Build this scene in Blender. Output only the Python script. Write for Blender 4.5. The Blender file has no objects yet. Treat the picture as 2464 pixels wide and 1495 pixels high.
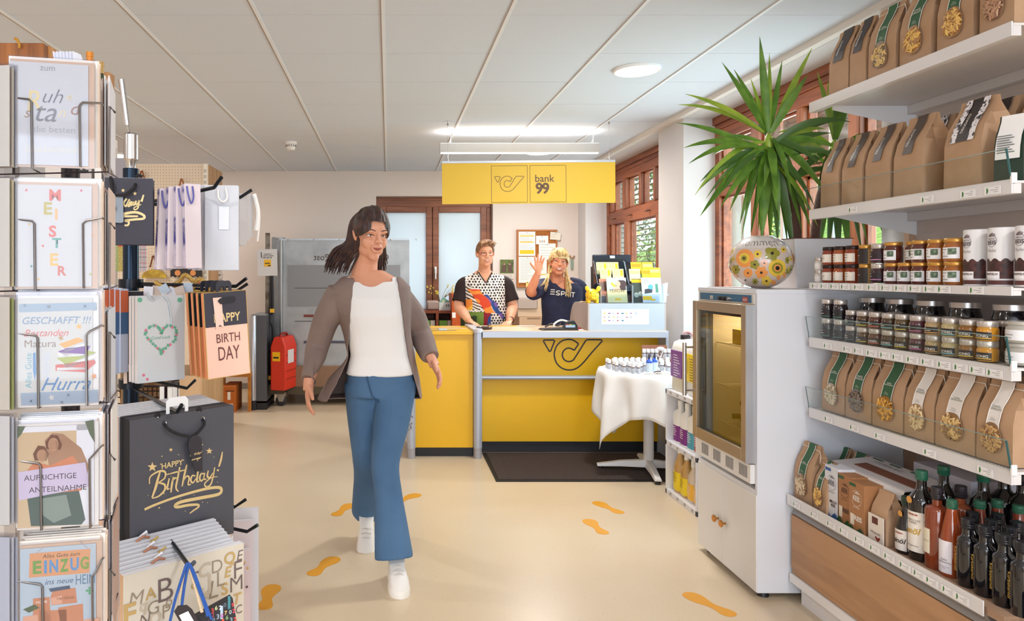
import bpy, bmesh, math, random
from mathutils import Vector, Matrix, noise
from mathutils.bvhtree import BVHTree
R = random.Random(7)
PI = math.pi
SC = bpy.context.scene
COL = SC.collection
F, CX, CY, H = 1747.0, 935.0, 660.0, 1.42

def X(px, Y): return (px - CX) * Y / F
def Z(py, Y): return H - (py - CY) * Y / F
def P(px, py, Y): return Vector((X(px, Y), Y, Z(py, Y)))
def YX(px, x): return x * F / (px - CX)          # depth where the line of sight at px meets the wall at x

# ---------------------------------------------------------------- camera, sky, exposure
cam = bpy.data.objects.new('camera', bpy.data.cameras.new('camera')); COL.objects.link(cam)
cam.location = (0, 0, H); cam.rotation_euler = (PI/2, 0, 0)
cam.data.sensor_width = 36; cam.data.lens = 36*F/2464
cam.data.shift_x = (1232 - CX)/2464; cam.data.shift_y = -(747.5 - CY)/2464
cam.data.clip_start = .05; cam.data.clip_end = 200
SC.camera = cam
wd = bpy.data.worlds.new('sky'); SC.world = wd; wd.use_nodes = True
bg = wd.node_tree.nodes['Background']; bg.inputs[0].default_value = (.82, .91, 1.0, 1); bg.inputs[1].default_value = 3.0
SC.view_settings.view_transform = 'Standard'; SC.view_settings.look = 'None'
SC.view_settings.gamma = 1; SC.view_settings.use_curve_mapping = False
SC.view_settings.exposure = 0.1
SC.cycles.max_bounces = 8; SC.cycles.diffuse_bounces = 4; SC.cycles.glossy_bounces = 3
SC.cycles.transmission_bounces = 6; SC.cycles.transparent_max_bounces = 12
SC.cycles.caustics_reflective = False; SC.cycles.caustics_refractive = False
SC.cycles.sample_clamp_indirect = 8
def area(name, loc, rot, sx, sy, power, col, shape='RECTANGLE', portal=False):
    l = bpy.data.lights.new(name, 'AREA'); l.shape = shape; l.size = sx; l.size_y = sy; l.energy = power; l.color = col
    if portal: l.cycles.is_portal = True
    o = bpy.data.objects.new(name, l); o.location = loc; o.rotation_euler = rot; COL.objects.link(o); return o
WARM = (1, .965, .935); COOL = (.78, .89, 1)
sun_l = bpy.data.lights.new('sun', 'SUN'); sun_l.energy = 3.2; sun_l.color = (1, .93, .82); sun_l.angle = .03
sun = bpy.data.objects.new('sun', sun_l); COL.objects.link(sun)
sun.rotation_euler = Vector((.55, .75, -.62)).to_track_quat('-Z', 'Y').to_euler()
LAMPS = [(1.545, 4.52), (1.57, 7.57), (-2.9, 7.75), (-.66, -.9), (1.545, .2), (-2.9, 4.52), (-3.2, .2)]
for i, (x, y) in enumerate(LAMPS):
    area('ceiling_lamp_light', (x, y, 2.672), (0, 0, 0), .25, .25, 32, WARM, 'DISK')
area('linear_lamp_light_down', (1.18*.5+.6*.5+.27, 6.5, 2.495), (0, 0, 0), 1.3, .05, 14, (1, .93, .86))
area('linear_lamp_light_up', (1.16, 6.5, 2.60), (PI, 0, 0), 1.3, .05, 6, (1, .95, .9))
# shopfront windows of the room behind the camera
area('shopfront_daylight', (-.2, -4.4, 1.55), (PI/2, 0, 0), 5.2, 2.0, 125, (.76, .88, 1))
area('window_near_daylight', (2.72, 4.72, 1.75), (0, PI/2, 0), 1.7, 2.1, 75, COOL)
area('window_rear_daylight', (2.72, 7.4, 1.75), (0, PI/2, 0), 1.7, 2.2, 42, COOL)

# ---------------------------------------------------------------- materials
def lin(h):
    if isinstance(h, str):
        h = h.lstrip('#'); c = [int(h[i:i+2], 16)/255 for i in (0, 2, 4)]
        return tuple(x/12.92 if x <= .04045 else ((x+.055)/1.055)**2.4 for x in c)
    return tuple(h)
MATS = {}
def mat(col, rough=.5, metal=0., bump=None, var=None, coat=0., emit=0., alpha=None, sub=0., wood=None, spec=.5, trans=0.):
    key = str((col, rough, metal, bump, var, coat, emit, alpha, sub, wood, spec, trans))
    if key in MATS: return MATS[key]
    m = bpy.data.materials.new('paint_%d' % len(MATS)); m.use_nodes = True; MATS[key] = m
    nt = m.node_tree; b = nt.nodes['Principled BSDF']; c = lin(col)
    b.inputs['Base Color'].default_value = (*c, 1); b.inputs['Roughness'].default_value = rough
    b.inputs['Metallic'].default_value = metal; b.inputs['Coat Weight'].default_value = coat
    b.inputs['Specular IOR Level'].default_value = spec
    m.diffuse_color = (*c, 1)
    if sub: b.inputs['Subsurface Weight'].default_value = sub; b.inputs['Subsurface Radius'].default_value = (.02, .008, .004); b.inputs['Subsurface Scale'].default_value = .4
    if trans: b.inputs['Transmission Weight'].default_value = trans
    if emit: b.inputs['Emission Color'].default_value = (*c, 1); b.inputs['Emission Strength'].default_value = emit
    if alpha is not None: b.inputs['Alpha'].default_value = alpha
    N = nt.nodes.new; L = nt.links.new
    if bump or var or wood:
        tc = N('ShaderNodeTexCoord'); mp = N('ShaderNodeMapping'); L(tc.outputs['Object'], mp.inputs[0])
    if wood:    # (second colour, grain axis, scale)
        sc = [wood[2]*9]*3; sc[wood[1]] = wood[2]*.7; mp.inputs['Scale'].default_value = sc
        n = N('ShaderNodeTexNoise'); n.inputs['Scale'].default_value = 2.2; n.inputs['Detail'].default_value = 6; n.inputs['Distortion'].default_value = .8
        L(mp.outputs[0], n.inputs[0]); r = N('ShaderNodeValToRGB'); L(n.outputs[0], r.inputs[0])
        r.color_ramp.elements[0].color = (*lin(wood[0]), 1); r.color_ramp.elements[0].position = .34
        r.color_ramp.elements[1].color = (*c, 1); r.color_ramp.elements[1].position = .62
        L(r.outputs[0], b.inputs['Base Color'])
        bp = N('ShaderNodeBump'); bp.inputs['Strength'].default_value = .12; bp.inputs['Distance'].default_value = .003
        L(n.outputs[0], bp.inputs['Height']); L(bp.outputs[0], b.inputs['Normal'])
    if var:     # (second colour, scale, threshold low, threshold high)
        n = N('ShaderNodeTexNoise'); n.inputs['Scale'].default_value = var[1]; n.inputs['Detail'].default_value = 4
        L(mp.outputs[0], n.inputs[0]); r = N('ShaderNodeValToRGB'); L(n.outputs[0], r.inputs[0])
        r.color_ramp.elements[0].color = (*lin(var[0]), 1); r.color_ramp.elements[0].position = var[2]
        r.color_ramp.elements[1].color = (*c, 1); r.color_ramp.elements[1].position = var[3]
        L(r.outputs[0], b.inputs['Base Color'])
    if bump:    # (scale, strength, distance)
        n = N('ShaderNodeTexNoise'); n.inputs['Scale'].default_value = bump[0]; n.inputs['Detail'].default_value = 5
        L(mp.outputs[0], n.inputs[0]); bp = N('ShaderNodeBump'); bp.inputs['Strength'].default_value = bump[1]
        bp.inputs['Distance'].default_value = bump[2]; L(n.outputs[0], bp.inputs['Height']); L(bp.outputs[0], b.inputs['Normal'])
    return m
def glassy(tint, gloss=.08, key='g'):
    k = str(('glass', tint, gloss, key))
    if k in MATS: return MATS[k]
    m = bpy.data.materials.new('clear_%d' % len(MATS)); m.use_nodes = True; MATS[k] = m
    nt = m.node_tree; nt.nodes.clear(); N = nt.nodes.new; L = nt.links.new
    t = N('ShaderNodeBsdfTransparent'); t.inputs[0].default_value = (*lin(tint), 1)
    g = N('ShaderNodeBsdfGlossy'); g.inputs['Roughness'].default_value = .03
    fr = N('ShaderNodeLayerWeight'); pw = N('ShaderNodeMath'); pw.operation = 'POWER'; pw.inputs[1].default_value = 4; L(fr.outputs['Facing'], pw.inputs[0])
    mu = N('ShaderNodeMath'); mu.operation = 'MULTIPLY_ADD'; mu.inputs[1].default_value = .5; mu.inputs[2].default_value = gloss*.5
    L(pw.outputs[0], mu.inputs[0]); mx = N('ShaderNodeMixShader'); mu.use_clamp = True
    L(mu.outputs[0], mx.inputs[0]); L(t.outputs[0], mx.inputs[1]); L(g.outputs[0], mx.inputs[2])
    o = N('ShaderNodeOutputMaterial'); L(mx.outputs[0], o.inputs[0]); return m
def vcol_mat(rough=.7, name='print', sub=0.):
    k = 'vc' + str(rough) + name
    if k in MATS: return MATS[k]
    m = mat('#ffffff', rough, bump=None, spec=.31 + rough*1e-3 + len(name)*1e-6)
    MATS[k] = m; nt = m.node_tree; a = nt.nodes.new('ShaderNodeVertexColor'); a.layer_name = 'Col'
    nt.links.new(a.outputs[0], nt.nodes['Principled BSDF'].inputs['Base Color']); return m

# ---------------------------------------------------------------- mesh builder
class MB:
    def __init__(s): s.v = []; s.f = []; s.m = []; s.cur = 0
    def at(s, i): s.cur = i; return s
    def add(s, vs, fs):
        n = len(s.v); s.v += [tuple(v) for v in vs]; s.f += [tuple(i+n for i in f) for f in fs]; s.m += [s.cur]*len(fs); return s
    def box(s, x0, x1, y0, y1, z0, z1):
        vs = [(x, y, z) for z in (z0, z1) for y in (y0, y1) for x in (x0, x1)]
        return s.add(vs, [(0,2,3,1), (4,5,7,6), (0,1,5,4), (2,6,7,3), (0,4,6,2), (1,3,7,5)])
    def quad(s, a, b, c, d): return s.add([a, b, c, d], [(0,1,2,3)])
    def prism(s, poly, ax, a, b):
        n = len(poly); vs = []
        for t in (a, b):
            for (u, w) in poly: vs.append({'x': (t, u, w), 'y': (u, t, w), 'z': (u, w, t)}[ax])
        fs = [tuple(range(n))[::-1], tuple(range(n, 2*n))] + [(i, (i+1) % n, n+(i+1) % n, n+i) for i in range(n)]
        return s.add(vs, fs)
    def lathe(s, prof, seg=20, c=(0, 0, 0), mats=None, a0=0, a1=2*PI, M=None):
        full = abs(a1-a0-2*PI) < 1e-6; k = seg if full else seg+1
        vs = [(c[0]+r*math.cos(a0+(a1-a0)*j/seg), c[1]+r*math.sin(a0+(a1-a0)*j/seg), c[2]+z) for r, z in prof for j in range(k)]
        if M: vs = [M @ Vector(v) for v in vs]
        keep = s.cur; n0 = len(s.v); s.v += [tuple(v) for v in vs]
        for i in range(len(prof)-1):
            for j in range(seg):
                j2 = (j+1) % k
                s.f.append((n0+i*k+j, n0+i*k+j2, n0+(i+1)*k+j2, n0+(i+1)*k+j)); s.m.append(mats[i] if mats else keep)
        return s
    def tube(s, pts, r, seg=8, cap=True, closed=False):
        pts = [Vector(p) for p in pts]; n = len(pts); rs = r if isinstance(r, (list, tuple)) else [r]*n
        up = Vector((0, 0, 1)); rings = []; prev = None
        for i, p in enumerate(pts):
            if closed: t = pts[(i+1) % n]-pts[i-1]
            else: t = pts[min(i+1, n-1)]-pts[max(i-1, 0)]
            t = t.normalized() if t.length > 1e-9 else Vector((0, 0, 1))
            if prev is None: u = t.cross(up) if abs(t.z) < .95 else t.cross(Vector((1, 0, 0)))
            else: u = prev - t*prev.dot(t)
            u.normalize(); prev = u; w = t.cross(u)
            rings.append([p + (u*math.cos(2*PI*j/seg)+w*math.sin(2*PI*j/seg))*rs[i] for j in range(seg)])
        return s.loft(rings, cap, closed)
    def loft(s, rings, cap=True, closed=False):
        k = len(rings[0]); vs = [v for rg in rings for v in rg]; fs = []; n = len(rings)
        for i in range(n if closed else n-1):
            i2 = (i+1) % n
            for j in range(k): fs.append((i*k+j, i*k+(j+1) % k, i2*k+(j+1) % k, i2*k+j))
        if cap and not closed: fs += [tuple(range(k))[::-1], tuple(range((n-1)*k, n*k))]
        return s.add(vs, fs)
    def ell(s, c, r, seg=16, rings=10, M=None):
        c = Vector(c); vs = []; r = (r, r, r) if isinstance(r, (int, float)) else r
        rg = []
        for i in range(rings+1):
            a = PI*i/rings; q = max(math.sin(a), .02)
            ring = [Vector((q*math.cos(2*PI*j/seg)*r[0], q*math.sin(2*PI*j/seg)*r[1], -math.cos(a)*r[2])) for j in range(seg)]
            rg.append([(M @ v if M else v)+c for v in ring])
        return s.loft(rg)
    def flat(s, pts, y=0, plane='xz'):
        n = len(pts)
        vs = [(u, y, w) if plane == 'xz' else (u, w, y) for u, w in pts]
        return s.add(vs, [tuple(range(n))])
    def ribbon(s, pts, w, y=0, plane='xz'):
        n = len(pts); ws = w if isinstance(w, (list, tuple)) else [w]*n; vs = []
        for i in range(n):
            a = pts[max(i-1, 0)]; b = pts[min(i+1, n-1)]; dx, dz = b[0]-a[0], b[1]-a[1]; l = math.hypot(dx, dz) or 1
            nx, nz = -dz/l*ws[i]/2, dx/l*ws[i]/2
            for sg in (1, -1):
                u, q = pts[i][0]+sg*nx, pts[i][1]+sg*nz; vs.append((u, y, q) if plane == 'xz' else (u, q, y))
        return s.add(vs, [(2*i, 2*i+1, 2*i+3, 2*i+2) for i in range(n-1)])
    def mesh(s, name, mats, smooth=.6):
        me = bpy.data.meshes.new(name); me.from_pydata(s.v, [], s.f)
        for m in (mats if isinstance(mats, (list, tuple)) else [mats]): me.materials.append(m)
        me.polygons.foreach_set('material_index', s.m)
        if smooth:
            me.polygons.foreach_set('use_smooth', [True]*len(s.f)); me.set_sharp_from_angle(angle=smooth)
        me.update(); return me
    def build(s, name, mats, parent=None, smooth=.6, bevel=0):
        return put(name, s.mesh(name, mats, smooth), parent, bevel=bevel)
def put(name, me, parent=None, M=None, bevel=0):
    o = bpy.data.objects.new(name, me); COL.objects.link(o)
    if parent: o.parent = parent
    if M: o.matrix_basis = M
    if bevel:
        b = o.modifiers.new('bevel', 'BEVEL'); b.width = bevel; b.segments = 2; b.limit_method = 'ANGLE'; b.angle_limit = .7
    return o
def thing(name, label, cat, loc=(0, 0, 0), rz=0, group=None, rx=0, ry=0):
    o = bpy.data.objects.new(name, None); COL.objects.link(o); o.location = loc; o.rotation_euler = (rx, ry, rz)
    o.empty_display_size = .05
    return tag(o, label, cat, group)
def tag(o, label, cat, group=None):
    o['label'] = label; o['category'] = cat
    if group: o['group'] = group
    return o
def stuff(o): o['kind'] = 'stuff'; return o
def struct(o): o['kind'] = 'structure'; return o
KIDS = {}
def dup(root, loc, rz=None, label=None, group=None, scale=None, rx=None, ry=None):
    r = root.copy(); COL.objects.link(r); r.location = loc
    e = root.rotation_euler
    r.rotation_euler = (e.x if rx is None else rx, e.y if ry is None else ry, e.z if rz is None else rz)
    if label: r['label'] = label
    if group: r['group'] = group
    if scale: r.scale = scale if isinstance(scale, (tuple, list)) else (scale,)*3
    if root.name not in KIDS: KIDS[root.name] = [(c, list(c.children)) for c in root.children]
    for ch, gs in KIDS[root.name]:
        c = ch.copy(); COL.objects.link(c); c.parent = r
        for g in gs:
            d = g.copy(); COL.objects.link(d); d.parent = c
    return r
ORD = ['first', 'second', 'third', 'fourth', 'fifth', 'sixth', 'seventh', 'eighth', 'ninth', 'tenth', 'eleventh', 'twelfth', 'thirteenth', 'fourteenth', 'fifteenth', 'sixteenth', 'seventeenth', 'eighteenth', 'nineteenth', 'twentieth']

# ---------------------------------------------------------------- lettering
TXT = {}
def text_mesh(s, bold=0., shear=0., space=1., res=3, extrude=.0, fit=None):
    k = (s, bold, shear, space, fit)
    if k in TXT: return TXT[k]
    cu = bpy.data.curves.new('lettering', 'FONT'); cu.body = s; cu.size = 1; cu.align_x = 'CENTER'; cu.align_y = 'CENTER'
    cu.resolution_u = res; cu.offset = bold; cu.shear = shear; cu.space_character = space; cu.space_line = .9
    o = bpy.data.objects.new('lettering', cu); COL.objects.link(o)
    bpy.context.view_layer.update()
    me = bpy.data.meshes.new_from_object(o.evaluated_get(bpy.context.evaluated_depsgraph_get()))
    bpy.data.objects.remove(o); bpy.data.curves.remove(cu)
    xs = [v.co.x for v in me.vertices]; ys = [v.co.y for v in me.vertices]
    x0, x1, y0, y1 = min(xs), max(xs), min(ys), max(ys)
    for v in me.vertices:    # centred, one unit wide
        v.co.x = (v.co.x-(x0+x1)/2)/(x1-x0); v.co.y = (v.co.y-(y0+y1)/2)/(x1-x0)*1.0
    TXT[k] = (me, (y1-y0)/(x1-x0)); return TXT[k]
def text(s, m, parent, pos, width, height=None, xdir=(1, 0, 0), up=(0, 0, 1), name='lettering', bend=None, **kw):
    """lettering in the parent's own axes; bend=(cx, cy, r) wraps it round an upright cylinder facing -y"""
    me, asp = text_mesh(s, **kw)
    hs = width if height is None else height/asp
    xd = Vector(xdir).normalized(); u = Vector(up).normalized(); n = xd.cross(u)
    if bend:
        vs = []; me2 = me.copy(); a0 = math.atan2(pos[1]-bend[1], pos[0]-bend[0])
        for v in me2.vertices:
            a = a0 + v.co.x*width/bend[2]
            v.co = Vector((bend[0]+math.cos(a)*bend[2], bend[1]+math.sin(a)*bend[2], pos[2]+v.co.y*hs))
        M = Matrix()
    else:
        me2 = me.copy() if not me.materials or me.materials[0] != m else me
        M = Matrix(((xd.x*width, u.x*hs, n.x, pos[0]), (xd.y*width, u.y*hs, n.y, pos[1]), (xd.z*width, u.z*hs, n.z, pos[2]), (0, 0, 0, 1)))
    me2.materials.clear(); me2.materials.append(m)
    return put(name, me2, parent, M)
def spline(pts, n=6, closed=False):
    """Catmull-Rom through 2-D or 3-D points"""
    out = []; N_ = len(pts); d = len(pts[0])
    rg = range(N_ if closed else N_-1)
    for i in rg:
        g = lambda k: pts[k % N_] if closed else pts[max(0, min(N_-1, k))]
        a, b, c, e = g(i-1), g(i), g(i+1), g(i+2)
        for j in range(n):
            t = j/n
            out.append(tuple(.5*((2*b[k])+(-a[k]+c[k])*t+(2*a[k]-5*b[k]+4*c[k]-e[k])*t*t+(-a[k]+3*b[k]-3*c[k]+e[k])*t**3) for k in range(d)))
    if not closed: out.append(tuple(pts[-1]))
    return out
def star(cx, cz, r, n=5, rr=.42, rot=0):
    return [(cx+(r if i % 2 == 0 else r*rr)*math.sin(PI*i/n+rot), cz+(r if i % 2 == 0 else r*rr)*math.cos(PI*i/n+rot)) for i in range(2*n)]
def disc(cx, cz, r, n=14, sx=1, rot=0):
    return [(cx+r*sx*math.cos(2*PI*i/n)*math.cos(rot)-r*math.sin(2*PI*i/n)*math.sin(rot), cz+r*sx*math.cos(2*PI*i/n)*math.sin(rot)+r*math.sin(2*PI*i/n)*math.cos(rot)) for i in range(n)]
def soft(me, it=8):
    bm = bmesh.new(); bm.from_mesh(me); bd = {v: [e.other_vert(v) for e in v.link_edges if e.is_boundary] for v in bm.verts if v.is_boundary}
    for _ in range(it):
        nw = {v: (v.co*2+sum((q.co for q in nb), Vector()))/(2+len(nb)) for v, nb in bd.items() if nb}
        for v, c in nw.items(): v.co = c
    bm.to_mesh(me); bm.free()
def evalmesh(o):
    bpy.context.view_layer.update()
    return bpy.data.meshes.new_from_object(o.evaluated_get(bpy.context.evaluated_depsgraph_get()))
def fuse(mb, voxel=.007, smooth=6, name='body'):
    """one continuous skin over overlapping closed volumes"""
    me = mb.mesh(name, mat('#ffffff')); o = bpy.data.objects.new(name, me); COL.objects.link(o)
    r = o.modifiers.new('r', 'REMESH'); r.mode = 'VOXEL'; r.voxel_size = voxel
    if smooth: s = o.modifiers.new('s', 'SMOOTH'); s.factor = .5; s.iterations = smooth
    out = evalmesh(o); bpy.data.objects.remove(o); out.materials.clear()
    out.polygons.foreach_set('use_smooth', [True]*len(out.polygons)); return out
WHITE = mat('#f2f0ee', .45); INK = mat('#1f1a1d', .5); PAPER = mat('#f4f1ec', .7); CHROME = mat('#c8c6c6', .22, 1.); WIRE = mat('#77716f', .35, .9)
BLACK = mat('#17151a', .4); YEL = mat('#f3bd14', .38); GREY = mat('#b5b9c2', .38, .25); GOLD = mat('#e9cf8e', .3, .55)
CLEAR = glassy('#f4faf8', .05)
# ================================================================ the room
CEIL = 2.698; XW = 2.35; XF = 2.6; YB = 9.0; XL = -5.2; YR = -4.5
def floor_mat():
    m = mat('#e6c49a', .30, spec=.45); nt = m.node_tree; N = nt.nodes.new; L = nt.links.new; b = nt.nodes['Principled BSDF']
    tc = N('ShaderNodeTexCoord'); n1 = N('ShaderNodeTexNoise'); n1.inputs['Scale'].default_value = 1.4; L(tc.outputs['Object'], n1.inputs[0])
    r1 = N('ShaderNodeValToRGB'); L(n1.outputs[0], r1.inputs[0]); r1.color_ramp.elements[0].color = (*lin('#d0b898'), 1); r1.color_ramp.elements[1].color = (*lin('#dbcab0'), 1)
    n2 = N('ShaderNodeTexVoronoi'); n2.inputs['Scale'].default_value = 55; L(tc.outputs['Object'], n2.inputs[0])
    r2 = N('ShaderNodeValToRGB'); L(n2.outputs['Distance'], r2.inputs[0]); r2.color_ramp.elements[0].position = .07; r2.color_ramp.elements[1].position = .13
    n3 = N('ShaderNodeTexNoise'); n3.inputs['Scale'].default_value = 30; L(tc.outputs['Object'], n3.inputs[0])
    r3 = N('ShaderNodeValToRGB'); L(n3.outputs[0], r3.inputs[0]); r3.color_ramp.elements[0].position = .42; r3.color_ramp.elements[0].color = (1, 1, 1, 1); r3.color_ramp.elements[1].position = .5; r3.color_ramp.elements[1].color = (0, 0, 0, 1)
    mu = N('ShaderNodeMath'); mu.operation = 'MAXIMUM'; L(r2.outputs[0], mu.inputs[0]); L(r3.outputs[0], mu.inputs[1])
    mx = N('ShaderNodeMix'); mx.data_type = 'RGBA'; mx.inputs['A'].default_value = (*lin('#a88a6c'), 1)
    L(mu.outputs[0], mx.inputs['Factor']); L(r1.outputs[0], mx.inputs['B']); L(mx.outputs['Result'], b.inputs['Base Color']); return m
fl = struct(MB().box(XL, XW+.6, YR, YB+.3, -.08, 0).build('floor', floor_mat()))
WALL = mat('#e3d6cd', .9, bump=(60, .15, .002)); WALLR = mat('#d2cdcb', .9, bump=(60, .15, .002))
# back wall with its window opening
wx0, wx1, wz0, wz1 = X(905, 9), X(1186, 9), .86, Z(472, 9)
w = MB(); w.box(XL, wx0, YB, YB+.3, 0, CEIL+.1); w.box(wx1, XF+.3, YB, YB+.3, 0, CEIL+.1); w.box(wx0, wx1, YB, YB+.3, 0, wz0); w.box(wx0, wx1, YB, YB+.3, wz1, CEIL+.1)
struct(w.build('wall_back', WALL))
# right wall: piers between two full-height openings
SILL = .88; A0, A1 = 3.46, 5.785; B0, B1 = 6.32, 8.66
w = MB()
for a, b in ((YR, A0), (A1, B0), (B1, YB)): w.box(XW, XF+.3, a, b, 0, CEIL+.1)
for a, b in ((A0, A1), (B0, B1)): w.box(XW, XF+.3, a, b, 0, SILL); w.box(XW, XF+.3, a, b, 2.66, CEIL+.1)
struct(w.build('wall_right', WALLR))
struct(MB().box(XL-.2, XL, YR, YB, 0, CEIL+.1).build('wall_left', WALL))
w = MB(); w.box(XL, -3.2, YR-.2, YR, 0, CEIL+.1); w.box(XF, XF+.3, YR-.2, YR, 0, CEIL+.1); w.box(-3.2, XF, YR-.2, YR, 2.62, CEIL+.1); w.box(-3.2, XF, YR-.2, YR, 0, .4)
struct(w.build('wall_behind', WALL))
struct(MB().box(2.300, XW+.002, YR, YB, 2.66, CEIL+.03).build('trim_1', mat('#e4dcd4', .7)))
# suspended ceiling: every tile its own piece, rails between the rows
cl = struct(MB().box(XL, XW+.5, YR, YB+.1, CEIL+.04, CEIL+.12).build('ceiling', mat('#8c8684', .9)))
TW = .6175; TX0 = -.029; TD = .6250; TY0 = 3.578
tile_m = mat('#d9dee8', .92, bump=(160, .35, .0015)); tile_me = {}
xs = [XL]+[TX0+TW*k for k in range(-8, 4)]+[2.312]
xs = sorted(x for x in xs if x >= XL-1e-6)
ys = [TY0+TD*k for k in range(-4, 9)]+[YB]
for i in range(len(xs)-1):
    for j in range(len(ys)-1):
        a, b = xs[i]+.011, xs[i+1]-.011; c, d = ys[j]+.0018, ys[j+1]-.0018
        k = (round(b-a, 3), round(d-c, 3))
        if k not in tile_me: tile_me[k] = MB().box(0, b-a, 0, d-c, 0, .02).mesh('ceiling_tile', tile_m)
        put('ceiling_tile', tile_me[k], cl, Matrix.Translation((a, c, CEIL+(.0 if (i*7+j*3) % 5 else .0006))))
struct(MB().box(XL, 2.31, YR, ys[0]-.002, CEIL, CEIL+.03).build('trim_2', tile_m))
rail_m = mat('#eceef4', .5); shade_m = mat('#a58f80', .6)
for x in xs[1:-1]:
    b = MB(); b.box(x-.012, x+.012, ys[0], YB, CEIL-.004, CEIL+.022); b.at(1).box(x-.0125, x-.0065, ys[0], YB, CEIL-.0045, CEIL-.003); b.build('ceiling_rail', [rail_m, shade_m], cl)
struct(MB().box(XL, XW, YB-.012, YB, 0, .07).build('baseboard_back', mat('#8f8780', .5)))

# ---------------------------------------------------------------- windows
WOOD = mat('#9c5a34', .42, wood=('#74391c', 2, 1.0)); WOODH = mat('#98532e', .42, wood=('#6f351a', 1, 1.0)); WOODX = mat('#95593a', .42, wood=('#733f24', 0, 1.0))
def frosted():
    m = bpy.data.materials.new('frosted'); m.use_nodes = True; nt = m.node_tree; nt.nodes.clear(); N = nt.nodes.new; L = nt.links.new
    t = N('ShaderNodeBsdfTranslucent'); t.inputs[0].default_value = (.80, .84, .86, 1); d = N('ShaderNodeBsdfPrincipled'); d.inputs['Base Color'].default_value = (.62, .66, .68, 1); d.inputs['Roughness'].default_value = .12
    mx = N('ShaderNodeMixShader'); mx.inputs[0].default_value = .5; L(t.outputs[0], mx.inputs[1]); L(d.outputs[0], mx.inputs[2]); o = N('ShaderNodeOutputMaterial'); L(mx.outputs[0], o.inputs[0]); return m
FROST = frosted()
# back window (two casements of frosted glass)
bw = struct(MB().box(wx0, wx1, YB+.16, YB+.24, wz0-.02, wz0).build('window_1', WOODX))
fy0, fy1 = YB+.13, YB+.20
f = MB(); zh = Z(500, 9.13); f.box(wx0, wx0+.05, fy0, fy1, wz0+.05, zh); f.box(wx1-.06, wx1, fy0, fy1, wz0+.05, zh); f.box(wx0, wx1, fy0-.004, fy1, zh, wz1); f.box(wx0, wx1, fy0-.004, fy1, wz0, wz0+.05); f.box(X(1036, 9.1), X(1045, 9.1), fy0+.03, fy1, wz0+.05, zh)
f.box(wx0, wx1, fy0-.012, fy0, Z(482, 9.13), Z(478, 9.13)); f.build('window_frame', WOODX, bw, bevel=.004)
for (a, b) in ((wx0+.052, X(1040, 9.1)), (X(1041.5, 9.1), wx1-.062)):
    s = MB(); t = .075; z0, z1 = wz0+.05, Z(497, 9.1)
    s.box(a, a+t, fy0-.02, fy1-.01, z0, z1); s.box(b-t, b, fy0-.02, fy1-.01, z0, z1); s.box(a+t, b-t, fy0-.02, fy1-.01, z1-t, z1); s.box(a+t, b-t, fy0-.02, fy1-.01, z0, z0+t)
    so = s.build('window_sash', WOODX, bw, bevel=.005)
    MB().box(a+t, b-t, fy0+.015, fy0+.021, z0+t, z1-t).build('window_pane', FROST, so)
h = MB(); hx = X(1048, 9.1); h.box(hx-.014, hx+.014, fy0-.035, fy0-.02, Z(658, 9.1), Z(642, 9.1)); h.box(hx-.008, hx+.008, fy0-.06, fy0-.035, Z(654, 9.1), Z(647, 9.1)); h.box(hx-.009, hx+.009, fy0-.07, fy0-.055, Z(672, 9.1), Z(646, 9.1)); h.build('window_handle', WHITE, bw, bevel=.003)
struct(MB().box(wx0-.02, wx1+.02, YB-.12, YB+.15, wz0-.03, wz0).build('trim_3', WOODX, bevel=.004))
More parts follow.
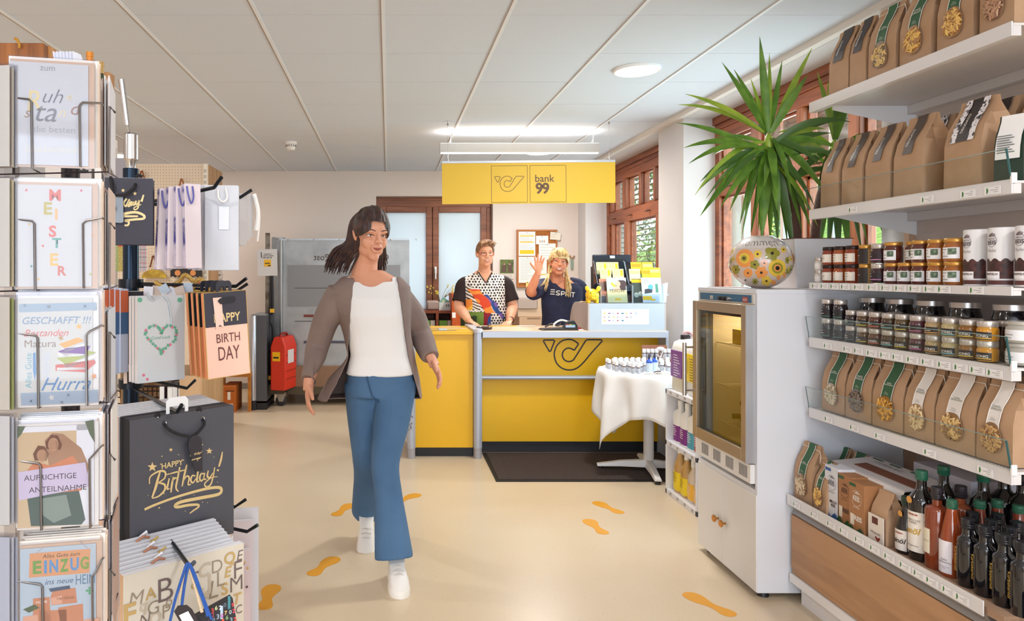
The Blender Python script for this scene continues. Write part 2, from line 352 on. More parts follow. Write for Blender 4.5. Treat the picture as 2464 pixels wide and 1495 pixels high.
# right windows in their recesses
def side_window(name, y0, y1, mull, tz0, tz1, head, slats, upmull):
    r = struct(MB().box(XF-.0, XF+.10, y0, y1, SILL, SILL+.07).build(name, WOODH))
    f = MB(); f.box(XF, XF+.1, y0, y0+.07, SILL+.071, head); f.box(XF, XF+.1, y1-.07, y1, SILL+.071, head); f.box(XF-.002, XF+.1, y0, y1, head, 2.66); f.box(XF-.014, XF-.002, y0, y1, head+.085, head+.1); f.box(XF-.022, XF-.002, y0, y1, 2.6, 2.66)
    f.build('window_frame', WOODH, r, bevel=.004)
    MB().box(XF+.005, XF+.095, y0+.07, y1-.07, tz0, tz1).build('transom', WOODH, r, bevel=.006)
    for a, b in mull: MB().box(XF-.008, XF+.09, a, b, SILL+.07, tz0).build('mullion', WOOD, r, bevel=.006)
    for a, b in upmull: MB().box(XF-.008, XF+.09, a, b, tz1, head).build('mullion', WOOD, r, bevel=.006)
    for mm, z0, z1 in ((mull, SILL+.07, tz0), (upmull, tz1, head)):
        e = [y0+.07]+[v for ab in sorted(mm) for v in ab]+[y1-.07]
        for i in range(0, len(e), 2):
            if e[i+1]-e[i] < .05: continue
            MB().box(XF+.05, XF+.056, e[i], e[i+1], z0, z1).build('window_pane', CLEAR, r)
            s = MB(); t = .018; s.box(XF+.03, XF+.05, e[i], e[i]+t, z0, z1); s.box(XF+.03, XF+.05, e[i+1]-t, e[i+1], z0, z1); s.box(XF+.03, XF+.05, e[i], e[i+1], z0, z0+t); s.box(XF+.03, XF+.05, e[i], e[i+1], z1-t, z1); s.build('glazing_bead', WOODH, r)
    for z in (tz0+.06,):
        for yy in [y0+.35+.55*k for k in range(int((y1-y0-.3)/.55)+1)]:
            MB().tube([(XF-.002, yy-.02, z), (XF-.03, yy, z-.004), (XF-.03, yy+.05, z-.004)], .007, 6).build('window_latch', mat('#5a3a28', .4, .6), r)
    sl = MB().box(-.024, .024, y0+.05, y1-.05, -.0012, .0012).mesh('blind_slat', mat('#a59a94', .45, .3))
    for z, tilt in slats:
        put('blind_slat', sl, r, Matrix.Translation((XF+.17, 0, z)) @ Matrix.Rotation(tilt, 4, 'Y'))
    struct(MB().box(XW-.03, XF, y0, y1, SILL-.03, SILL).build('trim_%d' % (4 if name[-1] == '2' else 5), WALLR, bevel=.004))
    return r
side_window('window_2', B0, B1, [(6.98, 7.05), (7.87, 8.0), (8.4, 8.45)], 1.995, 2.14, 2.47, [(2.6-.058*i, .15) for i in range(28)], [(7.06, 7.12), (7.47, 7.53), (7.93, 8.06), (8.42, 8.5), (6.62, 6.7)])
side_window('window_3', A0, A1, [(5.10, 5.2), (4.55, 4.62), (4.0, 4.1), (3.66, 3.73)], 2.03, 2.14, 2.47, [(2.6-.034*i, 1.05) for i in range(16)], [(5.10, 5.2), (4.55, 4.62), (4.0, 4.1)])
for y in (5.62, 5.06, 4.5): MB().box(XF+.14, XF+.19, y-.02, y+.02, SILL, 2.6).build('blind_rail', mat('#cfd6dc', .3, .4), bpy.data.objects['window_3'])

# ---------------------------------------------------------------- outdoors beyond the right windows
g = MB(); n = 26
for i in range(n+1):
    for j in range(n+1):
        x = 3.2+i*.75; y = -4+j*1.4; z = -.4+max(0, x-4.6)*.42*min(1, max(0, (y-7)/5))+.25*noise.noise(Vector((x*.6, y*.6, 0)))
        g.v.append((x, y, z))
for i in range(n):
    for j in range(n): g.f.append((i*(n+1)+j, (i+1)*(n+1)+j, (i+1)*(n+1)+j+1, i*(n+1)+j+1)); g.m.append(0)
struct(g.build('grass_bank', mat('#8fae4a', .9, var=('#55702c', 5, .35, .65)))); bpy.data.objects['grass_bank'].name = 'ground'
LEAFM = [mat('#5d7f3a', .6), mat('#8ba84c', .6), mat('#33502a', .6), mat('#c2c766', .6)]
def bush(x, y, z, r, h, label, seed, trunk=False, dark=0):
    rr = random.Random(seed); t = thing('bush' if not trunk else 'tree', label, 'bush' if not trunk else 'tree', (x, y, z))
    m = MB()
    for i in range(2200):
        a = rr.uniform(0, 2*PI); b = rr.uniform(-1, 1); q = rr.uniform(.55, 1)
        c = Vector((math.cos(a)*math.sqrt(1-b*b)*r*q, math.sin(a)*math.sqrt(1-b*b)*r*q, h*.55+b*h*.5*q)); s = rr.uniform(.03, .06)*(1+r*.4)
        u = Vector((rr.uniform(-1, 1), rr.uniform(-1, 1), rr.uniform(-1, 1))).normalized()*s; w = u.orthogonal().normalized()*s*.5
        m.at(rr.choice([0, 0, 1, 2, 2, 3] if not dark else [0, 2, 2])); m.add([c-u, c+w, c+u, c-w], [(0, 1, 2, 3)])
    stuff(m.build('foliage', LEAFM, t, smooth=0))
    MB().tube([(0, 0, -.3), (.03, .02, h*.3), (0, .05, h*.7)], [.09, .07, .03], 8).build('trunk', mat('#5a4636', .9), t)
bush(6.2, 13.5, .2, 1.5, 2.6, 'broad leafy bush outside the rear side window, nearest the wall', 1)
bush(8.2, 18.0, 1.0, 2.2, 4.2, 'tall dark tree outside, behind the broad bush', 2, True, 1)
bush(7.6, 22.5, .9, 1.8, 4.6, 'slim tree outside, seen at left edge of the rear side window', 3, True)
bush(10.5, 22.0, 2.0, 2.4, 4.5, 'high tree farthest up the grassy bank outside', 4, True, 1)
bush(5.2, 16.8, .0, 1.0, 1.4, 'small round bush low on the grassy bank outside', 5)

# ---------------------------------------------------------------- lamps, detector, hanging sign
lamp_on = mat('#fff3e2', .5, emit=5.0)
names = ['round recessed ceiling lamp above the right side of the floor', 'round ceiling lamp behind the long hanging lamp', 'round ceiling lamp over the pegboard at left rear', 'round ceiling lamp behind the camera', 'round ceiling lamp over the near end of the food shelf', 'round ceiling lamp far left in the middle', 'round ceiling lamp far left near the front']
for i, (x, y) in enumerate(LAMPS):
    t = thing('ceiling_lamp', names[i], 'lamp', (x, y, CEIL))
    MB().lathe([(.142, .0), (.142, -.012), (.134, -.018), (.128, -.016)], 40).build('lamp_ring', WHITE, t)
    MB().lathe([(.0005, -.0155), (.129, -.0155)], 40).build('diffuser', lamp_on, t)
t = thing('smoke_detector', 'white round smoke detector on the ceiling above the steel roll container', 'smoke detector', (X(700, 7.02), 7.02, CEIL))
MB().lathe([(.058, 0), (.058, -.022), (.05, -.026), (.046, -.026), (.046, -.052), (.036, -.078), (.001, -.08)], 28).build('housing', mat('#efe9e4', .4), t)
v = MB()
for k in range(14): a = 2*PI*k/14; v.box(-.004, .004, -.004, .004, -.048, -.03) if 0 else v.tube([(.047*math.cos(a), .047*math.sin(a), -.03), (.047*math.cos(a), .047*math.sin(a), -.048)], .004, 5)
v.build('vent', mat('#6b625d', .6), t)
t = thing('pendant_lamp', 'long white linear lamp hanging above the counter behind the yellow sign', 'lamp', (X(1249.5, 6.5), 6.5, Z(357, 6.5)))
hw = 191.5*6.5/F; hh = 11*6.5/F
MB().box(-hw, hw, -.03, .03, -hh, hh).build('housing', mat('#c4c6c8', .5), t, bevel=.002)
MB().box(-hw+.01, hw-.01, -.024, .024, -hh-.006, -hh).build('diffuser', mat('#fff6ec', .5, emit=3.5), t)
MB().box(-hw+.01, hw-.01, -.022, .022, hh, hh+.003).build('diffuser', mat('#fff6ec', .5, emit=2.2), t)
for x in (-hw+.1, hw-.05): MB().tube([(x, 0, hh), (x, 0, CEIL-t.location.z)], .0018, 6).tube([(x-.02, 0, hh), (x, 0, hh+.05)], .0012, 5).build('cable', WHITE, t)
YS = 6.07; sx0, sx1, sz0, sz1 = X(1064, YS), X(1480.5, YS), Z(490, YS), Z(386.5, YS)
t = thing('hanging_sign', 'yellow hanging sign reading bank 99 with a post horn emblem', 'sign', ((sx0+sx1)/2, YS, sz0), ry=-.0085)
W_ = (sx1-sx0)/2; HS = sz1-sz0
SIGN = mat('#dcb02c', .5)
MB().box(-W_, W_, -.008, .008, 0, HS-.018).build('board', SIGN, t)
MB().box(-W_, W_, -.012, .012, HS-.02, HS).build('top_rail', mat('#c9cbd2', .35, .4), t, bevel=.002)
for px in (1079, 1467):
    x = X(px, YS)-t.location.x
    MB().tube([(x, 0, HS), (x, 0, CEIL-sz0-.03)], .0012, 5).build('cable', CHROME, t)
    MB().lathe([(.007, -.028), (.007, -.008), (.003, -.006), (.003, 0), (.016, 0)], 10, (x, 0, CEIL-sz0)).build('ceiling_hook', mat('#b8ab9f', .3, .7), t)
def sgn(px, py): return ((px-1272.25)*YS/F, (490-py)*YS/F)
BR = mat('#5a3a1c', .5)
for (a, b) in ((1182.5, 1269), (1275.5, 1362)):
    m = MB(); y0, y1 = 399, 487; q = [sgn(a, y0), sgn(b, y0), sgn(b, y1), sgn(a, y1)]
    for i in range(4): m.ribbon([q[i], q[(i+1) % 4]], .0032, -.0088)
    m.build('frame_line', BR, t)
HORN = [[(0, 0), (76, 0), (42, 72)],  # triangular bell
        ]
def horn(parent, px, pz, s, y, lw, m):
    """post horn outline; px,pz = top-left, s = metres per unit, 366 units wide"""
    b = MB(); g = lambda pts: [(px+u*s, pz-w*s) for u, w in pts]
    tri = [(6, 10), (10, 4), (70, 4), (75, 8), (50, 72), (44, 76)]; tri = tri+[tri[0]]
    b.ribbon(g(tri), lw, y)
    out = []
    for k in range(0, 33):      # big bowl, outer: from the upper notch round the left to the lower right
        a = math.radians(-52-k*198/32); out.append((164+92*math.cos(a), 92+92*math.sin(a)))
    bowl = spline([(220, 28), (192, 7), (162, 0), (122, 8), (90, 36), (74, 74), (74, 108), (88, 146), (118, 174), (160, 186), (205, 177), (248, 142), (300, 80), (360, 14)], 6)
    top = [(360, 14), (363, 7), (356, 2), (272, 2), (262, 9)]
    inner = spline([(262, 9), (200, 108), (184, 128), (160, 135), (136, 126), (122, 102), (126, 74), (146, 56), (168, 54), (194, 66)], 6)
    b.ribbon(g(bowl+top+inner+[(220, 28)]), lw, y)
    return b.build('post_horn_emblem', m, parent)
a, b_ = sgn(1189, 424); horn(t, a, b_, 72.5*YS/F/366, -.0092, .0042, BR)
a, b_ = sgn(1311, 430); text('bank', BR, t, (a, -.0095, b_), 46*YS/F, bold=.006)
a, b_ = sgn(1305, 454); text('99', BR, t, (a, -.0095, b_), 33*YS/F, bold=.03, space=.88)
# ================================================================ service counter
YC = 5.6; CT = .983
t = thing('service_counter', 'yellow service counter with grey worktop, rounded posts and post horn emblem', 'counter', (1.1, 5.9, 0))
def cx(px, Y=YC): return X(px, Y)-1.1
def cy(Y): return Y-5.9
GR = mat('#b4b9c6', .36, .3); GRT = mat('#d9d3cf', .5); YP = mat('#eab40f', .36); KICK = mat('#1d1c24', .5)
def post(px0, px1):
    w = MB(); x0, x1 = cx(px0), cx(px1); r = (x1-x0)/2; c = (x0+x1)/2
    prof = [(c+r*math.cos(a), cy(YC)+r*math.sin(a)) for a in [PI+PI*k/14 for k in range(15)]]+[(x1, cy(6.2)), (x0, cy(6.2))]
    w.prism(prof, 'z', .08, CT-.012); w.build('post', GR, t)
    w = MB(); prof2 = [(c+(r-.003)*math.cos(a), cy(YC)+(r-.003)*math.sin(a)) for a in [PI+PI*k/14 for k in range(15)]]+[(x1-.003, cy(5.75)), (x0+.003, cy(5.75))]
    w.prism(prof2, 'z', 0, .08); w.build('post_foot', mat('#a9a6ab', .5, .2), t)
    w = MB(); q = [(c+(r+.006)*math.cos(a), cy(YC)+(r+.006)*math.sin(a)) for a in [PI+PI*k/14 for k in range(15)]]+[(x1+.006, cy(6.21)), (x0-.006, cy(6.21))]
    w.prism(q, 'z', CT-.012, CT+.012); w.build('post_cap', mat('#c6c5cb', .4, .2), t)
post(980, 1000); post(1140, 1160)
MB().box(cx(1000), cx(1139), cy(5.63), cy(6.18), .075, CT-.03).build('yellow_side_panel', YP, t)
MB().box(cx(1000), cx(1139), cy(5.60), cy(6.2), CT-.03, CT-.004).at(1).box(cx(1000), cx(1139), cy(5.90), cy(5.92), CT-.006, CT-.002).build('letter_flap', [YP, mat('#9aa0a8', .3, .6)], t, bevel=.003)
MB().box(cx(1035), cx(1100), cy(5.66), cy(5.68), CT-.004, CT-.0025).build('letter_slot', mat('#3a3230', .5), t)
for a, b in ((1003, 1034), (1055, 1080)): MB().box(cx(a), cx(b), cy(5.7), cy(5.87), CT-.004, CT-.0035).build('pane', mat('#e9e6e0', .12, coat=1), t)
MB().box(cx(1001), cx(1139), cy(5.66), cy(6.15), 0, .075).build('kickboard', KICK, t)
xr = 2.14-1.1
MB().box(cx(1160), xr, cy(5.57), cy(6.2), CT-.052, CT-.003).at(1).box(cx(1160), xr, cy(5.585), cy(6.2), CT-.004, CT).build('worktop', [GR, mat('#d8b896', .42)], t, bevel=.002)
MB().box(cx(1160), xr, cy(5.77), cy(6.15), .09, CT-.052).build('front_panel', YP, t)
MB().box(cx(1160), xr, cy(5.79), cy(6.15), 0, .09).build('kickboard', KICK, t)
zr = Z(908, 5.74)
w = MB(); w.prism([(cy(5.69), zr-.01), (cy(5.685), zr), (cy(5.69), zr+.012), (cy(5.77), zr+.012), (cy(5.77), zr-.01)], 'x', cx(1160), xr); w.build('bag_rail', GR, t)
MB().box(xr, xr+.02, cy(5.6), cy(6.2), 0, CT).build('end_panel', GR, t)
s = 145*5.77/F/366; horn(t, X(1305, 5.77)-1.1, Z(817, 5.77), s, cy(5.7685), .0115, mat('#2a2220', .5))
# scuffs on the left post
m = MB(); rr = random.Random(3)
for k in range(26):
    a = -PI/2+rr.uniform(-.9, .2); r = .0335; x = cx(990)+r*math.cos(a); y = cy(YC)+r*math.sin(a)-.0005; z = rr.uniform(.22, .34); s_ = rr.uniform(.002, .005)
    m.add([(x-s_, y, z-s_), (x+s_, y, z-s_), (x+s_, y, z+s_), (x-s_, y, z+s_)], [(0, 1, 2, 3)])
stuff(m.build('scuff_marks', mat('#6f6766', .7), t))

# grey cabinet on the counter with a rounded back, and what stands on it
gx0, gx1 = X(1415, 5.6), X(1603, 5.6); gt = Z(730.5, 5.6)
t = thing('counter_cabinet', 'light grey cabinet with rounded back standing on the counter, notice on its front', 'cabinet', (gx0, 5.6, CT))
h = gt-CT; r = .2
prof = [(0, 0), (0, h)]+[(.56-r+r*math.sin(a), h-r+r*math.cos(a)) for a in [PI/2*k/12 for k in range(13)]]+[(.56, 0)]
MB().at(0).prism(prof, 'x', 0, .012).prism(prof, 'x', gx1-gx0-.012, gx1-gx0).box(.012, gx1-gx0-.012, .003, .4, h-.012, h-.001).box(.012, gx1-gx0-.012, .35, .55, 0, h-.15).build('side_panel', mat('#b3a8a4', .5), t)
MB().box(.012, gx1-gx0-.012, 0, .02, 0, h).build('front_panel', mat('#b2bcc6', .4, .1), t)
nx0, nx1 = X(1447, 5.6)-gx0, X(1561, 5.6)-gx0; nz0, nz1 = Z(781, 5.6)-CT, Z(744.5, 5.6)-CT
MB().box(nx0, nx1, -.0015, 0, nz0, nz1).build('notice', PAPER, t)
text('Zahlen Sie bei uns einfach und bargeldlos', mat('#8f8f9a', .6), t, (nx0+.11, -.002, nz1-.014), .2)
cols = ['#e8b820', '#e8b820', '#b06a9c', '#8a5aa0', '#8fa8c0', '#e8a828', '#3f8a9a', '#b04858', '#9aa0aa', '#88909a']
b = MB(); k = 0
for row in range(3):
    for c in range([8, 7, 5][row]):
        x = nx0+.018+c*.034; z = nz1-.036-row*.028; b.at(k % 5).box(x, x+[.013, .018, .01][(k*7) % 3], -.0025, -.0015, z, z+[.009, .006, .009][row]); k += 1
pm = b.build('payment_marks', [mat(c, .5) for c in ('#e8b31c', '#8a6a9a', '#9fb0c4', '#a83c50', '#3b6f8a')], t); stuff(pm)

# piggy bank
p0 = P(1427.5, 731, 5.66); t = thing('piggy_bank', 'yellow toy piggy bank on the grey counter cabinet', 'piggy bank', (p0.x, 5.68, gt), rz=-.12)
PIG = mat('#f6c81c', .38, coat=.3)
b = MB(); b.ell((0, .02, .062), (.052, .06, .05), 22, 14); b.ell((0, -.035, .062), (.045, .035, .042), 20, 12)
for sx in (-1, 1):
    for y in (-.02, .055): b.tube([(sx*.03, y, 0), (sx*.03, y, .03), (sx*.026, y, .05)], [.014, .015, .018], 10)
put('body', fuse(b, .0035, 4), t); bpy.data.objects[-1] if 0 else None
t.children[0].data.materials.append(PIG)
b = MB(); b.lathe([(.0005, -.082), (.02, -.082), (.023, -.078), (.023, -.05)], 20, M=Matrix.Rotation(0, 4, 'X') @ Matrix(((1, 0, 0, 0), (0, 0, 1, 0), (0, -1, 0, .055), (0, 0, 0, 1)))); b.build('snout', PIG, t)
b = MB(); [b.ell((sx*.0085, -.0825, .056), (.0035, .002, .006), 8, 6) for sx in (-1, 1)]; b.build('nostril', mat('#c89a10', .5), t)
for sx in (-1, 1): MB().ell((sx*.025, -.062, .08), .004, 8, 6).build('eye', BLACK, t)
for sx in (-1, 1):
    b = MB(); M_ = Matrix.Rotation(sx*.45, 3, 'Y'); b.ell((sx*.042, -.02, .112), (.017, .009, .024), 14, 10, M_); b.build('ear', PIG, t)

# acrylic brochure stands
def leaflet(parent, x, y, z, w, h_, col, tilt=-.25, name='leaflet'):
    o = MB().box(-w/2, w/2, -.0015, .0015, 0, h_).build(name, mat(col, .5), parent); o.location = (x, y, z); o.rotation_euler = (tilt, 0, 0); return o
def stand(px0, px1, py0, label, deep):
    x0, x1 = X(px0, 5.72), X(px1, 5.72); w = x1-x0; zt = Z(py0, 5.75)-gt
    t = thing('brochure_stand', label, 'brochure stand', ((x0+x1)/2, 5.72, gt))
    b = MB()
    for sx in (-1, 1): b.prism([(-.07, 0), (.1, 0), (.16, zt), (.13, zt), (.02, zt*.45), (-.07, zt*.42)], 'x', sx*w/2-.002, sx*w/2+.002)
    b.prism([(.1, 0), (.103, 0), (.163, zt), (.16, zt)], 'x', -w/2, w/2)
    for k in range(3): b.box(-w/2, w/2, -.07+k*.06, -.067+k*.06, k*zt*.28, k*zt*.28+zt*.22)
    b.build('acrylic_shell', glassy('#e9f1f6', .1), t)
    for sx in (-1, 1): MB().tube([(sx*w/2, -.07, 0), (sx*w/2, -.07, zt*.42), (sx*w/2, .02, zt*.45), (sx*w/2, .13, zt), (sx*w/2, .16, zt)], .0016, 5).build('acrylic_edge', mat('#c9d6e2', .2, .1), t)
    return t, w, zt
t, w, zt = stand(1440, 1514, 628, 'clear brochure stand with YEIIIOW leaflet in its lowest pocket, beside the piggy bank', 0)
l = leaflet(t, .012, -.062, .004, .155, .2, '#e9d9a0'); l['label'] = 'leaflet with a portrait and the word YEIIIOW'
b = MB(); b.box(-.077, .077, -.0025, -.0015, .1, .199); b.build('picture_ground', mat('#b6c3cf', .5), l)
MB().flat(disc(.03, .142, .038, 18), -.003).flat(disc(.05, .15, .03, 14), -.0031).flat([(.0, .1), (.07, .1), (.072, .15), (.03, .18)], -.0029).build('hair_print', mat('#4a3634', .6), l)
MB().flat(disc(.012, .15, .024, 16, .8), -.0034).flat([(-.03, .1), (.03, .1), (.02, .135), (-.005, .13)], -.0033).build('face_print', mat('#e2b198', .6), l)
MB().flat([(-.05, .15), (-.03, .165), (-.005, .13), (-.02, .12)], -.0036).build('phone_print', mat('#e8b44a', .6), l)
text('YEIIIOW', mat('#3a3538', .5), l, (0, -.0037, .094), .122, height=.028)
MB().box(-.02, .026, -.0025, -.0015, .018, .034).build('badge', YEL, l)
l = leaflet(t, -.048, -.03, .004, .13, .19, '#c98a70'); MB().box(-.06, -.02, -.0025, -.0015, .0, .05).build('text_block', mat('#3c3a44', .5), l)
MB().box(-.03, .0, -.0025, -.0015, .09, .17).build('hair_print', mat('#7a3f2c', .6), l)
for i, (x, z) in enumerate(((-.055, .2), (.045, .2), (-.07, .255), (.02, .255))):
    l = leaflet(t, x, .02+(i//2)*.05, z-.03, .088, .1, '#f0dca0'); MB().box(.018, .036, -.0025, -.0015, .045, .09).build('badge', YEL, l)
    b = MB(); [b.box(-.035, .008, -.0025, -.0015, .088-.01*k, .09-.01*k) for k in range(4)]; b.build('text_lines', mat('#b39a58', .6), l)
t, w, zt = stand(1516, 1588, 630, 'clear brochure stand with payment card leaflet, right of the YEIIIOW one', 0)
l = leaflet(t, .04, -.062, .004, .155, .2, '#cfdbe8')
b = MB(); b.add([(-.06, -.003, .07), (.0, -.003, .078), (.006, -.003, .115), (-.055, -.003, .107)], [(0, 1, 2, 3)]); b.build('payment_card', mat('#2f3440', .5), l)
MB().flat(disc(-.008, .125, .02, 18), -.0032).build('blue_dot', mat('#5aa6cf', .5), l)
MB().box(-.075, -.005, -.003, -.0015, .02, .052).box(-.01, .02, -.003, -.0015, .015, .03).build('badge', YEL, l)
MB().box(.03, .05, -.003, -.0015, .08, .15).build('phone_print', mat('#4f8f7a', .5), l)
b = MB(); [b.box(-.065, -.02, -.0025, -.0015, .185-.01*k, .188-.01*k) for k in range(4)]; b.build('text_lines', mat('#8f98a8', .6), l)
l = leaflet(t, -.06, -.05, .004, .1, .19, '#39443c'); MB().box(-.05, .05, -.0025, -.0015, .16, .185).build('badge', YEL, l)
b = MB(); [b.flat(disc(-.02+.035*k, .06+.01*k, .02, 14), -.003) for k in range(2)]; b.build('wheel_print', mat('#9aa39a', .5), l)
for i, (x, z) in enumerate(((-.07, .2), (.03, .2), (.09, .21), (-.04, .255), (.05, .255))):
    l = leaflet(t, x, .02+(i//3)*.05, z-.03, .085, .1, '#f3c32a' if i != 0 else '#efe0b0'); MB().box(-.036, .036, -.0025, -.0015, .06, .085).build('badge', mat('#d89a10' if i % 2 else '#f7dc80', .5), l)
t = thing('paper_cup', 'grey plastic holder on the far right edge of the grey cabinet', 'holder', (X(1592, 5.8), 5.8, gt))
MB().prism([(-.03, 0), (.025, 0), (.04, .16), (-.03, .13)], 'y', -.03, .03).build('body', mat('#c9c4c4', .4), t); MB().box(.02, .05, -.02, .02, .055, .07).build('clip', mat('#a8a3a3', .4), t); t.name = 'leaflet_holder'
t = thing('wooden_peg', 'small pale wooden stick lying beside the piggy bank', 'stick', (X(1408, 5.75), 5.75, gt)); MB().tube([(-.04, 0, .006), (.02, .01, .006)], .006, 8).build('stick', mat('#e3c4a8', .6), t)
# computer monitor seen from behind the cabinet
YM = 6.0; t = thing('monitor', 'black computer monitor behind the brochure stands', 'monitor', (X(1473, YM), YM, CT))
mw = 46*YM/F; mz = Z(613, YM)-CT
MB().box(-mw, mw, 0, .035, mz-.34, mz).build('back_shell', mat('#1b2434', .3), t, bevel=.008)
MB().box(-mw+.02, mw-.02, .035, .05, mz-.32, mz-.02).build('screen', mat('#0c0c10', .15), t)
MB().box(-mw+.05, mw-.05, -.006, 0, mz-.05, mz-.035).build('vent', BLACK, t)
MB().box(-.02, .02, -.007, 0, mz-.03, mz-.008).build('sticker', mat('#d9dde0', .5), t)
MB().prism([(-.06, .0), (-.03, 0), (0, mz-.1), (-.015, mz-.1)], 'x', -mw-.02, -mw+.01).build('side_screen_guard', mat('#3b2d28', .5), t)
MB().tube([(0, .03, .01), (0, .03, mz-.3)], .025, 12).build('stem', BLACK, t); MB().lathe([(.001, .012), (.1, .01), (.11, 0)], 24).build('foot', BLACK, t)
# items on the worktop
t = thing('coin_dish', 'dark round coin dish on the counter before the woman in dotted blouse', 'dish', (X(1166, 5.74), 5.76, CT))
MB().lathe([(.001, .004), (.045, .004), (.058, .016), (.064, .02), (.064, .006), (.06, 0), (.001, 0)], 32).build('dish', mat('#2c1b1a', .25, coat=.5), t)
t = thing('brass_bell', 'small clear and gold bell on the dark coin dish', 'bell', (X(1178, 5.74), 5.76, CT+.006)); MB().lathe([(.022, 0), (.02, .012), (.012, .022), (.004, .028), (.005, .036), (.001, .04)], 16).build('bell_body', mat('#b78f6a', .2, .8), t)
t = thing('card_terminal', 'black card payment terminal with cable on the counter', 'card terminal', (X(1338, 5.7), 5.7, CT), rz=.05)
MB().prism([(-.13, 0), (.16, 0), (.15, .02), (-.11, .012)], 'y', -.07, .06).build('tray', mat('#26201f', .4), t)
MB().prism([(.05, .012), (.15, .012), (.16, .03), (.13, .075), (.09, .07)], 'y', -.05, .03).build('terminal_body', BLACK, t, bevel=.004)
MB().box(.06, .135, -.058, -.05, .022, .04).build('button_strip', mat('#9fb2c9', .4), t)
b = MB(); [b.at(k).box(.062+.024*k, .082+.024*k, -.0585, -.05, .041, .046) for k in range(3)]; b.build('key', [mat('#c0392b', .5), mat('#d9b02c', .5), mat('#3e9a4c', .5)], t)
MB().tube(spline([(-.02, .0, .02), (-.01, .0, .05), (.04, .0, .075), (.1, .0, .06), (.12, .02, .04)], 5), .008, 8).build('receipt_roll', mat('#e6dfd3', .6), t)
MB().tube(spline([(-.08, .03, .02), (-.03, .02, .045), (.02, .02, .03), (.05, .03, .05)], 5), .006, 8).build('cable', mat('#4a403c', .5), t)
t = thing('adhesive_tape', 'red roll of adhesive tape on the counter beside the grey cabinet', 'tape', (X(1391, 5.68), 5.68, CT)); MB().lathe([(.012, 0), (.022, 0), (.022, .02), (.012, .02), (.012, 0)], 22).build('tape_roll', mat('#a32730', .3), t)
t = thing('pen', 'orange ballpoint pen lying in front of the tape roll', 'pen', (X(1388, 5.64), 5.64, CT)); MB().tube([(-.05, 0, .005), (.05, .01, .005)], .0045, 8).build('pen_barrel', mat('#ef8f76', .4), t); MB().tube([(.01, -.012, .005), (.045, -.02, .005)], .004, 8).build('pen_cap', WHITE, t)
t = tag(MB().box(X(1180, 6.12), X(1285, 6.12), 6.08, 6.17, CT, CT+.002).build('desk_mat', YEL), 'flat yellow paper at the far edge of the counter', 'paper')
tag(MB().box(X(1245, 6.05), X(1290, 6.05), 6.06, 6.12, CT+.002, CT+.004).build('white_note', PAPER), 'white note lying on the yellow paper on the counter', 'note')

# ================================================================ behind the counter
t = thing('pinboard', 'cork pinboard with wooden frame hung with notices on the back wall', 'pinboard', (X(1292.5, 8.96), 8.99, Z(692, 8.97)))
pw = (1341-1244)*8.97/F; ph = (692-553)*8.97/F
MB().box(-pw/2, pw/2, -.02, 0, 0, ph).build('cork', mat('#b8702f', .9, bump=(300, .5, .002), var=('#96541e', 90, .4, .6)), t)
fr = MB(); e = .022
for q in ((-pw/2, -pw/2+e, 0, ph), (pw/2-e, pw/2, 0, ph), (-pw/2+e, pw/2-e, 0, e), (-pw/2+e, pw/2-e, ph-e, ph)): fr.box(q[0], q[1], -.032, -.021, q[2], q[3])
fr.build('frame', mat('#b06a30', .5), t, bevel=.002)
def bx(px): return X(px, 8.95)-X(1292.5, 8.96)
def bz(py): return Z(py, 8.95)-Z(692, 8.97)
def note(lab, x0, y0, x1, y1, n, bands=(), col='#efe9e2', dy=0., rot=0, cat='notice', dec=None):
    x, z = (bx(x0)+bx(x1))/2, bz(y1); w, h_ = bx(x1)-bx(x0), bz(y0)-bz(y1)
    o = thing('pinned_notice', lab, cat, (x+t.location.x, 8.963-dy, z+t.location.z), ry=rot)
    MB().box(-w/2, w/2, -.001, .0005, 0, h_).build('sheet', mat(col, .7), o)
    if n:
        b = MB(); rr = random.Random(int(x0)); [b.box(-w*.42, w*(-.42+.84*rr.uniform(.5, 1)), -.0018, -.001, h_*(.93-.86*k/n)-.0028, h_*(.93-.86*k/n)) for k in range(n)]; b.build('text_lines', mat('#8d857f', .7), o)
    for a, c in bands: MB().box(-w*.42, w*.42, -.0022, -.001, h_*a, h_*c).build('yellow_band', YEL, o)
    MB().ell((0, -.006, h_-.012), .005, 8, 6).build('pin', mat('#4a3a30', .3), o)
    return o, w, h_
note('white notice with yellow bands, top left of the pinboard', 1248, 557.5, 1288.5, 616, 16, ((.8, .84), (.55, .59), (.08, .24)))
note('large white sheet of small print under the banded notice on the pinboard', 1248.5, 618, 1290, 681, 15, dy=.002)
note('white sheet overlapping the print sheet, lower middle of the pinboard', 1284, 620, 1316, 680, 12, ((.3, .34),), dy=.004)
o, w, h_ = note('small white card with painted figures hung by a string on the pinboard', 1290, 567.5, 1319.5, 588, 0, dy=.006)
b = MB(); [b.at(k).box(-.03+.025*k, -.02+.025*k, -.002, -.001, .02, .05) for k in range(3)]; b.build('figures', [mat('#d07a5a', .6), mat('#5f7f7a', .6), mat('#c05a3a', .6)], o)
MB().tube([(-w*.3, -.002, h_), (0, -.004, h_+.038), (w*.3, -.002, h_)], .0012, 5).build('string', mat('#8a6a4a', .7), o)
note('speckled card pinned over the top right corner of the board', 1323.5, 558.5, 1349, 577, 3, col='#e3d6c4', dy=.008, rot=.06)
note('blank white paper in the right middle of the pinboard', 1297, 586, 1338, 625, 5, dy=.003)
note('yellow sticky note low on the right of the pinboard', 1320, 644, 1334, 656, 0, col='#f0d46a', dy=.006)
note('yellow slip hanging from the lower left edge of the pinboard', 1265.5, 678, 1272, 693, 0, col='#ecd07a', dy=.012)
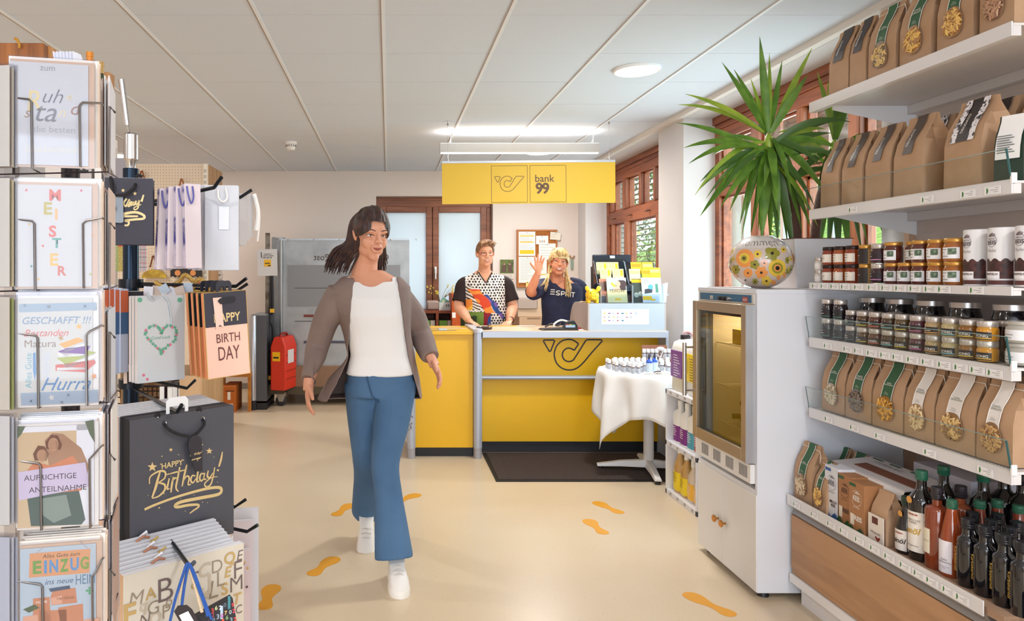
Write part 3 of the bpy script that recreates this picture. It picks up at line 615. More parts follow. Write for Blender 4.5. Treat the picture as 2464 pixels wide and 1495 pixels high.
t = thing('wall_calendar', 'wall calendar with photo of two animals beside the pinboard', 'calendar', (X(1220, 8.98), 8.985, Z(671, 8.98)))
w, h_ = 32*8.98/F, 46*8.98/F; q = h_*.62
MB().box(-w/2, w/2, -.002, 0, 0, h_).build('sheet', mat('#e0d2c4', .7), t)
MB().box(-w/2, w/2, -.004, -.002, h_-w*1.04, h_).build('photo', mat('#2f3a22', .5, var=('#6a7a2c', 14, .4, .7)), t)
b = MB()
for sx, c in ((-1, .036), (1, .038)):
    b.flat(disc(sx*c, h_-w*.36, .022, 14), -.0045).flat([(sx*c-.03, h_-w*.95), (sx*c+.03, h_-w*.95), (sx*c+.026, h_-w*.5), (sx*c, h_-w*.3), (sx*c-.026, h_-w*.5)], -.0044)
b.build('bear_print', mat('#5f463c', .7), t)
b = MB(); [b.flat(disc(sx*.034, h_-w*.34, .011, 10), -.0048) for sx in (-1, 1)]; b.build('muzzle_print', mat('#b89478', .7), t)
b = MB(); [b.box(-w*.4, w*.4, -.003, -.002, .014+.012*k, .017+.012*k) for k in range(4)]; b.build('date_lines', mat('#8c8078', .7), t)
t = thing('wall_thermometer', 'small green ornament on the wall right of the pinboard', 'wall ornament', (X(1376, 8.98), 8.985, Z(648, 8.98)))
MB().box(-.014, .014, -.012, 0, 0, .13).build('body', mat('#8fa592', .5), t); MB().tube(spline([(-.03, -.006, .17), (-.01, -.006, .14), (.0, -.006, .13), (.01, -.006, .14), (.035, -.006, .165)], 4), .008, 8).build('horns', mat('#a57a52', .6), t)

# brown shelf cabinet under the back window with boxes
RB = mat('#8c4420', .45, wood=('#6a2e12', 0, 1.0)); ORB = mat('#d9661f', .55)
xa, xb = X(968, 8.4), X(1096, 8.4); t = thing('sideboard', 'red-brown open sideboard under the frosted window behind the counter', 'sideboard', ((xa+xb)/2, 8.4, 0)); w = (xb-xa)/2; zt = Z(748, 8.4)
b = MB(); b.box(-w, w, 0, .45, zt-.03, zt)
b.box(-w, w, .42, .45, 0, zt)
for k in range(4): x = -w+k*(2*w-.03)/3; b.box(x, x+.03, 0, .45, 0, zt-.03)
b.box(-w, w, 0, .45, .32, .34); b.build('carcass', RB, t)
for k in range(3):
    x0 = -w+.04+k*(2*w-.03)/3; x1 = x0+(2*w-.03)/3-.05
    o = thing('green_box' , '%s green file box from the left in the sideboard' % ORD[k], 'file box', (t.location.x+x0, 8.42, .34)); wz = Z(772, 8.4)-.34
    MB().box(.0, (x1-x0)*.62, 0, .3, 0, wz).build('box_body', mat('#5d8a2e', .5), o); MB().box((x1-x0)*.66, x1-x0, .01, .3, 0, wz).build('sleeve', mat('#b9aaa2', .5), o)
    o['group'] = 'green file boxes in the sideboard'; o.name = 'file_box'
def simple(name, label, cat, x0, x1, y0, y1, z0, z1, m, bevel=.003, group=None):
    o = thing(name, label, cat, ((x0+x1)/2, (y0+y1)/2, z0), group=group)
    w_, d_ = (x1-x0)/2, (y1-y0)/2; MB().box(-w_, w_, -d_, d_, 0, z1-z0).build('body', m, o, bevel=bevel); return o
o = simple('orange_panel', 'orange-brown cupboard standing behind the woman in dotted blouse', 'cupboard', X(1087, 8.3), X(1130, 8.3), 8.28, 8.7, 0, Z(707, 8.3), mat('#c9591c', .5, wood=('#a84412', 2, 1.0))); MB().box(-.1, -.06, -.215, -.21, Z(765, 8.3), Z(752, 8.3)).build('barcode_label', PAPER, o); o.name = 'cupboard'
o = simple('grey_bin', 'taupe rounded box standing on the sideboard by the window post', 'box', X(1027, 8.5), X(1056, 8.5), 8.5, 8.65, zt, Z(724, 8.5), mat('#b09a90', .5), .02); o.name = 'storage_box'
t = thing('greeting_picture', 'picture card of a green house and white hills on the window sill', 'picture card', (X(1071, 8.5), 8.52, zt)); k = 8.5/F
b = MB(); b.box(-14*k, 14*k, 0, .01, 0, 18*k); b.prism([(-14*k, 18*k), (14*k, 18*k), (-4*k, 34*k)], 'y', 0, .01); b.build('card', mat('#dfe8ea', .6), t)
MB().flat([(-13*k, 19*k), (12*k, 19*k), (-4*k, 33*k)], -.001).build('roof_print', mat('#7fb5ac', .6), t); MB().flat(star(-4*k, 22*k, 4*k, 6), -.002).build('flower_print', mat('#f2eaa0', .6), t)
b = MB(); [b.flat(disc((4+5*i)*k, 12*k, 2*k, 8), -.001).box((4+5*i)*k-.003, (4+5*i)*k+.003, -.001, 0, 7*k, 12*k) for i in range(2)]; b.build('tree_print', mat('#3f6a5c', .6), t)
t = thing('dry_twigs', 'yellow blossom twigs in a small vase on the window sill', 'twigs', (X(1060, 8.7), 8.72, zt)); b = MB(); rr = random.Random(4); fl_ = MB()
b.lathe([(.001, 0), (.02, 0), (.024, .05), (.014, .09)], 12)
for sx, n in ((-1, 8), (1, 8)):
    for i in range(n):
        e = Vector((sx*rr.uniform(.02, .17), rr.uniform(-.02, .02), rr.uniform(.16, .3))); b.tube([(0, 0, .08), e*.5+Vector((0, 0, .06)), e], .002, 4); fl_.ell(e, .011, 6, 4); fl_.ell(e*.85+Vector((.01, 0, .02)), .009, 6, 4)
b.build('twig', mat('#7a6a4a', .7), t); fl_.build('blossom', mat('#e8cf5a', .6), t)
# grey office boxes behind the two women
o = simple('letter_tray', 'grey flat letter tray on top of the stack behind the counter', 'letter tray', X(1243, 8.4), X(1288, 8.4), 8.3, 8.7, Z(742, 8.4), Z(719, 8.4), mat('#a9978c', .5))
o = simple('archive_box', 'beige upper archive box between the two staff', 'archive box', X(1243, 8.4), X(1312, 8.4), 8.32, 8.8, Z(762, 8.4), Z(742, 8.4), mat('#c6a98c', .6))
o = simple('archive_box', 'beige lower archive box with notched lid between the two staff', 'archive box', X(1246, 8.4), X(1312, 8.4), 8.3, 8.8, .45, Z(762.6, 8.4), mat('#bd9c7c', .6)); MB().box(-.07, .08, -.252, -.25, Z(767, 8.4)-.45, Z(763.5, 8.4)-.45).build('notch', mat('#8a6c52', .7), o)
o = simple('low_cabinet', 'beige cabinet under the archive boxes behind the counter', 'cabinet', X(1225, 8.4), X(1400, 8.4), 8.28, 8.85, 0, .45, mat('#b59678', .6))
o = simple('paper_shredder', 'beige machine right of the letter tray by the blond woman', 'office machine', X(1290, 8.4), X(1304, 8.4), 8.33, 8.7, Z(742, 8.4), Z(715, 8.4), mat('#c2a88e', .5)); o.name = 'office_machine'

# ================================================================ floor things
t = thing('doormat', 'dark brown ribbed doormat on the floor before the counter', 'doormat', (0, 0, 0))
y0, y1 = 4.98, 5.76; b = MB(); q = [(X(1193, 4.985), 4.96), (X(1700, 4.985), 4.96), (X(1700, 4.985), y1), (X(1160, 5.76), y1)]
b.prism(q, 'z', 0, .006); b.build('rubber_edge', mat('#1f1a19', .7), t)
q2 = [(q[0][0]+.02, q[0][1]+.03), (q[1][0]-.03, q[1][1]+.03), (q[2][0]-.03, q[2][1]-.02), (q[3][0]+.03, q[3][1]-.02)]
b = MB(); b.prism(q2, 'z', .006, .010); b.build('pile', mat('#4a3c38', .95, bump=(220, .8, .004), var=('#382d2b', 160, .4, .6)), t)
FOOT = mat('#dd991c', .45)
def sole():
    L = spline([(-.035, -.14), (.0, -.155), (.035, -.14), (.042, -.1), (.03, -.05), (.026, -.01), (.04, .04), (.056, .09), (.045, .14), (.01, .16), (-.03, .148), (-.05, .1), (-.045, .04), (-.028, -.01), (-.03, -.06), (-.043, -.1)], 4, True)
    return MB().prism(L, 'z', .0004, .0012).mesh('foot_sticker', FOOT)
sm = sole()
FT = [((645, 1437), .0, 'yellow footprint sticker at the lower left, next to the bag stand', 1), ((778, 1363), -.42, 'yellow footprint sticker left of the walking woman\'s front shoe', 1), ((826, 1227), -.38, 'yellow footprint sticker left of the walking woman\'s back foot', 1), ((978, 1200), -.68, 'yellow footprint sticker right of the woman, level with her calf', 1),
      ((1463, 1222), .42, 'yellow footprint sticker on the right nearest the doormat', 1), ((1433, 1268), .15, 'yellow footprint sticker just below the doormat pair, turned straighter', 1), ((1706, 1455), .5, 'yellow footprint sticker before the fridge, nearest the camera', 1)]
for (px, py), a, lab, s in FT:
    Y = H*F/(py-CY); o = put('footprint_sticker', sm); o.location = (X(px, Y), Y, 0); o.rotation_euler = (0, 0, a); tag(o, lab, 'floor sticker', 'footprint stickers on the floor'); o.scale = (.8, .8, 1)

# ================================================================ steel roll container and its neighbours
YG = 7.95; GALV = mat('#b4b7ba', .42, .55, var=('#989ca0', 5, .3, .7), bump=(30, .1, .002))
x0, x1 = X(650, YG), X(985, YG); zt = Z(570, YG); zb = Z(940, YG)
t = thing('roll_container', 'tall galvanised steel roll container with the word Post mirrored', 'roll container', ((x0+x1)/2, YG, 0)); w = (x1-x0)/2
b = MB(); b.box(-w+.12, w, .0, .02, zb, zt-.02); b.box(-w+.0, -w+.13, .1, .75, zb, zt); b.box(-w+.1, w, .72, .75, zb, zt); b.build('side_sheet', GALV, t)
b = MB()
for z in (zt-.02, ): b.box(-w+.1, w, -.012, .03, z-.02, z)
b.tube([(-w+.12, .0, zb), (-w+.12, 0, zt-.03)], .016, 8); b.tube([(-w+.02, .1, zt+.0), (-w+.13, .0, zt-.02)], .012, 6); b.box(-w+.15, -w+.16, -.004, 0, zb, zt-.04)
b.build('corner_tube', mat('#a9adb1', .35, .8), t)
b = MB(); [b.ell((-w+.2+.28*k, -.014, zt-.03), .009, 8, 6) for k in range(6)]; b.build('rivet', mat('#c9c3b8', .3, .8), t)
MB().box(-w+.19, w-.1, -.006, 0, Z(738, YG), Z(638, YG)).build('panel_plate', mat('#8e9094', .5, .5), t)
for z0 in (Z(694, YG), Z(774, YG)): MB().box(-w+.27, w-.3, -.008, -.004, z0, z0+.006).build('slit', mat('#3b3c40', .6), t)
for z0, c in ((Z(760, YG), '#7d3a34'), (Z(823, YG), '#4b4c60')): MB().tube([(-w+.37, -.012, z0), (w-.4, -.012, z0)], .013, 8).build('coloured_bar', mat(c, .5), t)
text('\u00d6sterreichische Post', mat('#4c3c36', .6), t, (X(845, YG)-t.location.x, -.008, Z(617.5, YG)), .82, xdir=(-1, 0, 0))
xp = X(644.5, YG-.15)-t.location.x
MB().box(xp-.022, xp+.022, -.18, -.14, .16, Z(561, YG-.15)).build('gate_post', mat('#8d877e', .5, .6, var=('#5f5146', 12, .35, .6)), t)
b = MB(); b.box(-w-.06, -w+.18, -.2, -.1, .14, .24); b.box(-w, w, -.1, .75, .12, .2); b.build('base_frame', mat('#59503f', .6, .4), t)
for x, y in ((-w+.14, -.12), (w-.1, -.1), (-w+.14, .6), (w-.1, .6)):
    c = MB(); c.prism([(x-.06, .15), (x+.06, .15), (x+.02, .05), (x-.02, .05)], 'y', y-.03, y-.02).prism([(x-.06, .15), (x+.06, .15), (x+.02, .05), (x-.02, .05)], 'y', y+.02, y+.03); co = c.build('caster', mat('#9c9384', .45, .7), t)
    M_ = Matrix.Translation((x, y, .06)) @ Matrix.Rotation(PI/2, 4, 'X'); MB().lathe([(.012, -.018), (.045, -.018), (.06, -.012), (.06, .012), (.045, .018), (.012, .018)], 22, M=M_).build('wheel', mat('#2a282b', .5), co)
# carton stacked in the container's foot
b = MB(); b.box(-w+.22, w-.25, -.09, .0, .2, .42); b.build('carton_ledge', mat('#8a6e58', .8), t)
ST = mat('#15151b', .7); t2 = thing('lashing_strap', 'black lashing strap with yellow buckles hanging from the container post', 'strap', (X(650, 7.74), 7.74, 0))
zt2 = Z(663, 7.74)
b = MB(); b.tube(spline([(.02, 0, zt2), (.025, 0, zt2-.3), (.02, 0, zt2-.42)], 5), .016, 6); b.tube(spline([(.01, .01, zt2), (-.0, .0, Z(745, 7.74)), (-.02, 0, Z(790, 7.74)), (-.04, 0, Z(825, 7.74)), (0, 0, Z(870, 7.74)), (.0, 0, Z(920, 7.74))], 6), .017, 6); b.tube(spline([(.0, 0, Z(775, 7.74)), (.03, 0, Z(800, 7.74)), (.01, 0, Z(915, 7.74))], 5), .014, 6); b.build('webbing', ST, t2)
for px, py in ((655, 748), (639, 827), (651, 909)): MB().box(-.022, .022, -.03, -.015, -.02, .02).build('buckle', mat('#f0b41c', .4), t2).location = (X(px, 7.72)-t2.location.x, 0, Z(py, 7.72))
t2 = thing('container_tag', 'white transport card with a yellow sticker on the container post', 'card', (X(644, 7.7), 7.7, Z(664, 7.7)), ry=-.02); k = 7.7/F
MB().box(-24*k, 24*k, -.003, 0, 0, 64*k).build('card', mat('#dcdcdf', .5), t2)
text('PAKETE +\nV-RETOUREN', INK, t2, (2*k, -.0036, 50*k), 27*k, bold=.02)
b = MB(); [b.box((-12+2.6*i)*k, (-11.2+2.6*i+(i % 3)*.5)*k, -.0036, -.003, 42*k, 45*k) for i in range(9)]; b.box(-15*k, -13*k, -.0036, -.003, 44*k, 57*k); b.build('barcode', INK, t2)
o = MB().box(-8*k, 9*k, -.004, -.003, 22*k, 39*k).build('yellow_sticker', YEL, t2); b = MB(); b.box(-6*k, 6*k, -.0046, -.004, 29*k, 31*k).box(2*k, 7*k, -.0046, -.004, 23*k, 26*k); b.build('sticker_print', INK, o)
def canister(lab, x, y, z, h_, w_, d_, rz, col):
    t = thing('storage_case', lab, 'case', (x, y, z), rz=rz)
    a = .3; prof = [(-w_/2, 0), (w_/2, 0), (w_/2, h_*.82), (w_*.28, h_), (-w_*.28, h_), (-w_/2, h_*.82)]
    MB().prism(prof, 'y', 0, d_).build('case_body', mat(col, .45), t, bevel=.012)
    b = MB(); [b.box(-w_/2-.003, w_/2+.003, .02, d_-.02, h_*q, h_*q+.01) for q in (.2, .35, .5, .65)]; b.build('rib', mat('#9c2417', .5), t)
    MB().tube(spline([(0, d_*.2, h_-.01), (0, d_*.3, h_+.025), (0, d_*.7, h_+.025), (0, d_*.8, h_-.01)], 4), .014, 8).build('handle', mat('#8d2218', .4), t)
    MB().box(-.06, .025, -.003, 0, h_*.55, h_*.72).at(1).box(-.05, .01, -.0045, -.003, h_*.6, h_*.63).build('label_sticker', [YEL, INK], t)
    MB().box(w_/2, w_/2+.004, d_*.2, d_*.7, h_*.5, h_*.75).build('side_label', mat('#d9d0d0', .5), t)
canister('red plastic case with yellow sticker standing in the roll container', X(672, 7.7), 7.6, .2, .56, .17, .32, -.25, '#d2331c')
o = simple('red_crate', 'red crate on the floor seen behind the walking woman\'s legs', 'crate', X(940, 7.4), X(976, 7.4), 7.4, 7.8, Z(972, 7.4) if Z(972, 7.4) > 0 else 0, Z(916, 7.4), mat('#d2452c', .5))
# grey cabinet with rounded steel edge, left of the container
YK = 7.6; t = thing('steel_cabinet', 'dark grey cabinet with rounded silver edge left of the roll container', 'cabinet', (X(622, YK), YK, 0)); k = YK/F; zt = Z(760, YK)
MB().box(-8*k, 20*k, .0, .5, .07, zt).build('side_panel', mat('#55565c', .4, .3), t)
b = MB(); b.lathe([(.0005, zt), (.033, zt), (.035, zt-.004), (.035, .1), (.0005, .1)], 20, (-13*k, 0, 0)); b.build('rounded_post', mat('#b9bac0', .28, .7), t)
b = MB(); b.box(-17*k, 20*k, -.0, .5, 0, .09).lathe([(.001, .095), (.038, .095), (.038, 0)], 18, (-13*k, 0, 0)); b.build('plinth', mat('#1d1b20', .5), t)
MB().box(-17*k, 20*k, -.01, .5, zt, zt+.012).build('top', mat('#8d8e94', .4, .4), t)
YO = 7.5; OW = mat('#c9832e', .5, wood=('#a9651c', 0, 1.0)); t = thing('wooden_table', 'low orange wooden table at the rear left', 'table', (X(560, YO), YO, 0)); k = YO/F; zt = Z(896, YO)
MB().box(-50*k, 43*k, 0, .5, zt-.05, zt).build('table_top', OW, t)
for x in (-50, 36): MB().box(x*k, (x+7)*k, 0, .05, 0, zt-.05).build('leg', OW, t); MB().box(x*k, (x+7)*k, .45, .5, 0, zt-.05).build('leg', OW, t)
o = simple('carton', 'orange carton with white labels under the low wooden table', 'carton', X(537, YO), X(568, YO), 7.45, 7.8, 0, Z(928, YO), mat('#c0661c', .6)); MB().box(-.01, .02, -.178, -.175, .13, .21).box(.0, .045, -.178, -.175, .03, .09).build('paper_label', PAPER, o)
MB().box(-.03, .06, -.176, -.175, .215, .225).build('slot', mat('#5a2c10', .6), o)
# ================================================================ people
def ring(cx, cy, z, rx, ry, n=28, p=2.3, tilt=0.):
    out = []
    for j in range(n):
        a = 2*PI*j/n; c, s = math.cos(a), math.sin(a)
        x = math.copysign(abs(c)**(2/p), c)*rx; y = math.copysign(abs(s)**(2/p), s)*ry
        out.append(Vector((cx+x, cy+y, z+x*tilt)))
    return out
def torso(mb, rows, g=0.): return mb.loft([ring(c[1], c[2], c[0], c[3]+g, c[4]+g, tilt=(c[5] if len(c) > 5 else 0)) for c in rows])
def limb(mb, pts, rs, n=5, seg=14):
    q = spline([tuple(p)+(r,) for p, r in zip(pts, rs)], n); return mb.tube([p[:3] for p in q], [p[3] for p in q], seg)
def headM(c, yaw=0, pitch=0, roll=0): return Matrix.Translation(c) @ Matrix.Rotation(yaw, 4, 'Z') @ Matrix.Rotation(roll, 4, 'Y') @ Matrix.Rotation(pitch, 4, 'X')
def head_mesh(M, sc=1., jaw=1.):
    m = MB(); R3 = M.to_3x3()*sc
    def e(c, r, rot=None): m.ell(M @ (Vector(c)*sc), r, 20, 14, R3 @ rot if rot else R3)
    e((0, .012, .03), (.073, .092, .088)); e((0, -.016, -.03), (.060*jaw, .066, .082)); e((0, -.052, -.092), (.027*jaw, .026, .022))
    e((0, -.05, .035), (.052, .036, .04))
    for s in (-1, 1):
        e((s*.033, -.050, -.028), (.027, .024, .030)); e((s*.076, .012, -.004), (.009, .018, .031), Matrix.Rotation(s*.25, 3, 'Y')); e((s*.036*jaw, -.008, -.062), (.022, .045, .034))
        e((s*.011, -.094, -.02), (.009, .011, .008)); e((s*.03, -.070, .024), (.022, .014, .008)); e((s*.03, -.068, -.008), (.017, .013, .006))
    e((0, -.088, .0), (.010, .014, .026), Matrix.Rotation(-.25, 3, 'X')); e((0, -.1, -.018), (.0125, .012, .010)); e((0, -.078, -.05), (.03, .013, .018)); e((0, -.082, -.066), (.022, .009, .007))
    pts = [M @ (Vector(p)*sc) for p in ((0, .01, -.06), (0, .03, -.12), (0, .045, -.19))]
    m.tube(pts, [.055*sc, .054*sc, .064*sc], 18)
    return fuse(m, .0034, 9)
def hand(mb, M, s=1, curl=.35, spread=1., sc=1., thumb=.6):
    """palm from the wrist along +x, back of hand +z; s=+1 puts the thumb on -y"""
    T = lambda p: M @ (Vector(p)*sc)
    mb.ell(T((.045, 0, 0)), .04*sc, 16, 12, M.to_3x3() @ Matrix.Diagonal((1.15, .95, .36))); mb.tube([T((-.03, 0, 0)), T((.03, 0, 0))], [.024*sc, .026*sc], 12)
    for i, (y, l) in enumerate(((-.029, .068), (-.0095, .078), (.0105, .072), (.029, .056))):
        y *= s; a = (i-1.5)*.10*spread*s; p = Vector((.078, y, 0)); ps = [Vector((.05, y*.9, 0)), p]; th = 0
        for k, f in enumerate((.45, .32, .23)):
            th += curl*(1+.3*k); p = p+Vector((math.cos(th)*math.cos(a), math.sin(a)*.8, -math.sin(th)))*l*f; ps.append(p.copy())
        mb.tube([T(q) for q in ps], [.0095*sc, .0092*sc, .0085*sc, .0078*sc, .0062*sc], 10)
    ps = [Vector((.015, -s*.02, -.004)), Vector((.038, -s*.044, -.01)), Vector((.062, -s*(.05+.02*thumb), -.014)), Vector((.08, -s*(.05+.03*thumb), -.018))]
    mb.tube([T(q) for q in ps], [.013*sc, .0115*sc, .0095*sc, .0075*sc], 10)
def wristM(w, d, back):
    d = Vector(d).normalized(); b = Vector(back); b = (b-d*b.dot(d)).normalized(); y = b.cross(d)
    return Matrix(((d.x, y.x, b.x, w[0]), (d.y, y.y, b.y, w[1]), (d.z, y.z, b.z, w[2]), (0, 0, 0, 1)))
def joinm(name, mes, m, smooth=True):
    bm = bmesh.new()
    for me in mes: bm.from_mesh(me)
    out = bpy.data.meshes.new(name); bm.to_mesh(out); bm.free(); out.materials.append(m)
    out.polygons.foreach_set('use_smooth', [smooth]*len(out.polygons)); return out
def bvh_of(me): return BVHTree.FromPolygons([v.co.copy() for v in me.vertices], [tuple(p.vertices) for p in me.polygons])
def cut(me, pred):
    bm = bmesh.new(); bm.from_mesh(me); bmesh.ops.delete(bm, geom=[v for v in bm.verts if pred(v.co)], context='VERTS'); bm.to_mesh(me); bm.free(); return me
class Face:
    """places eyes, brows, mouth on the head's own surface"""
    def __init__(s, M, bvh, sc, parent, dy=0): s.M, s.b, s.sc, s.p = M, bvh, sc, parent; s.Mi = M.inverted(); s.d = (M.to_3x3() @ Vector((0, 1, 0))).normalized()
    def at(s, x, z, off=0.):
        o = s.M @ (Vector((x, -.25, z))*s.sc); h = s.b.ray_cast(o, s.d); p = h[0] if h[0] else s.M @ (Vector((x, -.08, z))*s.sc)
        return p - s.d*off
    def eyes(s, col, sq=.6, dx=.031, z=.006):
        for sx in (-1, 1):
            R3 = s.M.to_3x3()*s.sc; c = s.at(sx*dx, z, -.007*s.sc)
            o = MB().ell(c, (.0135, .0105, .0135*sq), 16, 10, R3).build('eye', mat('#f2ece6', .25, coat=.5), s.p)
            MB().ell(c-s.d*.0062*s.sc, (.0056, .0052, .0056*min(1, sq*1.5)), 12, 8, R3).build('iris', mat(col, .2, coat=.5), o)
            q = [s.at(sx*dx+t, z+.0135*sq*math.sqrt(max(0, 1-(t/.0165)**2))-.001, .0008) for t in (-.0165, -.011, -.005, .0, .005, .011, .0165)]
            MB().tube(q, [.0008*s.sc, .0018*s.sc, .0021*s.sc, .0021*s.sc, .0021*s.sc, .0019*s.sc, .001*s.sc], 6).build('lashes', mat('#4a3228', .6), o)
    def brows(s, col, z=.028, th=.0026):
        for sx in (-1, 1):
            q = [s.at(sx*t, z+k, .0012) for t, k in ((.014, -.001), (.023, .003), (.034, .005), (.045, .001))]; MB().tube(q, [th*.6, th, th, th*.4], 6).build('eyebrow', mat(col, .8), s.p)
    def smile(s, w=.025, z=-.055, open_=.006, lip='#b8695c', teeth=True):
        up = [s.at(t*w, z+.006*t*t-.0+(.0015 if abs(t) < .5 else 0), .001) for t in (-1, -.75, -.4, 0, .4, .75, 1)]
        lo = [s.at(t*w, z+.006*t*t-open_*(1-t*t)*1.5-.001, .001) for t in (-1, -.75, -.4, 0, .4, .75, 1)]
        k = s.sc; MB().tube(up, [.001*k, .0022*k, .003*k, .0026*k, .003*k, .0022*k, .001*k], 7).tube(lo, [.001*k, .0024*k, .0034*k, .0038*k, .0034*k, .0024*k, .001*k], 7).build('lips', mat(lip, .4), s.p)
        if teeth:
            m = MB(); m.add(up+lo, [(i, i+1, 8+i, 7+i) for i in range(6)]); m.build('teeth', mat('#f1ebe2', .3), s.p)
def hair_cap(M, sc, g=.009, hairline=None, seed=0, rough=.004, low=-.05, lift=0.):
    m = MB(); R3 = M.to_3x3()*sc
    m.ell(M @ (Vector((0, .014, .034+lift))*sc), (.073+g, .092+g, .088+g), 40, 30, R3)
    me = m.mesh('hair', mat('#000000')); me = m.mesh('hair', []) if 0 else me; me.materials.clear()
    o = bpy.data.objects.new('h', me); COL.objects.link(o); r = o.modifiers.new('r', 'REMESH'); r.mode = 'VOXEL'; r.voxel_size = .004; me = evalmesh(o); bpy.data.objects.remove(o)
    Mi = M.inverted()
    def pred(co):
        p = (Mi @ co)/sc; return hairline(p)
    cut(me, pred); soft(me, 10)
    for v in me.vertices:
        p = (Mi @ v.co)/sc; q = p-Vector((0, .014, .034)); n = q.normalized()
        s1 = noise.noise(Vector((p.x*70+seed, p.y*16, p.z*22)))*rough; s2 = noise.noise(Vector((p.x*25+seed, p.y*9, p.z*9)))*rough*1.6
        v.co += (M.to_3x3() @ n)*(s1+s2)*sc
    me.polygons.foreach_set('use_smooth', [True]*len(me.polygons)); return me
def hair_mat(a, b):
    return mat(a, .5, var=(b, 38, .35, .65), bump=(140, .6, .003))
SKIN = mat('#eab08f', .5, sub=.12, var=('#e39f7c', 9, .35, .6)); SKIN2 = mat('#e6a07c', .5, sub=.12, var=('#dd8f6b', 9, .35, .6)); SKIN3 = mat('#e0a183', .5, sub=.12)

# ---------------------------------------------------------------- woman in the dotted blouse
base = Vector((X(1166, 6.42), 6.45, 0)); kx = base.x
t1 = thing('person', 'smiling woman with short hair and red glasses in a black-and-white dotted blouse', 'person', base, group=None)
def L1(px, py, Y): return P(px, py, Y)-base
hc = L1(1167.5, 611.5, 6.40); HM = headM(hc, .10, .06, -.02); hs = .98
head = head_mesh(HM, hs, 1.06)
rows = [(.0+.86, 0, 0, .17, .13), (.95, 0, 0, .185, .145), (1.05, 0, -.005, .185, .15), (1.15, 0, -.01, .178, .145), (1.25, 0, -.012, .172, .135), (1.33, 0, -.0, .170, .115), (1.385, .0, .005, .155, .09), (1.425, .0, .01, .10, .07), (1.455, 0, .015, .06, .055)]
arms = {}
b = MB(); torso(b, rows)
shL, elL, wrL = L1(1118, 688, 6.46), L1(1105, 738, 6.42), L1(1128, 769, 6.2)
shR, elR, wrR = L1(1214, 686, 6.46), L1(1233, 737, 6.42), L1(1226, 767, 6.2)
wrL.z = wrR.z = CT+.04
for sh, el, wr in ((shL, elL, wrL), (shR, elR, wrR)): limb(b, [sh+Vector((0, 0, .0)), (sh+el)/2, el, (el+wr)/2+Vector((0, 0, -.0)), wr], [.062, .058, .05, .045, .028])
for sx in (-1, 1): limb(b, [(sx*.09, 0, .9), (sx*.095, 0, .5), (sx*.09, .02, .07)], [.095, .062, .045]); b.ell((sx*.09, -.05, .045), (.045, .12, .04))
body = fuse(b, .007, 5)
hb = MB(); hand(hb, wristM(wrL, (.5, -.55, -.25), (0, .15, 1)), -1, .25, 1.1, .95); hb2 = MB(); hand(hb2, wristM(wrR, (-.35, -.6, -.25), (0, .15, 1)), 1, .25, 1.1, .95)
bd = joinm('body', [body, head, fuse(hb, .003, 3), fuse(hb2, .003, 3)], SKIN); put('body', bd, t1)
fc = Face(HM, bvh_of(head), hs, t1); fc.eyes('#4a5a68', .6); fc.brows('#8a5f3c'); fc.smile(.024, -.053, .007)
# glasses
g = MB(); GL = mat('#b8453a', .35)
for sx in (-1, 1):
    q = [fc.at(sx*(.033+a*.026), .004+c*.017, .012) for a, c in [(math.copysign(abs(math.cos(w_))**.7, math.cos(w_)), math.copysign(abs(math.sin(w_))**.8, math.sin(w_))) for w_ in [2*PI*k/20 for k in range(20)]]]
    yy = sum((fc.Mi @ p).y for p in q)/20; q = [HM @ Vector(((fc.Mi @ p).x, yy, (fc.Mi @ p).z)) for p in q]
    g.tube(q, .0022, 6, closed=True); g.tube([HM @ (Vector((sx*.06, yy/hs, .01))*hs), HM @ (Vector((sx*.076, -.03, .012))*hs), HM @ (Vector((sx*.08, .02, .006))*hs)], .0022, 6)
g.tube([HM @ (Vector((-.009, yy/hs-.001, .008))*hs), HM @ (Vector((0, yy/hs-.003, .011))*hs), HM @ (Vector((.009, yy/hs-.001, .008))*hs)], .002, 6)
g.build('glasses', GL, t1)
HB = hair_mat('#9a6c42', '#5d3c22')
hm = hair_cap(HM, hs, .010, lambda p: (p.y < -.01 and p.z < .073-.25*max(0, abs(p.x)-.03)-(.0 if abs(p.x) < .05 else (abs(p.x)-.05)*2.2)) or p.z < -.045+.0 and p.y < .05 or p.z < -.07 or (p.y < .03 and p.z < .012), 3, .006)
ho = put('hair', hm, t1); hm.materials.append(HB)
b = MB(); rr = random.Random(5)
for i in range(90):    # swept-up quiff
    x = rr.uniform(-.058, .062); y0 = rr.uniform(-.088, .0); z0 = .108-abs(x)*.35+(y0+.05)*.18
    b.tube([HM @ (Vector(p)*hs) for p in spline([(x, y0, z0-.014), (x+.012, y0-.006+.01, z0+.010), (x+.028, y0+.03, z0+.018), (x+.038, y0+.06, z0+.006)], 3)], [.005]*7+[.004, .003, .001][:3] if 0 else [.0055*(1-k/11) for k in range(10)], 5)
b.build('hair_strands', HB, ho)
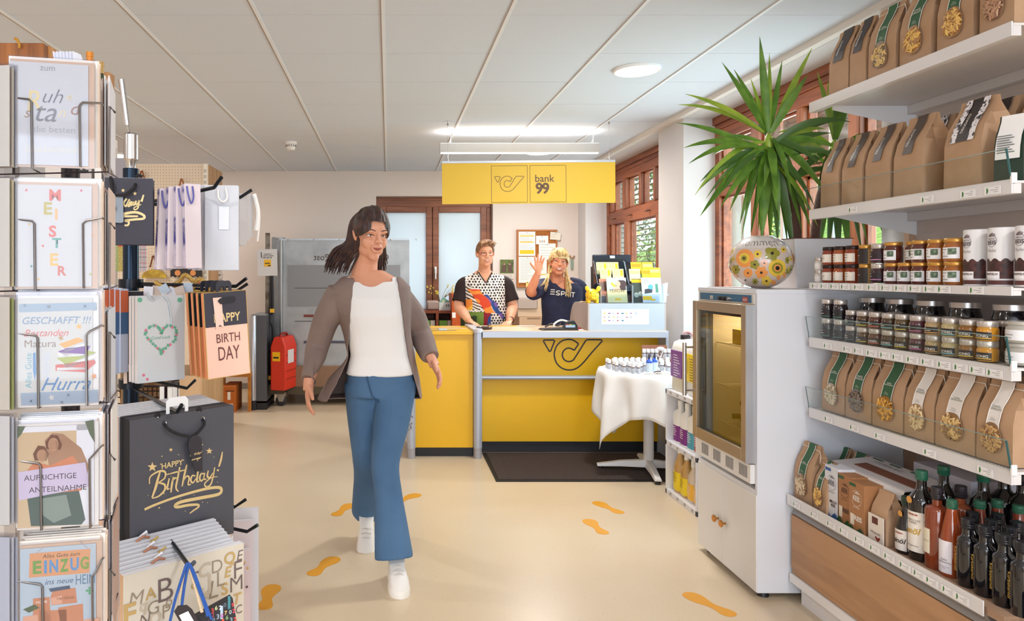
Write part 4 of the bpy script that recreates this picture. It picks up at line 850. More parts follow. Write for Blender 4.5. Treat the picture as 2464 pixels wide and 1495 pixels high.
# blouse
brow = [(z, c, d, rx+.014+(.012 if z < 1.1 else 0), ry+.014) for z, c, d, rx, ry in rows if z < 1.43]; brow = [(.84, 0, 0, .215, .165)]+brow[1:]
b = MB(); torso(b, brow); b.ell((0, .01, 1.43), (.085, .07, .03), 20, 10)
for sh, el in ((shL, elL), (shR, elR)):
    e2 = sh+(el-sh)*.80; limb(b, [sh+Vector((-.35*(sh.x), .0, .02)), sh+Vector((0, 0, 0)), (sh+e2)/2, e2], [.07, .078, .077, .078])
bl = fuse(b, .0042, 7)
vz = L1(1168, 680, 6.3).z
def vneck(co): return co.z > 1.32 and co.y < .01 and abs(co.x) < (co.z-vz)*.62 or (co.z > 1.425 and abs(co.x) < .062)
cut(bl, vneck); soft(bl)
ca = bl.color_attributes.new('Col', 'FLOAT_COLOR', 'POINT'); CR = {k: (*lin(v), 1) for k, v in dict(w='#e9e1da', k='#2a1c1c', r='#d4492a', o='#e58a3a', y='#e8b43a', g='#6f8a3a', p='#7a5aa0', b='#2f4a86', m='#8a2030', d='#34442a').items()}
rr = random.Random(9); dots = []
for j in range(24):
    for i in range(20): dots.append((270+i*36+(18 if j % 2 else 0)+rr.uniform(-4, 4), 560+j*33+rr.uniform(-3, 3), rr.choice([7, 10, 12, 13]) if j < 8 else rr.choice([11, 12, 13])))
grid = {}
for d in dots: grid.setdefault((int(d[0]//40), int(d[1]//40)), []).append(d)
def blouse_col(co):
    px = CX+(co.x+base.x)/6.3*F; py = CY-(co.z-H)/6.3*F; u = (px-1060)*4.983; v = (py-520)*4.983
    n = noise.noise(co*14)
    if abs(co.x) > .172+.0*co.z and co.z > 1.13 or co.y > .08: return CR['k']
    if co.y < .06:
        # bird and leaves low on the viewer's left
        a = (u-460)/130+.0; c = (v-1040)/150
        du = u-(370+(v-900)*.72)
        if 880 < v < 1160 and -20+n*20 < du < 120+n*40: return CR['r'] if n+.2*math.sin(v*.06) > -.15 else CR['o']
        if 940 < v < 1240 and 120+n*30 < du < 190+n*60: return CR['p'] if n > -.1 else CR['b']
        if 1150 < v < 1330 and 330 < u < 515: return CR['g'] if n > -.25 else CR['d']
        if 1150 < v < 1330 and 515 < u < 600: return CR['b'] if (u-515)/85+n > .5 else CR['m']
        if 1000 < v < 1130 and u < 385: return CR['y'] if n > -.1 else CR['o']
        if 1150 < v < 1330 and u < 340: return CR['d']
        if v > 800+(u-300)*.65 and v < 1130 and u < 520: return CR['k'] if math.sin((v-u*.55)*.16+n*3) > .25 else CR['w']
    for gi in (-1, 0, 1):
        for gj in (-1, 0, 1):
            for (x, y, r) in grid.get((int(u//40)+gi, int(v//40)+gj), ()):
                if (u-x)**2+(v-y)**2 < r*r: return CR['k']
    return CR['w']
cols = []
for v in bl.vertices: cols += blouse_col(v.co)
ca.data.foreach_set('color', cols); bl.materials.append(vcol_mat(.75, 'blouse')); blo = put('blouse', bl, t1)
bb = bvh_of(bl)
def chest(x, z, off=.004):
    h = bb.ray_cast(Vector((x, -1, z)), Vector((0, 1, 0))); return (h[0].y if h[0] else -.1)-off
nb = bvh_of(bd)
def skin_at(x, z, off=.003):
    h = nb.ray_cast(Vector((x, -1, z)), Vector((0, 1, 0))); return (h[0].y if h[0] else -.1)-off
edge = []
for s_, rng in ((-1, range(9)), (1, range(8, -1, -1))):
    for k in rng: z = vz+.095-.095*k/8 ; w_ = max(0, (z-vz)*.62)+.004; edge.append((s_*w_, min(skin_at(s_*w_, z), chest(s_*(w_+.008), z-.004)+.0), z-.002))
MB().tube(edge, .0045, 6).build('neckline_piping', mat('#2a1c1c', .7), blo)
MB().tube([(x, skin_at(x, z, .002), z) for x, z in [(-.05, vz+.1), (-.03, vz+.05), (0, vz+.018), (.03, vz+.05), (.05, vz+.1)]], .0012, 5).build('necklace', GOLD, t1)
for w_, nm, r_ in ((wrR, 'wristwatch', .029), (wrL, 'bracelet', .028)):
    d = (Vector((-.35, -.6, -.25)) if w_ is wrR else Vector((.5, -.55, -.25))).normalized(); u = d.orthogonal().normalized(); q = [w_-d*.02+(u*math.cos(a)+d.cross(u)*math.sin(a))*r_ for a in [2*PI*k/16 for k in range(16)]]
    MB().tube(q, .005 if nm == 'wristwatch' else .002, 6, closed=True).build(nm, mat('#3a2a24', .4) if nm == 'wristwatch' else GOLD, t1)
def trousers(t, hip, parts, m, g=.012, name='trousers', voxel=.008):
    b = MB(); torso(b, hip)
    for pts, rs in parts: limb(b, pts, rs, 6, 18)
    me = fuse(b, voxel, 5); me.materials.append(m); return put(name, me, t)
trousers(t1, [(.78, 0, 0, .18, .14), (.95, 0, 0, .198, .158)], [([(s*.09, 0, .85), (s*.095, 0, .5), (s*.09, .02, .1)], [.112, .08, .07]) for s in (-1, 1)], mat('#23232c', .8))
b = MB(); [b.ell((s*.09, -.045, .035), (.052, .135, .05)) for s in (-1, 1)]; b.build('shoes', mat('#2a2422', .5), t1)

# ---------------------------------------------------------------- blond woman waving
base2 = Vector((X(1352, 6.5), 6.5, 0))
t2 = thing('person', 'laughing blond woman in a navy T-shirt waving her raised hand', 'person', base2)
def L2(px, py, Y): return P(px, py, Y)-base2
hc = L2(1344.5, 633, 6.44); HM = headM(hc, -.12, -.02, .10); hs = 1.0
head = head_mesh(HM, hs, 1.05)
c0 = 0.0
rows = [(.84, 0, 0, .165, .125), (.95, 0, 0, .165, .125), (1.05, 0, -.0, .158, .12), (1.15, 0, -.0, .165, .12), (1.23, 0, -.0, .168, .112), (1.29, 0, .0, .165, .1), (1.34, .0, .005, .14, .08), (1.375, -.01, .01, .08, .06), (1.40, -.015, .0, .055, .05)]
b = MB(); torso(b, rows)
shL, elL, wrL = L2(1307, 690, 6.5), L2(1277, 702, 6.3), L2(1295, 655, 6.22)
shR, elR, wrR = L2(1392, 692, 6.52), L2(1412, 745, 6.55), L2(1400, 785, 6.45)
limb(b, [shL+Vector((.03, 0, .01)), (shL+elL)/2+Vector((0, 0, -.012)), elL, (elL+wrL)/2, wrL], [.058, .052, .043, .038, .025]); limb(b, [shR, (shR+elR)/2, elR, (elR+wrR)/2, wrR], [.058, .05, .043, .036, .025])
for sx in (-1, 1): limb(b, [(sx*.085, 0, .9), (sx*.09, 0, .5), (sx*.085, .02, .07)], [.09, .058, .042]); b.ell((sx*.085, -.05, .045), (.042, .12, .04))
body = fuse(b, .007, 5)
hb = MB(); hand(hb, wristM(wrL, (.08, -.02, 1), (0, 1, .0)), 1, .08, 2.0, .98, 1.0); hb2 = MB(); hand(hb2, wristM(wrR, (-.1, -.2, -1), (1, 0, 0)), 1, .3, 1, .95)
bd2 = joinm('body', [body, head, fuse(hb, .003, 3), fuse(hb2, .003, 3)], SKIN2); put('body', bd2, t2)
fc = Face(HM, bvh_of(head), hs, t2); fc.eyes('#5a6a70', .42); fc.brows('#b08a5a', .027, .002); fc.smile(.030, -.05, .010, '#b4584c')
BL = hair_mat('#ecd29a', '#b98f52')
hm = hair_cap(HM, hs, .015, lambda p: (p.y < -.0 and p.z < .036-(.0 if abs(p.x) < .055 else (abs(p.x)-.055)*1.5)) or p.z < -.03 and p.y < .035 or p.z < -.09, 8, .006)
ho = put('hair', hm, t2); hm.materials.append(BL)
b = MB(); rr = random.Random(6)
for i in range(46):   # fringe, messy crown
    x = rr.uniform(-.055, .06); b.tube([HM @ Vector(p) for p in spline([(x*.5, -.02+rr.uniform(-.02, .03), .126-abs(x)*.25), (x, -.088, .103-abs(x)*.2), (x*1.15+.004, -.103, .062+rr.uniform(-.012, .01))], 4)], [.0055*(1-k/10) for k in range(9)], 5)
for i in range(26):
    a = rr.uniform(0, 2*PI); b.tube([HM @ Vector(p) for p in spline([(.02*math.cos(a), .02+.03*math.sin(a), .118), (.045*math.cos(a), .02+.05*math.sin(a), .130), (.078*math.cos(a), .02+.085*math.sin(a), .085+rr.uniform(-.02, .02))], 3)], [.004*(1-k/8) for k in range(7)], 5)
b.build('hair_strands', BL, ho)
b = MB()
for sx, n in ((-1, 14), (1, 20)):
    for i in range(n):
        u = rr.uniform(0, 1); x0 = sx*(.062+.016*rr.random()); y0 = .07-.05*u
        zb_ = rr.uniform(-.30, -.22) if sx > 0 else rr.uniform(-.27, -.2)
        o1 = sx*(.02+.075*rr.random()); b.tube([HM @ Vector(p) for p in spline([(x0, y0, .02), (x0+sx*.006, y0-.012, -.07), (x0+o1*.35, y0-.085-.03*u, -.15), (x0+o1*(.6 if sx > 0 else .9), y0-.13-.03*u, zb_)], 4)], [.0072*(1-(k/13)**2*.85) for k in range(13)], 6)
b.build('long_strands', BL, ho)
NV = mat('#2b2f4e', .85, bump=(70, .3, .003), var=('#22253f', 10, .35, .65))
b = MB(); torso(b, [(z, c, d, rx+.016, ry+.016) for z, c, d, rx, ry in rows if z < 1.36]); b.ell((-.005, .008, 1.36), (.09, .075, .03))
e2 = shL+(elL-shL)*.85; limb(b, [shL+Vector((.08, 0, .0)), shL, (shL+e2)/2+Vector((0, 0, -.014)), e2+Vector((0, .0, -.012))], [.072, .076, .072, .074])
e3 = shR+(elR-shR)*.72; limb(b, [shR+Vector((-.08, 0, .02)), shR, (shR+e3)/2, e3], [.076, .074, .07, .072])
ts = fuse(b, .0055, 7)
for v in ts.vertices: v.co += Vector((0, -1, 0))*(noise.noise(Vector((v.co.x*7, v.co.y*5, v.co.z*4+2)))*.014 if v.co.z < 1.3 else 0)
cut(ts, lambda co: co.z > 1.325-.06*(1-(co.x/.075)**2 if abs(co.x) < .075 else 0)*(1 if co.y < 0 else .2)+.024 and abs(co.x+.01) < .062 and (co.y < .02 or co.z > 1.365))
soft(ts); ts.materials.append(NV); tso = put('t_shirt', ts, t2); bb = bvh_of(ts)
def deco(mb, name, m, parent, off=.004):
    for i, v in enumerate(mb.v):
        h = bb.ray_cast(Vector((v[0], -1, v[2])), Vector((0, 1, 0))); mb.v[i] = (v[0], (h[0].y if h[0] else -.1)-off, v[2])
    return mb.build(name, m, parent, smooth=0)
def e_(px, py): q = L2(px, py, 6.36); return (q.x, q.z)
b = MB(); lw = .0078
def stroke(pts): b.ribbon([e_(*p) for p in spline(pts, 4)] if len(pts) > 2 else [e_(*p) for p in [pts[0], ((pts[0][0]+pts[1][0])/2, (pts[0][1]+pts[1][1])/2), pts[1]]], lw)
for y in (697.5, 702.5, 708): stroke([(1327.5+(702-y)*.15, y), (1337+(702-y)*.1, y+.6)])
stroke([(1349, 701), (1344, 700.5), (1340.5, 702.5), (1343, 705.5), (1347.5, 707.5), (1345, 710.5), (1339, 709)])
stroke([(1351.5, 711.5), (1352.2, 702)]); stroke([(1352.2, 702), (1358, 702.5), (1360, 705.2), (1357, 708), (1352.5, 707.6)])
stroke([(1362, 713), (1363.2, 703)]); stroke([(1363.2, 703), (1368.5, 703.6), (1370, 706.2), (1367.5, 708.8), (1364, 708.4)]); stroke([(1366, 708.8), (1370, 713.8)])
stroke([(1373.5, 714), (1374.5, 704)]); stroke([(1376.5, 704.2), (1385.5, 705.2)]); stroke([(1380, 715.6), (1381.2, 704.8)])
deco(b, 'chest_lettering', mat('#ece4dc', .6), tso)
q = [e_(1338, 672), e_(1344, 682), e_(1347.5, 685), e_(1352, 681), e_(1358, 675)]; b = MB(); bbk = bb; 
pts = [(u, min((bb.ray_cast(Vector((u, -1, w_)), Vector((0, 1, 0)))[0] or Vector((0, -.1, 0))).y, -.06)-.006, w_) for u, w_ in q]
b.tube(pts, .0022, 5); u0 = pts[2]; b.tube([u0, (u0[0], u0[1]-.004, u0[2]-.03), (u0[0]+.001, u0[1]-.006, u0[2]-.072)], .0022, 5); b.ell((u0[0]+.001, u0[1]-.006, u0[2]-.078), (.005, .003, .009), 8, 6); b.build('necklace', mat('#d9cdbd', .25, .8), t2)
trousers(t2, [(.78, 0, 0, .17, .13), (.92, 0, 0, .175, .135)], [([(s*.085, 0, .85), (s*.09, 0, .5), (s*.085, .02, .1)], [.105, .072, .06]) for s in (-1, 1)], mat('#2a2c38', .8))
b = MB(); [b.ell((s*.085, -.045, .035), (.05, .13, .05)) for s in (-1, 1)]; b.build('shoes', mat('#e6e2de', .5), t2)

# ---------------------------------------------------------------- customer walking through the shop
base3 = Vector((-.06, 3.6, 0))
t3 = thing('person', 'dark-haired woman in white top, open taupe shirt and blue jeans walking past the counter', 'person', base3)
def L3(px, py, Y): return P(px, py, Y)-base3
hc = L3(893, 566, 3.54); HM = headM(hc, .42, .16, .03); hs = 1.06
head = head_mesh(HM, hs, .95)
rows = [(.84, .02, 0, .155, .115), (.93, .02, 0, .155, .115), (1.02, .02, 0, .138, .105), (1.12, .005, -.005, .14, .11), (1.22, -.01, -.015, .155, .118), (1.30, -.02, -.01, .165, .105), (1.36, -.025, .0, .165, .085), (1.405, -.027, .005, .12, .066), (1.44, -.03, .005, .062, .055)]
shR, elR, wrR = L3(802, 712, 3.6), L3(764, 835, 3.66), L3(742, 925, 3.5)
shL, elL, wrL = L3(965, 706, 3.6), L3(1008, 800, 3.72), L3(1040, 868, 3.58)
b = MB(); torso(b, rows)
limb(b, [shR+Vector((.02, 0, .02)), (shR+elR)/2, elR, (elR+wrR)/2, wrR], [.055, .048, .04, .035, .024]); limb(b, [shL+Vector((-.02, 0, .02)), (shL+elL)/2, elL, (elL+wrL)/2, wrL], [.055, .048, .04, .035, .024])
fk, fa = Vector((.045, -.17, .53)), Vector((.085, -.28, .12)); bk, ba = Vector((-.055, .02, .52)), Vector((-.055, .31, .15))
fh, bh = Vector((.10, 0, .88)), Vector((-.06, .0, .88))
limb(b, [fh, (fh+fk)/2+Vector((0, -.02, 0)), fk, (fk+fa)/2, fa], [.085, .07, .052, .046, .035]); limb(b, [bh, (bh+bk)/2, bk, (bk+ba)/2, ba], [.085, .07, .052, .046, .035])
body = fuse(b, .007, 5)
hb = MB(); hand(hb, wristM(wrR, (.0, -.25, -1), (-1, -.2, 0)), -1, .22, 1.1, 1.0); hb2 = MB(); hand(hb2, wristM(wrL, (.35, -.35, -.75), (1, .2, .3)), 1, .25, 1.1, 1.0)
bd3 = joinm('body', [body, head, fuse(hb, .003, 3), fuse(hb2, .003, 3)], SKIN3); put('body', bd3, t3)
fc = Face(HM, bvh_of(head), hs, t3); fc.eyes('#3a2a20', .45, z=.004); fc.brows('#3a261c', .027, .0024); fc.smile(.021, -.053, .002, '#a85a4c', False)
DK = hair_mat('#4a2f25', '#24151a')
hm = hair_cap(HM, hs, .013, lambda p: (p.y < -.0 and p.z < .07-(abs(p.x)*1.1 if abs(p.x) > .035 else 0)) or p.z < -.02 and p.y < .0 or p.z < -.1, 11, .006)
ho = put('hair', hm, t3); hm.materials.append(DK); b = MB(); rr = random.Random(12)
for i in range(150):
    sx = rr.choice([-1, -1, 1]); u = rr.uniform(0, 1); a = sx*(.35+1.5*u)*1.0
    x0, y0 = math.sin(a)*.085, .02-math.cos(a)*.0+(.085*u if 1 else 0); out = rr.uniform(.0, .055)
    b.tube([HM @ (Vector(p)*hs) for p in spline([(math.sin(a)*.04, -.03+.06*u, .112), (x0, y0-.05, .055), (x0*1.12, y0-.035, -.04), (x0*(1.15+out*6)+(-.02 if sx < 0 else 0), y0-.01+.02*u, -.10+rr.uniform(-.03, .02)), (x0*(1.2+out*9)+(-.035 if sx < 0 else -.0), y0+.01, -.16+rr.uniform(-.04, .03))], 4)], [.0075*(1-(k/17)**2*.85) for k in range(17)], 6)
b.build('hair_strands', DK, ho)
TOP = mat('#f0eeee', .8, bump=(30, .25, .004))
b = MB(); torso(b, [(.925, .02, 0, .172, .132)]+[(z, c, d, rx+.011, ry+.012) for z, c, d, rx, ry in rows if .95 < z < 1.42])
tp = fuse(b, .006, 6)
for v in tp.vertices: v.co.y -= noise.noise(Vector((v.co.x*8, v.co.y*4, v.co.z*3)))*.012
zc = L3(900, 690, 3.5).z
cut(tp, lambda co: co.z > zc+.0 and co.z > zc+((co.x+.025)/.095)**2*.075 and abs(co.x+.025) < .12 and co.y < .01 or (co.z > 1.385 and abs(co.x+.025) < .1))
soft(tp); tp.materials.append(TOP); put('white_top', tp, t3)
CD = mat('#8e7a72', .85, bump=(60, .3, .003), var=('#7d6a64', 6, .3, .7))
b = MB(); torso(b, [(.80, -.01, .02, .215, .155), (.9, -.0, .02, .205, .15)]+[(z, c, d+.01, rx+.03, ry+.026) for z, c, d, rx, ry in rows if 1 < z < 1.42])
for sh, el, wr in ((shR, elR, wrR), (shL, elL, wrL)): limb(b, [sh+Vector((.04 if sh is shR else -.04, 0, .02)), (sh+el)/2, el, (el+wr)/2, wr+(el-wr)*.1], [.07, .066, .06, .052, .048])
cd = fuse(b, .0062, 6)
cut(cd, lambda co: (co.y < -.0 and abs(co.x+.0-.03*(1.3-co.z)) < .115+(1.3-co.z)*.13 and co.z < 1.46) or (co.z > 1.40 and abs(co.x+.025) < .085))
for v in cd.vertices:
    if v.co.z < 1.0: v.co.x += (1.0-v.co.z)*(-.35 if v.co.x < 0 else .12)*(1 if abs(v.co.x) > .08 and abs(v.co.x) < .3 else 0)
    v.co += v.normal*noise.noise(Vector((v.co.x*9, v.co.y*9, v.co.z*5)))*.01
soft(cd); cd.materials.append(CD); co_ = put('open_shirt', cd, t3); s_ = co_.modifiers.new('thick', 'SOLIDIFY'); s_.thickness = .004
JN = mat('#4f7398', .8, bump=(160, .3, .002), var=('#3f6288', 4, .3, .7))
jo = trousers(t3, [(.82, .02, 0, .168, .128), (.95, .02, 0, .163, .125)], [([fh, (fh+fk)/2+Vector((0, -.02, 0)), fk, (fk*2+fa)/3, (fk+fa*2)/3, fa+Vector((0, .0, .0))], [.102, .088, .068, .066, .078, .09]), ([bh, (bh+bk)/2, bk, (bk*2+ba)/3, (bk+ba*2)/3, ba+Vector((0, -.01, .0))], [.102, .088, .068, .064, .074, .085])], JN, name='jeans', voxel=.007)
b = MB(); b.tube([(-.045, -.126, .93), (-.02, -.13, .84), (.02, -.12, .80)], .0025, 5); b.tube(spline([(.07, -.11, .9), (.12, -.09, .86), (.16, -.05, .86)], 4), .002, 5); b.build('denim_seam', mat('#2f4f74', .8), jo)
SH = mat('#ece7e2', .5); SOLE = mat('#f4f0ea', .45)
def shoe(o, yaw, pitch):
    M = Matrix.Translation(o) @ Matrix.Rotation(yaw, 4, 'Z') @ Matrix.Rotation(pitch, 4, 'X'); b = MB(); R3 = M.to_3x3()
    out = spline([(-.03, .07), (.0, .085), (.03, .07), (.036, .0), (.044, -.09), (.036, -.15), (.0, -.175), (-.038, -.15), (-.046, -.09), (-.034, .0)], 4, True)
    s = MB(); s.loft([[M @ Vector((x*1.06, y*1.03, 0)) for x, y in out], [M @ Vector((x*1.08, y*1.04, .012)) for x, y in out], [M @ Vector((x*1.04, y*1.02, .032)) for x, y in out]])
    b.loft([[M @ Vector((x, y, .03)) for x, y in out], [M @ Vector((x*.97, y*.97, .055)) for x, y in out], [M @ Vector((x*.8, y*.6+.03, .085 if 0 else .085)) for x, y in out], [M @ Vector((x*.85, y*.42+.04, .125)) for x, y in out]])
    r = b.build('shoe', SH, t3, smooth=1.2); s.build('shoe_sole', SOLE, r)
    l = MB()
    for k in range(5): yy = -.10+.022*k; zz = .07+.0105*k; l.tube([M @ Vector((-.026, yy, zz)), M @ Vector((0, yy-.006, zz+.012)), M @ Vector((.026, yy, zz))], .003, 5)
    l.build('shoe_laces', mat('#cfc8c2', .7), r)
shoe((.095, -.255, .0), .12, -.0); shoe((-.055, .26, .03), .0, .38)
b = MB(); b.tube(spline([(.10, -.06, 1.1), (.16, -.02, .99), (.2, .05, .95)], 4), .003, 5)
# ================================================================ bottle shelf, round table, jerrycans
YF0, YF1 = 3.16, 3.76; XFR = 1.605
WL = mat('#e6e6ea', .42)
t = thing('bottle_shelf', 'small white open shelf of cleaning bottles between round table and fridge', 'shelf', (1.80, 4.24, 0)); SD = .36; SW = .48
b = MB(); b.box(0, SD, 0, .02, 0, .677); b.box(0, SD, SW-.02, SW, 0, .677); b.box(SD-.01, SD, 0, SW, 0, .677); b.build('side_panel', WL, t, bevel=.002)
for z in (.0, .315, .645): MB().box(0, SD, 0, SW, z, z+.032).build('shelf_board', mat('#dcdbe0', .45), t, bevel=.002)
for z in (.004, .319, .649):
    for k in range(4): MB().box(-.002, 0, .05+.11*k, .075+.11*k, z+.006, z+.022).build('price_tag', mat('#a8a39f', .5), t)
def bottle(label, kind, loc, rz=-PI/2, group=None, cap='#f2efe9', lab='#6c2473', body='#f1eee8', s=1., name='bottle'):
    t = thing(name, label, 'bottle', loc, rz, group)
    if kind == 'handle':   # detergent bottle with a grip
        b = MB(); w, d, h = .05*s, .036*s, .2*s
        b.loft([ring(0, 0, z, w*q, d*q, 24, 3) for z, q in ((0, .9), (.008, 1), (h*.62, 1), (h*.75, .92), (h*.88, .6), (h*.95, .42), (h*1.06, .4))]); b.build('body', mat(body, .35, trans=.0), t, smooth=1.)
        b = MB(); b.tube(spline([(-w*.9, -d*.2, h*.5), (-w*1.25, -d*.3, h*.6), (-w*1.1, -d*.3, h*.8), (-w*.4, -d*.2, h*.9)], 4), .010*s, 8); b.build('grip', mat(body, .35), t)
        MB().lathe([(.001, h*1.2), (.018*s, h*1.2), (.019*s, h*1.06), (.001, h*1.06)], 16).build('cap', mat(cap, .4), t)
    else:
        w, d, h = .042*s, .03*s, .2*s
        b = MB(); b.loft([ring(0, 0, z, w*q, d*q, 24, 2.6) for z, q in ((0, .92), (.008, 1), (h*.6, 1), (h*.74, .8), (h*.86, .45), (h*.96, .4))]); b.build('body', mat(body, .25, coat=.4), t, smooth=1.)
        MB().lathe([(.001, h*1.14), (.015*s, h*1.14), (.016*s, h*.95), (.001, h*.95)], 16).build('cap', mat(cap, .4), t)
    b = MB(); zz0, zz1 = h*.06, h*.5; rg = [ring(0, 0, z, w+.0008, d+.0008, 24, 3 if kind == 'handle' else 2.6) for z in (zz0, zz1)]; k = 24
    for j in range(13, 23): b.add([rg[0][j], rg[0][j+1], rg[1][j+1], rg[1][j]], [(0, 1, 2, 3)])
    b.build('label', mat(lab, .4), t, smooth=1.)
    b = MB(); [b.box(-w*.5, w*(.1+.3*((i*7) % 3)/2), -d-.0022, -d-.001, zz1-.014-.012*i, zz1-.011-.012*i) for i in range(5)]; b.build('print', mat('#f4e9ee' if lab != '#f0d21c' else '#8a7a20', .5), t)
    return t
KB = 'detergent bottles on the middle board of the small shelf'
for i, (y, lb) in enumerate(((4.625, '#7a2a80'), (4.515, '#7a2a80'), (4.405, '#4f9fb4'), (4.305, '#b2413a'))):
    bottle(['white grip bottle with purple label, nearest the round table, middle board', 'white grip bottle with purple label, second along the middle board', 'white grip bottle with turquoise label on the middle board', 'white grip bottle with red label beside the fridge, middle board'][i], 'handle', (1.865, y, .347), group=KB, lab=lb, s=1.12)
for i, (y, lb, bo) in enumerate(((4.63, '#f0d21c', '#c79b5a'), (4.53, '#f0d21c', '#c79b5a'), (4.43, '#f2b83c', '#dccbb6'), (4.35, '#f2b83c', '#e2d2be'), (4.285, '#c95a48', '#e2d2be'))):
    bottle(['amber soap bottle with yellow label, nearest the round table, bottom board', 'amber soap bottle with yellow label, second on the bottom board', 'pale bottle with orange label, third on the bottom board', 'pale bottle with orange label, fourth on the bottom board', 'pale bottle with red label beside the fridge, bottom board'][i], 'plain', (1.865, y, .032), group='soap bottles on the bottom board', lab=lb, body=bo, s=[1.3, 1.2, 1.1, .95, .95][i])
def jerrycan(label, y, lab, liquid, x=1.93):
    t = thing('jerrycan', label, 'canister', (x, y, .677), -PI/2); w, d, h = .105, .1, .33
    b = MB(); b.loft([ring(0, 0, z, w*q, d*q, 28, 5) for z, q in ((0, .95), (.012, 1), (h*.42, 1))]); b.build('liquid_part', mat(liquid, .3), t, smooth=.9)
    b = MB(); b.loft([ring(0, 0, z, w*q, d*q, 28, 5) for z, q in ((h*.42, 1), (h*.82, 1), (h*.93, .9), (h*.985, .6), (h, .3))], cap=True); b.build('body', mat('#efede9', .3), t, smooth=.9)
    MB().lathe([(.001, .034), (.028, .034), (.03, 0)], 20, (-.03, -.03, h-.01)).build('cap', mat('#221d22', .4), t)
    MB().tube(spline([(-.02, 0, h-.03), (.0, .01, h+.03), (.06, .02, h+.035), (.085, .02, h-.02)], 5), .013, 10).build('handle', mat('#efe7e6', .3), t)
    o = MB().box(-.085, .085, -d-.0025, -d+.004, h*.26, h*.78).build('label', mat(lab, .4), t, bevel=.002)
    b = MB(); [b.box(-.035, .0+.06*(.4+.6*((i*5) % 4)/3), -d-.0035, -d-.0025, h*.68-.016*i, h*.68+.006-.016*i) for i in range(9)]; b.build('print', mat('#d9c4e0' if lab[1] < 'a' else '#8a7a1a', .5), o)
    text('sensitiv', mat('#c9a6d2' if lab[1] < 'a' else '#a3931a', .5), o, (-.062, -d-.0036, h*.55), .09, xdir=(0, 0, 1), up=(-1, 0, 0))
    return t
jerrycan('white canister with purple label on top of the small shelf', 4.62, '#7b3a92', '#d6cdb4')
jerrycan('white canister with yellow label on the small shelf beside the fridge', 4.375, '#f0cf12', '#dcdad2')
t = thing('spray_trigger', 'pink pump nozzle lying on top of the purple-labelled canister', 'pump nozzle', (1.93, 4.66, 1.035)); MB().tube(spline([(0, .07, 0), (.0, .02, .01), (.0, -.04, .012), (0, -.08, 0)], 4), .014, 10).build('nozzle', mat('#e8c3cb', .4), t); MB().tube([(0, -.07, .0), (.0, -.1, -.012)], .012, 8).build('tip', mat('#d9746a', .4), t)
t = thing('notice_sheet', 'printed notice in a clear sleeve beside the fridge handle', 'notice', (1.98, 4.30, 1.02), -PI/2); MB().box(-.06, .06, 0, .002, 0, .25).build('sheet', mat('#dfe6ee', .4), t); MB().box(-.04, -.02, -.001, 0, .2, .22).build('badge', YEL, t)
b = MB(); [b.box(-.04, .04, -.001, 0, .05+.02*i, .054+.02*i) for i in range(6)]; b.build('text_lines', mat('#98a0a8', .6), t)

TC = Vector((1.875, 5.235, 0)); TR = .345; TZ = .735
t = thing('round_table', 'small round white table with four-spoke foot beside the counter', 'table', TC)
MB().lathe([(.001, TZ-.02), (TR-.01, TZ-.02), (TR-.01, TZ-.003), (.001, TZ-.003)], 40).build('table_top', WHITE, t)
MB().tube([(0, 0, .04), (0, 0, TZ-.02)], .036, 20).build('column', mat('#e4e0de', .4), t)
for a in (0, 1, 2, 3):
    an = -1.74+a*PI/2; d = Vector((math.cos(an), math.sin(an), 0)); p = Vector((-d.y, d.x, 0))
    rg = []
    for q, w_, h0, h1 in ((.02, .03, .03, .085), (.2, .026, .03, .07), (.36, .026, .024, .042)): rg.append([d*q+p*w_+Vector((0, 0, h0)), d*q-p*w_+Vector((0, 0, h0)), d*q-p*w_*.7+Vector((0, 0, h1)), d*q+p*w_*.7+Vector((0, 0, h1))])
    o = MB().loft(rg).build('foot_spoke', mat('#ebe7e5', .4), t, bevel=.004); MB().lathe([(.001, .026), (.018, .026), (.018, 0), (.001, 0)], 14, tuple(d*.335)).build('glide', BLACK, o)
# tablecloth: square cloth, hem corners hanging lower
CLO = mat('#eceae9', .85, bump=(40, .2, .003)); m = MB(); NS, NR = 120, 26; half = .64; rot = 1.135
m.v.append((0, 0, TZ)); rings_ = []
for i in range(1, NR+1):
    for j in range(NS):
        a = 2*PI*j/NS; aa = a-rot; L_ = half/max(abs(math.cos(aa)), abs(math.sin(aa))); L_ = min(L_, half*1.40)
        q = L_*i/NR; fold = math.sin(a*11+.6*math.sin(a*3))*.6+math.sin(a*7+2)*.4
        if q <= TR: x, y, z = q*math.cos(a), q*math.sin(a), TZ
        else:
            dr = q-TR; z = TZ-.004-dr*(.985); r = TR+.004+min(dr, .03)*.25+fold*.06*min(1, dr/.22)+dr*.06; x, y = r*math.cos(a), r*math.sin(a)
            if r*math.sin(a)+TC.y > 5.57: y = 5.57-TC.y
        m.v.append((x, y, z))
for j in range(NS): m.f.append((0, 1+j, 1+(j+1) % NS)); m.m.append(0)
for i in range(NR-1):
    for j in range(NS): a_, b_ = 1+i*NS+j, 1+i*NS+(j+1) % NS; m.f.append((a_, a_+NS, b_+NS, b_)); m.m.append(0)
o = m.build('tablecloth', CLO, smooth=1.4); o.location = TC; tag(o, 'white cloth draped over the small round table by the counter', 'tablecloth')
s_ = o.modifiers.new('thick', 'SOLIDIFY'); s_.thickness = .002; s_.offset = 1
